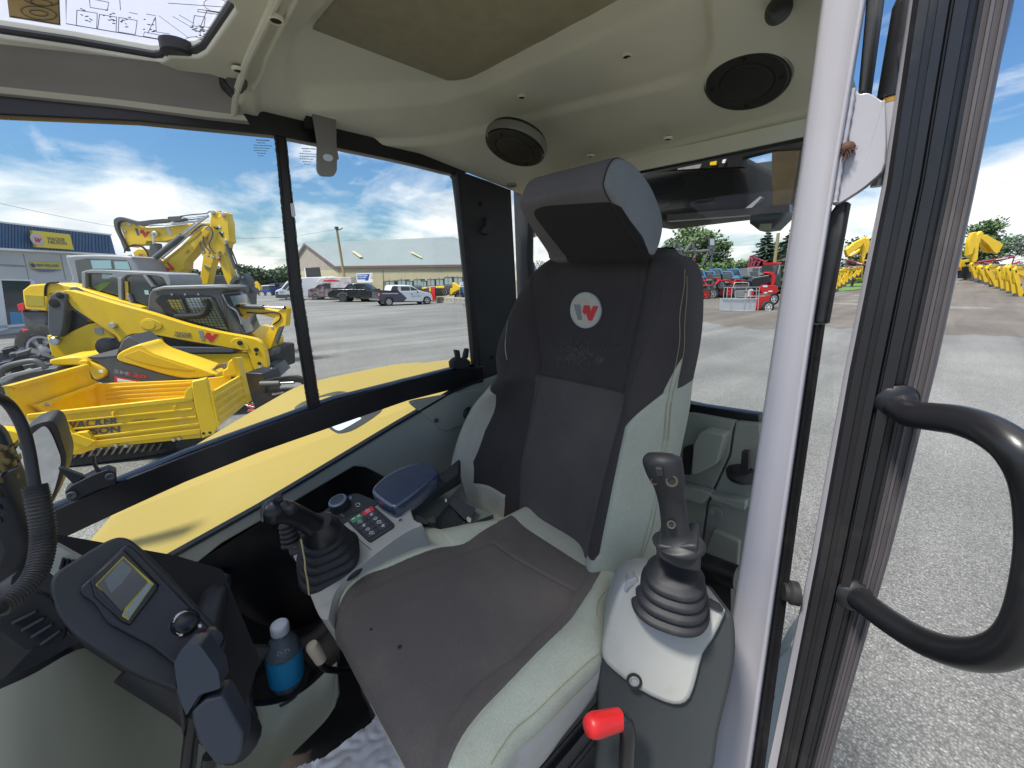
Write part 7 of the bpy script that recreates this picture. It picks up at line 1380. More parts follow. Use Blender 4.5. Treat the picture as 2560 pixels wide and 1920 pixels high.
for q in ([(1680, 405), (1740, 430), (1780, 390), (1802, 400), (1800, 440), (1770, 450), (1730, 455)], [(1772, 500), (1800, 488), (1840, 490), (1832, 520), (1845, 575), (1820, 575), (1795, 530)]): S(st2, 'opening', 'wht' if q[0][0] < 0 else 'hole', 'O', q, plB, .02, front=.026)
for q in ([(1765, 395), (1795, 388), (1802, 430), (1775, 440)], [(1805, 490), (1840, 490), (1830, 515), (1808, 508)]): S(st2, 'sky_gap', mat('gap_light', (.75, .80, .86), .7) if 'gap_light' not in bpy.data.materials else bpy.data.materials['gap_light'], 'O', q, plB, .02, front=.032)
for u, v, r in ((1682, 192, .06), (1842, 222, .06), (1603, 442, .05), (1888, 628, .05), (1130, 1130, .06), (795, 932, .055), (1692, 888, .04), (798, 975, .04)): disc(xb, 'pin', 'zinc', 'O', u, v, plB, r, .02, .03)
for k in range(9): rr = random.Random(k); disc(xb, 'hose_fitting', 'zinc', 'O', rr.choice((1560, 1780, 1600, 1840))+rr.uniform(-25, 40), 830+rr.uniform(-50, 60), plB, .025, .08, .03, 8)
S(st2, 'red_fitting', 'inkred', 'O', [(1765, 905), (1800, 900), (1795, 930), (1770, 928)], plB, .08, front=.1)
hyd(xb, 'O', (1910, 680), (2050, 1060), (2075, 1150), plB, .045, .02, .1); Tb(xb, 'hydraulic_hose', 'rub', 'O', crv([(1975, 740), (2040, 900), (2090, 1040), (2115, 1135)], 3), plB, .022, 6, .1)
S(xb, 'quick_coupler', 'dgrey', 'O', [(1925, 1290), (1960, 1220), (2010, 1160), (2090, 1130), (2150, 1128), (2195, 1170), (2240, 1230), (2250, 1400), (2200, 1490), (2150, 1532), (2110, 1530), (2108, 1510), (2140, 1495), (2120, 1470), (1990, 1445), (1950, 1420), (2010, 1395), (2030, 1340), (2110, 1270), (2110, 1235), (2050, 1235), (1985, 1300), (1960, 1330)], plB, .3, .02, front=.04)
S(xb, 'tilt_head', 'dgrey', 'B', [(1500, 590), (1540, 560), (1600, 555), (1635, 580), (1640, 595), (1600, 600), (1575, 640), (1555, 635), (1560, 610), (1510, 605)], plB, .3, .02)
for u, v in ((2080, 1175), (2145, 1190), (1945, 1305), (2145, 1365), (2125, 1490)): disc(xb, 'pin', 'zinc', 'O', u, v, plB, .035, .03, .04)
S(xb, 'undercarriage', 'tyre', 'B', fillet([(1000, 760), (1470, 760), (1480, 860), (1000, 880)], 20), (plB[0]-pn(plB)*.3, plB[1]), 1.6); S(xb, 'upper_body', 'dgrey', 'B', [(960, 520), (1100, 510), (1200, 600), (1480, 600), (1480, 780), (960, 780)], (plB[0]-pn(plB)*.5, plB[1]), 1.6, .05)
# --- cabbed machines: far tall loader and telehandler
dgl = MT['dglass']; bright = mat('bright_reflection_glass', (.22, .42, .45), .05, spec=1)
h = 10.2; pl = FP('B', 400, h, 1200, h*1.03); c1_ = thing('wheel_loader', 'tall grey cabbed machine farthest back beside the shop', 'loader', (FDp('B', 650, 700, h+.5).x, FDp('B', 650, 700, h+.5).y, GZ))
cb_ = S(c1_, 'cab_frame', 'mgrey', 'B', crv([(418, 368), (440, 356), (560, 350), (700, 352), (830, 360), (850, 380), (895, 450), (900, 560), (480, 560), (460, 500)], 2, True), pl, 1.5, .05); S(cb_, 'side_glass', dgl, 'B', [(482, 388), (560, 375), (812, 386), (850, 460), (550, 540), (510, 535)], pl, .02, front=.008)
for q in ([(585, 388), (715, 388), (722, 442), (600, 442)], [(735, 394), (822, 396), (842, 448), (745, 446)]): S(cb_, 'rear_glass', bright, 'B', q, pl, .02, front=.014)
S(c1_, 'chassis', 'dgrey', 'B', [(450, 540), (900, 540), (900, 860), (450, 860)], (pl[0]-pn(pl)*.1, pl[1]), 1.4); wheel(c1_, 'B', 560, 830, (pl[0]-pn(pl)*.2, pl[1]), .6, .4, 'mgrey')
h = 8.4; pl = FP('B', 200, h, 1200, h*1.05); c2_ = thing('telehandler', 'telehandler with curved grey cab frame and long yellow boom sloping past it', 'telehandler', (FDp('B', 600, 700, h+.5).x, FDp('B', 600, 700, h+.5).y, GZ))
S(c2_, 'cab_glass', dgl, 'B', [(555, 470), (1020, 475), (1080, 540), (985, 560), (945, 680), (780, 620), (560, 560)], pl, 1.0, .02)
S(c2_, 'cab_roof', 'mgrey', 'B', crv([(545, 462), (600, 448), (740, 452), (900, 462), (1060, 468), (1100, 492), (1112, 545), (1085, 548), (1065, 510), (1020, 488), (860, 482), (820, 490), (802, 520), (800, 560), (778, 560), (780, 505), (700, 498), (740, 475), (565, 472)], 2, True), pl, 1.1, .03, front=.06)
for q in ([(545, 462), (570, 462), (572, 590), (550, 585)], [(775, 500), (800, 500), (802, 645), (780, 640)], [(935, 485), (955, 485), (1010, 556), (990, 560)], [(830, 600), (845, 605), (865, 660), (850, 660)]): S(c2_, 'cab_post', 'mgrey', 'B', q, pl, .08, .01, front=.08)
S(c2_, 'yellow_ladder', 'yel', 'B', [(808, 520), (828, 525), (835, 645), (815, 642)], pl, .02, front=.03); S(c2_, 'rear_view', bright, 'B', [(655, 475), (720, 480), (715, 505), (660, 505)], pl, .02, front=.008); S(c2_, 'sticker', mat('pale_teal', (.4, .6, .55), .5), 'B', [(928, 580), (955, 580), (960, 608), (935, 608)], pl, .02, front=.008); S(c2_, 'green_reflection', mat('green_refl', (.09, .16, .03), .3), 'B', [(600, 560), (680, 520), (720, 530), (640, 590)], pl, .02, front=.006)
tb_ = S(c2_, 'telescopic_boom', 'yel', 'B', [(190, 580), (235, 545), (400, 532), (550, 560), (700, 610), (945, 686), (945, 735), (800, 700), (600, 640), (440, 600), (360, 600), (345, 712), (205, 700), (195, 640)], pl, .45, .03, front=.15)
S(tb_, 'louvre', mat('louvre_olive', (.42, .33, .03), .6), 'B', [(212, 608), (330, 615), (332, 680), (218, 675)], pl, .02, front=.16); Tb(tb_, 'strap', 'hole', 'B', crv([(342, 615), (345, 560), (365, 535), (425, 530)], 4), pl, .02, 6, .17); disc(tb_, 'boom_pin', 'dgrey', 'B', 540, 598, pl, .13, .04, .16)
S(c2_, 'engine_bay', 'dgrey', 'B', [(160, 712), (330, 716), (340, 860), (205, 850), (170, 780)], pl, 1.2, .05, front=.1); S(c2_, 'red_lamp_bar', 'inkred', 'B', [(158, 668), (200, 656), (206, 706), (166, 712)], pl, .2, .01, front=.15); S(c2_, 'red_bumper', 'inkred', 'B', [(198, 822), (318, 820), (315, 840), (218, 862)], pl, .3, .02, front=.2); wheel(c2_, 'B', 275, 965, (pl[0]+pn(pl)*.2, pl[1]), .52, .38, 'mgrey'); wheel(c2_, 'B', 900, 965, (pl[0], pl[1]), .52, .38, 'mgrey'); S(c2_, 'chassis', 'dgrey', 'B', [(340, 700), (950, 720), (950, 940), (340, 920)], (pl[0]-pn(pl)*.2, pl[1]), .9)
# --- compact track loader
h = 6.6; pl = FP('B', 300, h*.97, 1700, h*1.10); tl_ = thing('track_loader', 'compact track loader with dark mesh windowed cab and long yellow lift arm', 'loader', (FDp('B', 1000, 900, h+.6).x, FDp('B', 1000, 900, h+.6).y, GZ))
ty = (pl[0]-pn(pl)*.25, pl[1])
cb_ = S(tl_, 'cab_frame', 'dgrey', 'B', crv([(946, 700), (950, 640), (965, 590), (1010, 562), (1100, 552), (1300, 548), (1445, 552), (1468, 575), (1420, 602), (1480, 720), (1568, 865), (1480, 862), (1200, 800), (945, 740)], 2, True), ty, 1.0, .05)
S(cb_, 'window_recess', 'blk', 'B', crv([(1000, 650), (1030, 618), (1080, 608), (1300, 612), (1370, 620), (1400, 670), (1480, 845), (1380, 820), (1150, 765), (1070, 740), (1040, 690)], 2, True), ty, .02, 0, .01)
S(cb_, 'roof_plate', 'mgrey', 'B', [(980, 575), (1060, 552), (1300, 546), (1450, 552), (1462, 566), (1300, 572), (1060, 576), (1000, 590)], ty, .9, .02, front=.03)
gw = S(cb_, 'side_glass', mat('mesh_glass', (.16, .20, .14), .15), 'B', [(1075, 645), (1290, 625), (1360, 625), (1385, 660), (1468, 838), (1380, 815), (1190, 765), (1110, 690)], ty, .02, front=.016)
S(gw, 'yellow_beyond', mat('yellow_through_glass', (.45, .38, .06), .4), 'B', [(1078, 640), (1160, 640), (1180, 700), (1110, 695)], ty, .02, front=.018); S(gw, 'pale_beyond', mat('pale_through_glass', (.40, .46, .46), .3), 'B', [(1195, 632), (1285, 630), (1310, 690), (1215, 700)], ty, .02, front=.018)
S(gw, 'dark_pillar', 'hole', 'B', [(1165, 630), (1190, 630), (1235, 725), (1205, 728)], ty, .02, front=.020)
mb = MB()
for k in range(17): u = 1075+k*24; mb.tube([PL('B', u, 628, ty)+pn(ty)*.024, PL('B', min(u+95, 1465), min(628+190, 840), ty)+pn(ty)*.024], .0035, 0, 4)
for k in range(12): v = 640+k*17; mb.tube([PL('B', 1078+k*7, v, ty)+pn(ty)*.024, PL('B', 1375+k*8.2, v+2, ty)+pn(ty)*.024], .0035, 0, 4)
mb.obj('window_mesh', MT['hole'], gw, 0)
Tb(cb_, 'grab_tube', 'hole', 'B', crv([(1135, 750), (1280, 745), (1330, 720), (1345, 670), (1330, 640)], 5), ty, .05, 12, .05)
for u in (1110, 1195, 1280): disc(cb_, 'cab_bolt', 'mgrey', 'B', u, 608, ty, .018, .01, .02, 8)
S(tl_, 'front_glass', dgl, 'B', [(1425, 610), (1465, 620), (1545, 800), (1570, 862), (1545, 862)], ty, .9, .01, front=-.1); Tb(tl_, 'front_handrail', 'mgrey', 'B', crv([(1430, 605), (1470, 680), (1525, 720), (1555, 800)], 4), ty, .015, 6, .0)
arm = S(tl_, 'lift_arm', 'yel', 'B', crv([(372, 615), (392, 590), (430, 580), (480, 590), (560, 612), (760, 672), (960, 725), (1200, 800), (1400, 848), (1600, 885), (1660, 905), (1692, 940), (1712, 1000), (1722, 1080), (1705, 1100), (1665, 1118), (1630, 1080), (1605, 1010), (1580, 975), (1500, 955), (1200, 905), (1000, 868), (880, 858), (820, 872), (785, 900), (770, 915), (750, 880), (700, 845), (600, 780), (480, 700), (435, 650)], 3, True), pl, .16, .015)
S(arm, 'arm_boss', mat('arm_boss_yellow', (.66, .45, .02), .4), 'B', crv([(905, 790), (930, 765), (975, 765), (1040, 795), (1035, 825), (990, 840), (930, 830), (908, 812)], 3, True), pl, .03, .006, front=.010); S(arm, 'arm_boss_plate', 'yel', 'B', crv([(913, 792), (932, 773), (968, 772), (998, 795), (992, 822), (960, 832), (930, 824), (914, 808)], 3, True), pl, .03, .004, front=.015)
S(arm, 'arm_boss', 'yel', 'B', crv([(1485, 915), (1510, 890), (1560, 890), (1590, 925), (1600, 960), (1560, 965), (1510, 950)], 3, True), pl, .03, .006, front=.012)
disc(arm, 'pin', 'zinc', 'B', 733, 805, pl, .05, .07, 0); disc(arm, 'arm_hole', 'hole', 'B', 1545, 918, pl, .045, .02, .005); disc(arm, 'pin', 'hole', 'B', 1648, 962, pl, .04, .02, .0); disc(arm, 'pin', 'hole', 'B', 1668, 1050, pl, .03, .02, .0); S(arm, 'slot', 'hole', 'B', [(1642, 983), (1656, 983), (1656, 998), (1642, 998)], pl, .02, front=.003); S(arm, 'white_sticker', 'wht', 'B', [(1664, 1065), (1684, 1063), (1686, 1080), (1666, 1082)], pl, .02, front=.003)
text('WACKER', 'arm_lettering', 'B', (1124, 862), (1232, 875), (1126, 843), pl, MT['inkg'], arm, off=.006, bold=.025); text('NEUSON', 'arm_lettering', 'B', (1122, 878), (1230, 890), (1124, 862), pl, MT['inkg'], arm, off=.006, bold=.025)
S(arm, 'grey_letter', 'mgrey', 'B', [(1274, 840), (1300, 838), (1318, 900), (1295, 900)], pl, .01, front=.006); S(arm, 'red_letter', 'inkred', 'B', [(1315, 880), (1330, 850), (1350, 852), (1362, 875), (1380, 860), (1404, 862), (1365, 910), (1345, 910), (1332, 882), (1325, 890)], pl, .01, front=.006)
lk = S(tl_, 'rear_link', 'dgrey', 'B', crv([(325, 640), (345, 605), (390, 590), (430, 598), (442, 625), (432, 740), (412, 868), (372, 872), (330, 860), (320, 760)], 2, True), pl, .2, .02, front=.05); disc(lk, 'link_bore', 'hole', 'B', 365, 662, pl, .07, .01, .048, 20); disc(lk, 'link_pin', 'hole', 'B', 402, 612, pl, .05, .02, .048)
tw = S(tl_, 'rear_frame', 'yel', 'B', [(300, 872), (340, 862), (400, 880), (470, 840), (560, 800), (620, 788), (680, 810), (720, 850), (745, 905), (800, 985), (640, 1000), (440, 1010), (335, 1022)], (pl[0]-pn(pl)*.05, pl[1]), 1.1, .02); disc(tw, 'pin', 'zinc', 'B', 350, 908, pl, .07, .05, -.03); S(tw, 'type_plate', 'mgrey', 'B', [(592, 825), (648, 827), (652, 862), (600, 862)], pl, .01, front=-.04)
S(tl_, 'dark_side', 'blk', 'B', [(440, 690), (560, 770), (560, 800), (450, 850), (440, 860)], (pl[0]-pn(pl)*.1, pl[1]), .9); S(tl_, 'body_side', 'blk', 'B', [(860, 865), (940, 862), (1200, 910), (1505, 962), (1505, 985), (1110, 990), (960, 960), (840, 930)], (pl[0]-pn(pl)*.06, pl[1]), 1.0); S(tl_, 'grey_step', 'dgrey', 'B', [(945, 942), (1500, 950), (1500, 980), (1120, 985), (1080, 965), (955, 962)], (pl[0]-pn(pl)*.0, pl[1]), .3, .01)
for q in ([(925, 870), (945, 872), (955, 940), (940, 940)], [(1010, 882), (1040, 888), (1062, 940), (1040, 940)]): S(tl_, 'yellow_brace', 'yel', 'B', q, (pl[0]-pn(pl)*.02, pl[1]), .05)
S(tl_, 'lower_body', 'yel', 'B', [(955, 962), (1080, 970), (1100, 990), (1500, 990), (1590, 985), (1640, 1110), (1600, 1140), (1200, 1140), (1000, 1030)], (pl[0]-pn(pl)*.03, pl[1]), 1.2, .02)
S(tl_, 'crawler_track', 'tyre', 'B', fillet([(800, 1020), (1640, 1080), (1700, 1180), (1600, 1260), (700, 1260)], 30), (pl[0]-pn(pl)*.05, pl[1]), .35, .04)
S(tl_, 'coupler_plate', 'blk', 'B', [(1660, 1110), (1700, 1075), (1750, 1085), (1795, 1140), (1740, 1160), (1700, 1150)], pl, .9, .02)
# --- small crawler carrier with sloped lift arm (grey and yellow) carrying its model lettering
h = 5.3; pl = FP('B', 200, h*.97, 1500, h*1.10); sm_2 = thing('stand_on_loader', 'low grey and yellow loader arm marked SM120 behind the dump bed', 'loader', (FDp('B', 800, 1100, h+.5).x, FDp('B', 800, 1100, h+.5).y, GZ))
S(sm_2, 'upper_arm', 'yel', 'B', crv([(752, 1000), (790, 968), (900, 925), (940, 945), (1000, 985), (1200, 1050), (1370, 1110), (1372, 1130), (1210, 1148), (1060, 1122), (860, 1062), (765, 1035)], 2, True), pl, .5, .02, front=.01); S(sm_2, 'arm_panel', mat('arm_panel_yellow', (.70, .47, .02), .4), 'B', [(800, 1000), (900, 960), (985, 1000), (1250, 1090), (1200, 1095), (1050, 1075), (880, 1035)], pl, .02, .004, front=.016)
dk_ = S(sm_2, 'dark_cover', 'dgrey', 'B', [(555, 1012), (640, 990), (760, 955), (785, 900), (832, 872), (905, 930), (780, 972), (748, 1000), (762, 1038), (860, 1066), (1060, 1125), (1195, 1148), (860, 1180), (705, 1172), (690, 1100), (630, 1050)], pl, .55, .02); S(dk_, 'light_face', 'mgrey', 'B', [(560, 1010), (640, 988), (765, 955), (750, 1000), (640, 1010)], pl, .02, front=.006)
text('SM', 'model_lettering', 'B', (735, 1110), (822, 1128), (740, 1086), pl, MT['mgrey'], dk_, off=.012, bold=.02); text('120', 'model_lettering', 'B', (826, 1128), (940, 1148), (830, 1104), pl, MT['inkred'], dk_, off=.012, bold=.02)
S(dk_, 'red_label', 'inkred', 'B', [(738, 1135), (900, 1165), (880, 1172), (735, 1172)], pl, .01, front=.008); S(dk_, 'white_label', 'wht', 'B', [(755, 1145), (880, 1168), (760, 1168)], pl, .01, front=.011)
S(sm_2, 'rear_yellow', 'yel', 'B', crv([(330, 1025), (420, 1010), (520, 1005), (570, 1030), (640, 1060), (690, 1090), (694, 1115), (660, 1145), (610, 1150), (560, 1070), (480, 1060), (350, 1062)], 2, True), pl, .5, .02, front=.03); disc(sm_2, 'pin', 'yel', 'B', 560, 1045, pl, .05, .04, .03); S(sm_2, 'white_sticker', 'wht', 'B', [(645, 1090), (672, 1092), (674, 1108), (648, 1106)], pl, .01, front=.034)
for k in range(12): rr = random.Random(k+40); S(sm_2, 'valve_block', 'blk' if k % 3 else 'zinc', 'B', [(630+rr.uniform(-10, 90), 890+rr.uniform(0, 70))]*1+[(650+rr.uniform(0, 90), 880+rr.uniform(0, 60)), (680+rr.uniform(0, 70), 920+rr.uniform(0, 50)), (640+rr.uniform(0, 60), 960)], pl, .1, .0, front=-.1*rr.random())
disc(sm_2, 'black_dome', 'blk', 'B', 690, 950, pl, .14, .05, -.05)
Tb(sm_2, 'grey_guard', 'dgrey', 'B', crv([(90, 1110), (95, 1075), (140, 1045), (280, 1015), (330, 1030), (370, 1065)], 4), pl, .035, 10, .2); S(sm_2, 'grey_deck', 'dgrey', 'B', [(60, 1160), (200, 1100), (420, 1060), (430, 1085), (250, 1140), (80, 1190)], pl, .7, .02, front=.15); S(sm_2, 'grey_side', 'mgrey', 'B', [(100, 1150), (110, 1115), (170, 1090), (360, 1050), (365, 1065), (200, 1110), (140, 1145)], pl, .05, .01, front=.25)
S(sm_2, 'base', 'dgrey', 'B', [(300, 1100), (1300, 1150), (1300, 1500), (300, 1500)], (pl[0]-pn(pl)*.15, pl[1]), .5); mb = MB()
# silver coupling hoses
for k in range(6): rr = random.Random(k+9); Tb(sm_2, 'coupling', 'steel', 'B', crv([(1350+rr.uniform(-20, 20), 1110), (1390+rr.uniform(-10, 20), 1075+rr.uniform(-10, 10)), (1440, 1060+k*10)], 3), pl, .015, 6, -.1)
# --- dump bed carrier, nearest
Zt_ = -1.31; TL, TR, BR_, BL_ = [PL('B', u, v, ('Z', Zt_)) for u, v in ((175, 1395), (1235, 1285), (1480, 1130), (640, 1180))]
du = thing('tracked_dumper', 'small tracked dumper with big yellow dump bed bearing dark lettering, nearest machine outside', 'dumper', ((TL.x+TR.x)/2, (TL.y+TR.y)/2, GZ))
pl = vpl(TL, TR); nD = pn(pl)
side_ = S(du, 'near_side', 'yel', 'B', [(165, 1388), (1240, 1280), (1290, 1490), (1290, 1530), (620, 1595), (520, 1635), (430, 1640), (300, 1500), (200, 1450)], pl, .03, .006)
for a in (((178, 1375), (1235, 1262), (1238, 1290), (178, 1404)), ((200, 1440), (1240, 1335), (1242, 1350), (300, 1440)), ((420, 1470), (1262, 1385), (1265, 1400), (480, 1478)), ((560, 1520), (1280, 1430), (1282, 1450), (600, 1532)), ((610, 1545), (1288, 1468), (1292, 1500), (612, 1580))): S(side_, 'pressed_rib', 'yel', 'B', list(a), pl, .03, .008, front=.018)
text('WACKER', 'bed_lettering', 'B', (400, 1482), (760, 1442), (400, 1425), pl, MT['inkg'], side_, off=.009, bold=.03); text('NEUSON', 'bed_lettering', 'B', (410, 1524), (775, 1492), (405, 1480), pl, MT['inkg'], side_, off=.009, bold=.03)
text('J-RENÉ LAFOND', 'small_lettering', 'B', (850, 1426), (1008, 1412), (850, 1410), pl, MT['inkg'], side_, off=.009, bold=.01); text('LOCATION VENTE SERVICE', 'small_lettering', 'B', (856, 1436), (1008, 1422), (856, 1430), pl, MT['inkg'], side_, off=.009)
for u, v in ((735, 1368), (1128, 1330)): Tb(side_, 'hook', 'yel', 'B', [(u, v-10), (u+2, v+14)], pl, .012, 6, .03)
for u, v in ((750, 1575), (815, 1578), (1120, 1540), (1155, 1532)): disc(side_, 'bed_bolt', 'zinc', 'B', u, v, pl, .018, .03, .0, 8)
S(du, 'corner_post', 'yel', 'B', [(1235, 1165), (1325, 1145), (1335, 1170), (1405, 1450), (1380, 1500), (1300, 1530), (1235, 1220)], pl, .08, .01, front=.02); S(du, 'post_bracket', 'yel', 'B', [(1185, 1282), (1192, 1230), (1228, 1195), (1240, 1210), (1245, 1280)], pl, .05, .006, front=.02)
for u, v in ((1312, 1497), (1352, 1492)): disc(du, 'post_hole', 'hole', 'B', u, v, pl, .016, .01, .014, 10)
# right end board
pr_a, pr_b = TR+Vector((0, 0, 0)), PL('B', 1560, 1125, ('Z', Zt_)); pr_a = PL('B', 1370, 1232, pl); plE = vpl(pr_a, FDp('B', 1560, 1130, 5.15)); 
ebd = S(du, 'end_board', 'yel', 'B', [(1365, 1235), (1555, 1125), (1608, 1290), (1410, 1455)], plE, .03, .004)
for k in range(4): S(ebd, 'pressed_rib', 'yel', 'B', [(1372+k*10, 1262+k*44), (1562+k*12, 1150+k*36), (1566+k*12, 1166+k*36), (1376+k*10, 1284+k*44)], plE, .02, .006, front=.016)
S(du, 'rear_post', 'yel', 'B', [(1512, 1015), (1545, 1010), (1610, 1290), (1580, 1310), (1545, 1130)], (plE[0]-pn(plE)*.0, plE[1]), .06, .008, front=.02)
# far side board (inner face) and headboard
fpl2 = (pl[0]-nD*1.35, pl[1]); fb_ = S(du, 'far_side', 'yel', 'B', [(560, 1185), (1240, 1158), (1480, 1130), (1500, 1200), (1490, 1260), (640, 1400)], fpl2, .03, .004)
for k in range(4): S(fb_, 'pressed_rib', 'yel', 'B', [(680, 1205+k*26), (1230, 1172+k*26), (1230, 1180+k*26), (680, 1216+k*26)], fpl2, .03, .004, front=.015)
S(du, 'hinge_bracket', 'yel', 'B', [(1475, 1035), (1500, 1015), (1540, 1015), (1548, 1110), (1490, 1120), (1440, 1130), (1442, 1090), (1470, 1075)], fpl2, .1, .01, front=.1)
hA_, hB_ = PL('B', 60, 1200, (pl[0]-nD*.0, pl[1])), PL('B', 560, 1062, fpl2); plH = vpl(Vector((hA_.x, hA_.y, 0)), Vector((hB_.x, hB_.y, 0)))
hb_ = S(du, 'headboard', 'yel', 'B', [(50, 1198), (560, 1058), (590, 1150), (660, 1180), (690, 1330), (260, 1400), (170, 1400), (95, 1330)], plH, .03, .004, front=0); S(hb_, 'top_flange', 'yel', 'B', [(45, 1196), (558, 1056), (572, 1078), (90, 1215)], plH, .06, .006, front=.02); S(hb_, 'brace', 'yel', 'B', [(165, 1318), (210, 1316), (570, 1190), (600, 1178), (610, 1196), (270, 1320), (250, 1335), (280, 1370), (260, 1378), (205, 1340)], plH, .03, .006, front=.05)
for u, v in ((258, 1320), (605, 1186)): disc(hb_, 'brace_bolt', 'zinc', 'B', u, v, plH, .018, .03, .05, 8)
mb = MB(); b_z = -1.72; mb.prism([PL('B', 420, 1520, ('Z', b_z)), PL('B', 1290, 1440, ('Z', b_z)), PL('B', 1500, 1270, ('Z', b_z)), PL('B', 640, 1340, ('Z', b_z))], Vector((0, 0, 1)), .04); mb.obj('bed_floor', MT['yel'], du)
S(du, 'step_foot', 'yel', 'B', [(380, 1465), (420, 1435), (470, 1500), (560, 1490), (610, 1555), (570, 1595), (520, 1600), (450, 1640), (430, 1600), (395, 1530)], (pl[0]+nD*.10, pl[1]), .05, .008); S(du, 'step_shelf', 'yel', 'B', [(405, 1530), (470, 1500), (610, 1552), (560, 1590)], (pl[0]+nD*.13, pl[1]), .02, .004)
S(du, 'left_fender', 'yel', 'B', [(-60, 1470), (60, 1480), (120, 1500), (125, 1540), (60, 1600), (-60, 1600)], (pl[0]+nD*.05, pl[1]), .1, .01)
tk = G('C', 640, 215); tkn = S(du, 'crawler_track', 'tyre', 'C', [(150, 275), (210, 215), (320, 205), (640, 170), (900, 165), (930, 185), (700, 250), (330, 300), (200, 320)], vpl(G('C', 330, 305), G('C', 730, 262)), .4, .02)
mb = MB(); tpl_ = vpl(G('C', 330, 305), G('C', 730, 262))
for k in range(13): u = 300+k*34; mb.slab('C', [(u, 262-k*3), (u+12, 258-k*3), (u+30, 230-k*3), (u+20, 228-k*3)], tpl_, .05, 0, 0, .03)
mb.obj('track_lug', mat('dusty_rubber', (.16, .14, .11), .9), tkn, 0, kind='stuff')
# --- mini excavator arm to the right of the loader
h = 7.6; pl = FP('B', 1500, h, 1900, h); me_ = thing('mini_excavator', 'small yellow excavator arm reaching over gravel, just left of the sash post', 'mini excavator', (FDp('B', 1650, 900, h+.3).x, FDp('B', 1650, 900, h+.3).y, GZ))
S(me_, 'boom', 'yel', 'B', crv([(1500, 700), (1515, 680), (1540, 664), (1575, 680), (1640, 692), (1780, 718), (1800, 745), (1760, 760), (1700, 742), (1600, 732), (1560, 755), (1540, 790), (1510, 760)], 2, True), pl, .2, .015); S(me_, 'stick', 'yel', 'B', [(1790, 715), (1838, 684), (1850, 700), (1840, 810), (1800, 815), (1790, 830), (1745, 950), (1720, 965), (1692, 935), (1730, 830), (1765, 770)], pl, .15, .01, front=.01)
hyd(me_, 'B', (1560, 684), (1700, 688), (1830, 692), pl, .045, .02, .02); Tb(me_, 'hydraulic_hose', 'hole', 'B', crv([(1590, 722), (1680, 728), (1760, 722), (1805, 735), (1800, 770), (1760, 800)], 4), pl, .012, 6, .02); S(me_, 'cylinder', 'dgrey', 'B', [(1798, 812), (1822, 812), (1785, 925), (1770, 920)], pl, .06, .01, front=.02); S(me_, 'bucket_link', 'dgrey', 'B', crv([(1705, 965), (1740, 950), (1770, 965), (1755, 1000), (1720, 1010), (1708, 990)], 2, True), pl, .2, .01)
for u, v in ((1550, 740), (1540, 680), (1832, 692), (1752, 820)): disc(me_, 'pin', 'zinc' if v > 800 else 'hole', 'B', u, v, pl, .03, .02, .0, 10)
S(me_, 'body_cover', 'yel', 'B', crv([(1550, 830), (1600, 845), (1650, 880), (1680, 925), (1660, 1000), (1560, 1000), (1540, 880)], 2, True), (pl[0]-pn(pl)*.2, pl[1]), .8, .05); mb = MB()
S(me_, 'undercarriage', 'tyre', 'B', fillet([(1400, 950), (1740, 960), (1750, 1110), (1400, 1110)], 20), (pl[0]-pn(pl)*.3, pl[1]), .9)
# --- grapple and clutter on the ground by the loader
h = 5.6; pl = FP('B', 1500, h, 1950, h); gr_ = thing('grapple', 'black grapple attachment with white lettering lying beside the dump bed', 'grapple', (FDp('B', 1750, 1200, h).x, FDp('B', 1750, 1200, h).y, GZ))
for k in range(3): S(gr_, 'grapple_tine', 'blk', 'B', crv([(1700-k*10, 1160+k*6), (1800, 1140+k*5), (1900+k*8, 1130+k*6), (1960+k*8, 1165+k*6), (1975+k*6, 1225), (1960+k*6, 1240), (1940+k*4, 1185), (1890, 1160+k*6), (1800, 1165+k*6), (1705, 1190)], 3, True), (pl[0]-pn(pl)*.2*k, pl[1]), .05, .008)
ab = S(gr_, 'grapple_arm', 'blk', 'B', fillet([(1700, 1250), (1760, 1215), (1870, 1205), (1960, 1215), (1975, 1240), (1860, 1250), (1770, 1275), (1720, 1300)], 8), pl, .06, .01, front=.1); text('PALADIN', 'tool_lettering', 'B', (1778, 1243), (1850, 1230), (1776, 1230), pl, MT['wht'], ab, off=.108, bold=.02)
S(gr_, 'grapple_base', 'blk', 'B', fillet([(1570, 1110), (1690, 1115), (1710, 1170), (1700, 1280), (1760, 1300), (1730, 1350), (1640, 1400), (1580, 1420), (1610, 1290)], 14), (pl[0]-pn(pl)*.1, pl[1]), .4, .03); hyd(gr_, 'B', (1710, 1168), (1830, 1165), (1920, 1160), pl, .04, .018, .12); S(gr_, 'grapple_frame', 'dgrey', 'B', [(1690, 1330), (1760, 1290), (1850, 1240), (1960, 1230), (1930, 1260), (1800, 1330), (1650, 1420)], (pl[0]-pn(pl)*.3, pl[1]), .1)
for k in range(7): rr = random.Random(k+70); Tb(gr_, 'coupling', 'inkred' if k % 2 else 'steel', 'B', [(1620+rr.uniform(-15, 30), 1285+k*10), (1655+rr.uniform(-10, 20), 1300+k*9)], pl, .012, 6, .1)
h = 6.0; pl = FP('B', -100, h*.9, 500, h); cl_ = thing('attachment_pile', 'dark attachments and steel frames lying on the ground by the shop', 'attachments', (FDp('B', 100, 1000, h).x, FDp('B', 100, 1000, h).y, GZ))
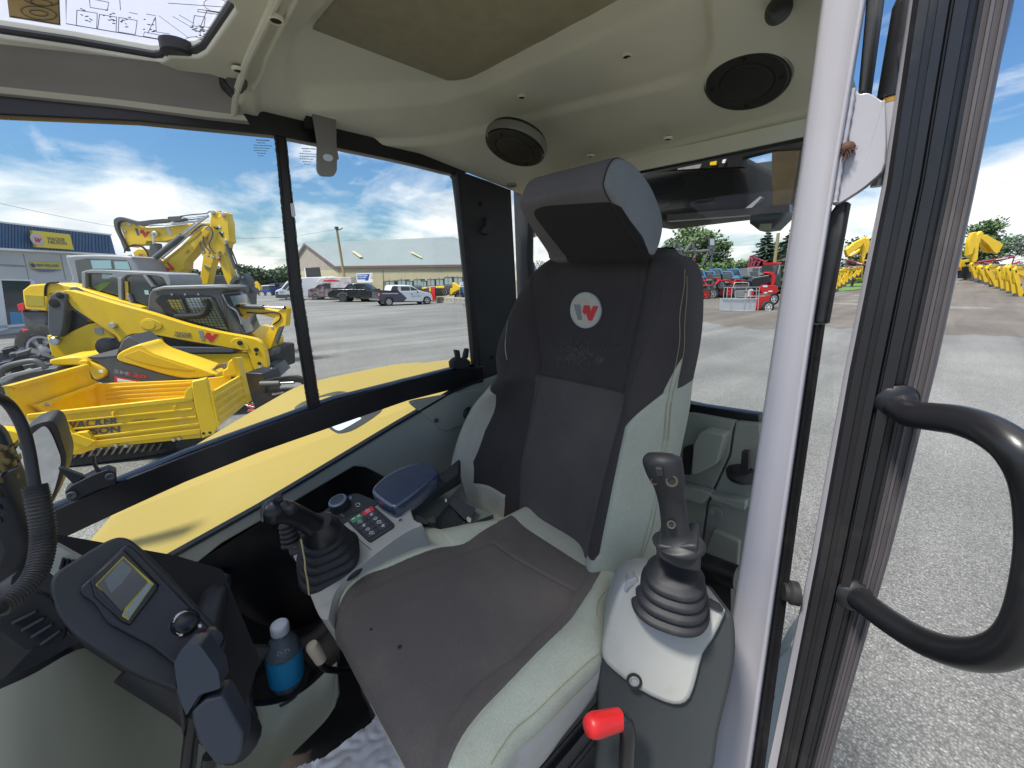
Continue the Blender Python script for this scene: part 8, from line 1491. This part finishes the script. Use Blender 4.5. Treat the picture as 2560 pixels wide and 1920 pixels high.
for k in range(16):
    rr = random.Random(k+90); u, v = rr.uniform(-40, 200), rr.uniform(940, 1180); S(cl_, 'steel_piece', 'dgrey' if k % 2 else 'blk', 'B', [(u, v), (u+rr.uniform(40, 90), v-rr.uniform(0, 25)), (u+rr.uniform(50, 110), v+rr.uniform(0, 20)), (u+rr.uniform(0, 30), v+rr.uniform(20, 45))], (pl[0]-pn(pl)*rr.uniform(-.3, .4), pl[1]), .3, .01)
S(cl_, 'dark_base', 'dgrey', 'B', [(-100, 1000), (220, 980), (340, 1020), (90, 1120), (60, 1240), (-100, 1300)], (pl[0]-pn(pl)*.5, pl[1]), .3, .02)
# ================================================================ MACHINES ON THE RIGHT, seen through the rear window and beside the door
def terr(p, dz=0): return Vector((p.x, p.y, GZ+min(rise(p.x, p.y), 6)+dz))
# white man basket on a red telehandler
gq = G('Q', 1100, 1580); hq = -gq.x*sy+gq.y*cy_; pl = FP('Q', 900, hq, 1800, hq*1.02); n_ = pn(pl)
rt_ = thing('telehandler', 'red telehandler with grey work basket, beside the white door post', 'telehandler', (G('Q', 1600, 1580).x, G('Q', 1600, 1580).y, GZ))
gz = mat('galvanised_rail', (.55, .57, .58), .4, metal=.3)
S(rt_, 'basket_floor', gz, 'Q', [(935, 1365), (1540, 1375), (1525, 1500), (1515, 1580), (925, 1562)], (pl[0]+n_*.2, pl[1]), .04); 
for q in ([(955, 1185), (1545, 1178)], [(1160, 1240), (1540, 1240)], [(940, 1368), (1535, 1372)], [(1545, 1178), (1518, 1575)], [(965, 1190), (950, 1370)], [(1020, 1185), (1005, 1370)], [(1095, 1185), (1080, 1370)], [(1330, 1185), (1285, 1575)], [(1408, 1190), (1385, 1500)], [(1500, 1185), (1480, 1490)], [(930, 1558), (1515, 1575)], [(1180, 1180), (1185, 1500)], [(1080, 1370), (1075, 1540)], [(1340, 1330), (1640, 1325)]): Tb(rt_, 'basket_rail', gz, 'Q', q, pl, .022, 6, .25 if q[0][0] != 1180 else 0)
Tb(rt_, 'basket_hoop', gz, 'Q', crv([(1178, 1180), (1195, 1125), (1230, 1105), (1400, 1105), (1435, 1125), (1428, 1200)], 4), pl, .03, 8, -.2)
for q, m_ in (([(1190, 1390), (1290, 1385), (1300, 1490), (1195, 1490)], 'hole'), ([(1385, 1385), (1490, 1385), (1480, 1490), (1380, 1490)], 'hole'), ([(1045, 1385), (1140, 1380), (1140, 1455), (1045, 1455)], 'wht'), ([(1150, 1380), (1195, 1380), (1195, 1470), (1160, 1470)], 'wht'), ([(1200, 1140), (1400, 1140), (1420, 1225), (1180, 1225)], 'dgrey'), ([(1190, 1250), (1340, 1250), (1340, 1330), (1200, 1330)], 'mgrey'), ([(1405, 1215), (1480, 1215), (1470, 1330), (1400, 1330)], 'wht')): S(rt_, 'basket_box', m_, 'Q', q, (pl[0]+n_*.05, pl[1]), .2, .01)
S(rt_, 'red_decal', 'inkred', 'Q', crv([(1430, 1225), (1470, 1250), (1475, 1300), (1430, 1320), (1410, 1290)], 2, True), pl, .02, front=.08)
S(rt_, 'body', 'redp', 'Q', [(1585, 1190), (1640, 1140), (1860, 1150), (1900, 1180), (1900, 1260), (1850, 1290), (1640, 1290), (1600, 1250)], (pl[0]-n_*.3, pl[1]), 1.6, .05); S(rt_, 'front_frame', 'redp', 'Q', [(1560, 1330), (1760, 1310), (1780, 1330), (1740, 1420), (1680, 1480), (1660, 1560), (1550, 1545)], (pl[0]-n_*.2, pl[1]), 1.2, .04)
S(rt_, 'boom_head', 'blk', 'Q', [(1440, 1080), (1500, 1030), (1560, 1020), (1770, 990), (1780, 1090), (1700, 1130), (1580, 1200), (1560, 1300), (1500, 1310), (1480, 1180)], (pl[0]-n_*.4, pl[1]), .6, .03); S(rt_, 'red_boom', 'redp', 'Q', crv([(1730, 930), (1810, 930), (1850, 970), (1850, 1080), (1810, 1150), (1780, 1140), (1790, 1000), (1730, 960)], 2, True), (pl[0]-n_*.4, pl[1]), .5, .03); Tb(rt_, 'piston_rod', 'steel', 'Q', [(1500, 1030), (1770, 985)], pl, .035, 8, -.2)
for q in ([(1640, 1150), (1715, 1150), (1715, 1180), (1640, 1180)], [(1730, 1240), (1795, 1235), (1795, 1260), (1730, 1262)], [(1655, 1262), (1715, 1262), (1712, 1285), (1655, 1285)]): S(rt_, 'white_decal', 'wht', 'Q', q, (pl[0]-n_*.3, pl[1]), .02, front=.01)
S(rt_, 'cab', dgl, 'Q', [(1800, 810), (1940, 800), (1940, 1180), (1850, 1180), (1850, 960), (1800, 940)], (pl[0]-n_*1.2, pl[1]), 1.2, .03); S(rt_, 'cab_roof', 'redp', 'Q', [(1830, 768), (1950, 765), (1950, 800), (1830, 805)], (pl[0]-n_*1.2, pl[1]), 1.2, .03); Tb(rt_, 'cab_post', 'mgrey', 'Q', [(1925, 810), (1890, 960)], (pl[0]-n_*1.1, pl[1]), .05, 6)
wheel(rt_, 'Q', 1735, 1515, (pl[0]-n_*.0, pl[1]), .52, .35, 'wht'); wheel(rt_, 'Q', 1830, 1380, (pl[0]-n_*1.6, pl[1]), .5, .35, 'wht')
S(rt_, 'outrigger', 'hole', 'Q', [(1060, 1580), (1400, 1590), (1300, 1605), (1100, 1600)], (pl[0]+n_*.1, pl[1]), .3)
# row of red tractors and telehandlers
def redt(name, label, x, y, s, k, kind=0, D=50, grp='red tractors and loaders in the yard'):
    pl = FP('Q', 0, D, 2000, D*.97); c_ = FDp('Q', x, y, D); t_ = thing(name, label, name.split('_')[-1], (c_.x, c_.y, GZ), grp); X = lambda pts: [(x+a*s, y+b*s) for a, b in pts]
    S(t_, 'bonnet', 'redp', 'Q', X([(-60, -70), (-20, -100), (60, -95), (90, -60), (85, -20), (-40, -10)]) , pl, 1.1, .1); cb_ = S(t_, 'cab_frame', 'blk' if k % 2 else bpy.data.materials['vehicle_glass'], 'Q', X([(-40, -180), (60, -185), (80, -95), (-50, -90)]), (pl[0]-pn(pl)*.2, pl[1]), 1.3, .05)
    S(t_, 'cab_roof', 'redp' if k % 3 else 'mgrey', 'Q', X([(-48, -192), (66, -198), (70, -182), (-45, -176)]), pl, 1.4, .03); S(cb_, 'pale_glass', bright, 'Q', X([(-20, -170), (20, -172), (24, -110), (-24, -108)]), (pl[0]-pn(pl)*.2, pl[1]), .02, front=.012)
    for (a, b, r) in ((-50, -22, .55), (70, -38, .8)): wheel(t_, 'Q', x+a*s, y+b*s, (pl[0]+pn(pl)*.1, pl[1]), r*s*.95, .4, 'redp' if kind else 'mgrey')
    return t_, pl, X
specs = [(500, 1385, .95, 'red tractor with dark front loader, nearest the seat bolster'), (620, 1340, .95, 'red tractor second from the seat bolster'), (740, 1330, .95, 'red tractor third from the seat bolster'), (1010, 1290, 1.0, 'red tractor behind the left end of the work basket'), (1190, 1270, .9, 'red tractor behind the middle of the work basket')]
for k, (x, y, s_, lab_) in enumerate(specs): t_, pl, X = redt('red_tractor', lab_, x, y, s_, k, k % 2, 49+k*1.5)
S(bpy.data.objects['red_tractor'], 'loader_arm', 'blk', 'Q', [(430, 1110), (470, 1160), (600, 1300), (600, 1370), (560, 1360), (450, 1200)], FP('Q', 0, 47, 2000, 46), .3, .02)
for k, (x, y, lab_) in enumerate(((880, 1160, 'red telehandler with long dark cab, centre of the red row'), (1060, 1140, 'red telehandler right of the long dark cab'))):
    D = 55; pl = FP('Q', 0, D, 2000, D*.97); c_ = FDp('Q', x, y+100, D); t_ = thing('red_telehandler', lab_, 'telehandler', (c_.x, c_.y, GZ), 'red tractors and loaders in the yard')
    S(t_, 'cab', bpy.data.materials['vehicle_glass'], 'Q', [(x-100, y-180), (x+60, y-200), (x+80, y-80), (x-80, y-80)], pl, 1.4, .05); S(t_, 'body', 'redp', 'Q', [(x-80, y-90), (x+100, y-60), (x+130, y+60), (x+80, y+120), (x+40, y+20), (x-60, y)], (pl[0]+pn(pl)*.1, pl[1]), 1.2, .05); wheel(t_, 'Q', x-10, y+95, pl, .75, .5, 'redp'); wheel(t_, 'Q', x+90, y+110, pl, .75, .5, 'redp')
for k in range(7):
    t_, pl, X = redt('red_tractor', 'red tractor, %s from the left in the middle rank' % ('first', 'second', 'third', 'fourth', 'fifth', 'sixth', 'seventh')[k], 470+k*140, 1215-(k % 2)*35, .8, k+1, (k+1) % 2, 53+k % 3, 'red tractors in the middle rank')
    Tb(t_, 'loader_arm', 'redp' if k % 2 else 'blk', 'Q', X([(-60, -60), (20, -150), (60, -120)]), pl, .12, 6, .3)
# blue machines in the second rank
for k in range(5):
    x = 560+k*150+(k % 2)*30; y = 930+(k % 2)*40; D = 60; pl = FP('Q', 0, D, 2000, D*.97); c_ = FDp('Q', x, y+100, D); t_ = thing('blue_tractor', ('blue tractor %s from the seat bolster in the rear rank' % ('first', 'second', 'third', 'fourth', 'fifth')[k]), 'tractor', (c_.x, c_.y, GZ), 'blue tractors in the rear rank'); bm_ = mat('pale_blue_paint', (.12, .30, .55), .4) if k == 0 else bpy.data.materials['pale_blue_paint']
    S(t_, 'cab', bpy.data.materials['vehicle_glass'], 'Q', [(x-40, y-40), (x+70, y-50), (x+110, y+60), (x-30, y+60)], pl, 1.5, .05); S(t_, 'cab_roof', bm_ if k != 0 else 'yel', 'Q', [(x-50, y-55), (x+75, y-62), (x+80, y-42), (x-50, y-38)], pl, 1.5, .03); Tb(t_, 'cab_post', bm_, 'Q', [(x+75, y-45), (x+125, y+90)], pl, .14, 6, .1); S(t_, 'bonnet', 'redp' if k % 2 else bm_, 'Q', [(x-60, y+50), (x+90, y+40), (x+120, y+110), (x-60, y+120)], pl, 1.2, .1)
# raised dark loader fronts and masts
D = 62; pl = FP('Q', 0, D, 2000, D*.97); c_ = FDp('Q', 600, 1000, D)
t_ = thing('raised_loader', 'raised black loader arms with grey guard frame standing above the red row', 'loader', (c_.x, c_.y, GZ))
for q in ([(200, 440), (130, 620)], [(215, 430), (290, 640)], [(90, 560), (320, 560)], [(450, 450), (340, 600)], [(460, 440), (525, 650)], [(330, 600), (560, 590)], [(525, 650), (500, 700)], [(560, 590), (740, 570)], [(740, 500), (770, 640)], [(180, 640), (200, 800)], [(300, 640), (330, 820)]): Tb(t_, 'loader_arm', 'dgrey', 'Q', q, pl, .22, 6)
S(t_, 'guard_frame', gz, 'Q', [(140, 560), (210, 560), (215, 640), (150, 650)], pl, .1); S(t_, 'dark_body', 'dgrey', 'Q', [(40, 640), (340, 660), (360, 960), (60, 960)], pl, 1.5, .05)
for q in ([(440, 880), (505, 700), (535, 710), (470, 900)], [(395, 970), (545, 825), (575, 860), (420, 1030)]): S(t_, 'red_boom', 'redp', 'Q', q, pl, .8, .05)
t_ = thing('mast_platform', 'tall grey panel on a mast with fork pointing right against the sky', 'mast', (FDp('Q', 790, 900, D).x, FDp('Q', 790, 900, D).y, GZ)); S(t_, 'panel', 'dgrey', 'Q', [(752, 372), (842, 370), (842, 585), (825, 600), (752, 490)], pl, .3); S(t_, 'panel_face', mat('panel_pale', (.38, .42, .46), .5), 'Q', [(765, 380), (832, 380), (832, 485), (765, 485)], pl, .05, front=.05); Tb(t_, 'fork', 'dgrey', 'Q', [(815, 615), (900, 612), (1010, 598)], pl, .08, 6); Tb(t_, 'mast', 'dgrey', 'Q', [(800, 600), (770, 900)], pl, .16, 6); Tb(t_, 'arm', 'dgrey', 'Q', [(640, 830), (740, 560), (790, 540)], pl, .2, 6)
t_ = thing('red_crane', 'folded dark red crane arms above the hedge, left of the basket telehandler', 'crane', (FDp('Q', 1500, 900, 58).x, FDp('Q', 1500, 900, 58).y, GZ)); pl = FP('Q', 0, 58, 2000, 56)
dr = mat('dark_red', (.25, .03, .06), .5)
for q in ([(1400, 850), (1440, 660)], [(1440, 840), (1480, 670)], [(1460, 660), (1560, 780)], [(1500, 690), (1680, 760)], [(1480, 850), (1530, 720)], [(1550, 830), (1600, 740)], [(1640, 790), (1700, 750)], [(1400, 850), (1680, 850)]): Tb(t_, 'crane_arm', dr, 'Q', q, pl, .13, 6)
t_ = thing('grey_cab_machine', 'grey machine with wide glass cab behind the work basket hoop', 'loader', (FDp('Q', 1500, 1000, 44).x, FDp('Q', 1500, 1000, 44).y, GZ)); pl = FP('Q', 0, 44, 2000, 43)
S(t_, 'cab_frame', 'mgrey', 'Q', [(1380, 860), (1700, 845), (1790, 830), (1800, 900), (1700, 960), (1480, 1020), (1390, 1000)], pl, 1.5, .05); 
for q in ([(1470, 865), (1570, 860), (1570, 910), (1470, 915)], [(1590, 858), (1690, 855), (1690, 920), (1590, 930)], [(1710, 850), (1785, 845), (1780, 890), (1720, 900)], [(1420, 925), (1560, 925), (1560, 990), (1430, 990)]): S(t_, 'cab_glass', bpy.data.materials['vehicle_glass'], 'Q', q, pl, .02, front=.02)
S(t_, 'orange_roof', 'yel', 'Q', [(740, 930), (900, 935), (1000, 950), (740, 960)], FP('Q', 0, 58, 2000, 57), 1.0) if False else None
mb = MB(); a_, b_ = FDp('I', 797, 190, 40), FDp('I', 775, 370, 40); b2_ = a_.lerp(b_, 2.2); mb.tube([a_, Vector((b2_.x, b2_.y, GZ))], [.14, .17], n=8); simple('utility_pole', 'pale wooden pole before the dark spruce left of the door post', 'pole', mb, bpy.data.materials['pole_wood'])
for k, (u0, u1, v0, v1) in enumerate(((740, 800, 880, 1000), (600, 740, 878, 890))): pass
# rows of yellow excavator attachments and arms
def yex(name, label, f, x, y, s, D, grp, flip=1, tall=False):
    """one mini excavator: folded arm, blade, bucket and cab, standing in the row; s = picture units per unit"""
    pl = FP(f, x-50, D, x+50, D); c_ = FDp(f, x, y, D); t_ = thing(name, label, 'mini excavator', (c_.x, c_.y, c_.z), grp); rq = random.Random(int(x)); wa, wb, wc = rq.uniform(-.22, .22), rq.uniform(.85, 1.25), rq.uniform(.8, 1.15); X = lambda pts: [(x+(a*wb-b*wa)*s*flip, y+(b*wc+a*wa*.5)*s) for a, b in pts]
    th = .25*D/60
    S(t_, 'boom', 'yel', f, X([(-60, -150), (-45, -170), (-20, -168), (60, -140), (140, -120), (170, -150), (190, -140), (180, -80), (120, -70), (40, -95), (-30, -120), (-45, -90), (-60, -60), (-70, -100)]), pl, th, .02)
    S(t_, 'stick', 'yel', f, X([(-70, -150), (-50, -160), (-20, -80), (10, -10), (-5, 20), (-30, 15), (-45, -50), (-75, -120)]), pl, th, .02, front=.05)
    Tb(t_, 'piston_rod', 'steel', f, X([(-50, -168), (40, -175), (150, -160)]), pl, .05*D/60, 6, .1); S(t_, 'bucket', 'dgrey', f, X([(-40, 0), (20, -10), (40, 20), (10, 45), (-50, 40)]), pl, th*2, .02, front=.02)
    S(t_, 'hole_mark', 'hole', f, X([(-62, -140), (-52, -146), (-46, -132), (-56, -126)]), pl, .02, front=.06); S(t_, 'hole_mark', 'hole', f, X([(-20, -60), (-12, -64), (-6, -50), (-14, -46)]), pl, .02, front=.06); S(t_, 'red_hose', 'redp', f, X([(60, -160), (170, -185), (172, -172), (62, -148)]), pl, .1)
    return t_
od = ('first', 'second', 'third', 'fourth', 'fifth', 'sixth', 'seventh', 'eighth', 'ninth', 'tenth', 'eleventh')
for k in range(10):
    q = k/9; x = 1600+(2150-1600)*q**1.1; y = 655+(860-655)*q**1.1; yex('yellow_excavator', 'yellow excavator, %s from the far end of the row right of the door' % od[k], 'R', x+40, y, .75+.95*q, 68-26*q, 'yellow excavators in the right hand row', 1)
for k in range(7):
    q = k/6; x = 370-(370-110)*q; y = 650+(790-650)*q; yex('yellow_excavator', 'yellow excavator, %s from the far end of the row between post and door' % od[k], 'R', x, y, .5+.55*q, 66-20*q, 'yellow excavators in the gap row', -1)
for f, pts, lab_, D in (('R', [([(1610, 260), (1650, 185), (1690, 175), (1700, 260), (1640, 420), (1590, 440), (1600, 330)], 'boom'), ([(1700, 210), (1745, 165), (1770, 190), (1720, 290), (1700, 480), (1650, 540), (1640, 470), (1680, 330)], 'stick'), ([(1745, 215), (1800, 205), (1985, 310), (1960, 360), (1920, 420), (1880, 400), (1820, 320), (1740, 250)], 'boom'), ([(1760, 260), (1900, 380), (1860, 410), (1790, 400), (1740, 300)], 'boom'), ([(1470, 480), (1500, 465), (1540, 490), (1680, 470), (1690, 495), (1560, 515), (1560, 560), (1610, 690), (1580, 700), (1520, 600), (1470, 540)], 'stick')], 'big yellow excavator with raised angular boom, right of the door', 66),
    ('R', [([(248, 370), (350, 290), (450, 240), (465, 260), (420, 330), (300, 410), (270, 455), (250, 410)], 'boom'), ([(440, 240), (465, 228), (475, 300), (460, 450), (430, 520), (420, 440), (430, 330)], 'stick'), ([(480, 250), (500, 240), (510, 300), (490, 400), (470, 420)], 'stick'), ([(300, 440), (410, 360), (420, 380), (320, 450)], 'boom'), ([(400, 480), (450, 480), (440, 560), (420, 700), (375, 700), (410, 600)], 'stick')], 'big yellow excavator with raised boom seen in the gap beside the door', 66)):
    pl = FP(f, 0, D, 2212, D); c_ = FDp(f, pts[0][0][0][0], 700, D); t_ = thing('yellow_excavator', lab_, 'excavator', (c_.x, c_.y, terr(c_).z))
    for i, (q, nm) in enumerate(pts): S(t_, nm, 'yel', f, q, (pl[0]-pn(pl)*.5*i, pl[1]), .5, .05)
    x = pts[0][0][0][0]; Tb(t_, 'piston_rod', 'steel', f, [(x+50, 430), (x+180, 440)] if x < 1000 else [(1490, 470), (1600, 440)], pl, .07, 6, .2)
    S(t_, 'undercarriage', 'tyre', f, [(x+20, 560), (x+160, 555), (x+170, 680), (x+10, 690)], (pl[0]-pn(pl)*.6, pl[1]), 2, .1)
pl = FP('R', 0, 62, 2212, 60); c_ = FDp('R', 1400, 620, 62); t_ = thing('red_digger_bucket', 'orange red bucket arm on the grass right of the open door', 'implement', (c_.x, c_.y, terr(c_).z)); S(t_, 'bucket', mat('orange_red2', (.70, .07, .02), .5), 'R', [(1330, 570), (1440, 555), (1450, 600), (1400, 625), (1330, 620)], pl, .8, .05); Tb(t_, 'arm', 'redp', 'R', [(1440, 560), (1500, 575)], pl, .15, 6)
for k, (a, b, z_) in enumerate((((1590, 520), (2010, 455), 62), ((190, 495), (385, 545), 60))):
    pl = FP('R', 0, z_, 2212, z_); c_ = FDp('R', a[0], a[1]+150, z_); t_ = thing('red_auger', 'long dark red beam lying across the yellow row %s' % ('right of the door' if k == 0 else 'in the gap beside the door'), 'implement', (c_.x, c_.y, terr(c_).z)); Tb(t_, 'beam', dr, 'R', [a, b], pl, .16, 8, 1.0); Tb(t_, 'white_stripe', 'wht', 'R', [(a[0]*.5+b[0]*.5, a[1]*.5+b[1]*.5), (a[0]*.2+b[0]*.8, a[1]*.2+b[1]*.8)], pl, .05, 6, 1.15)
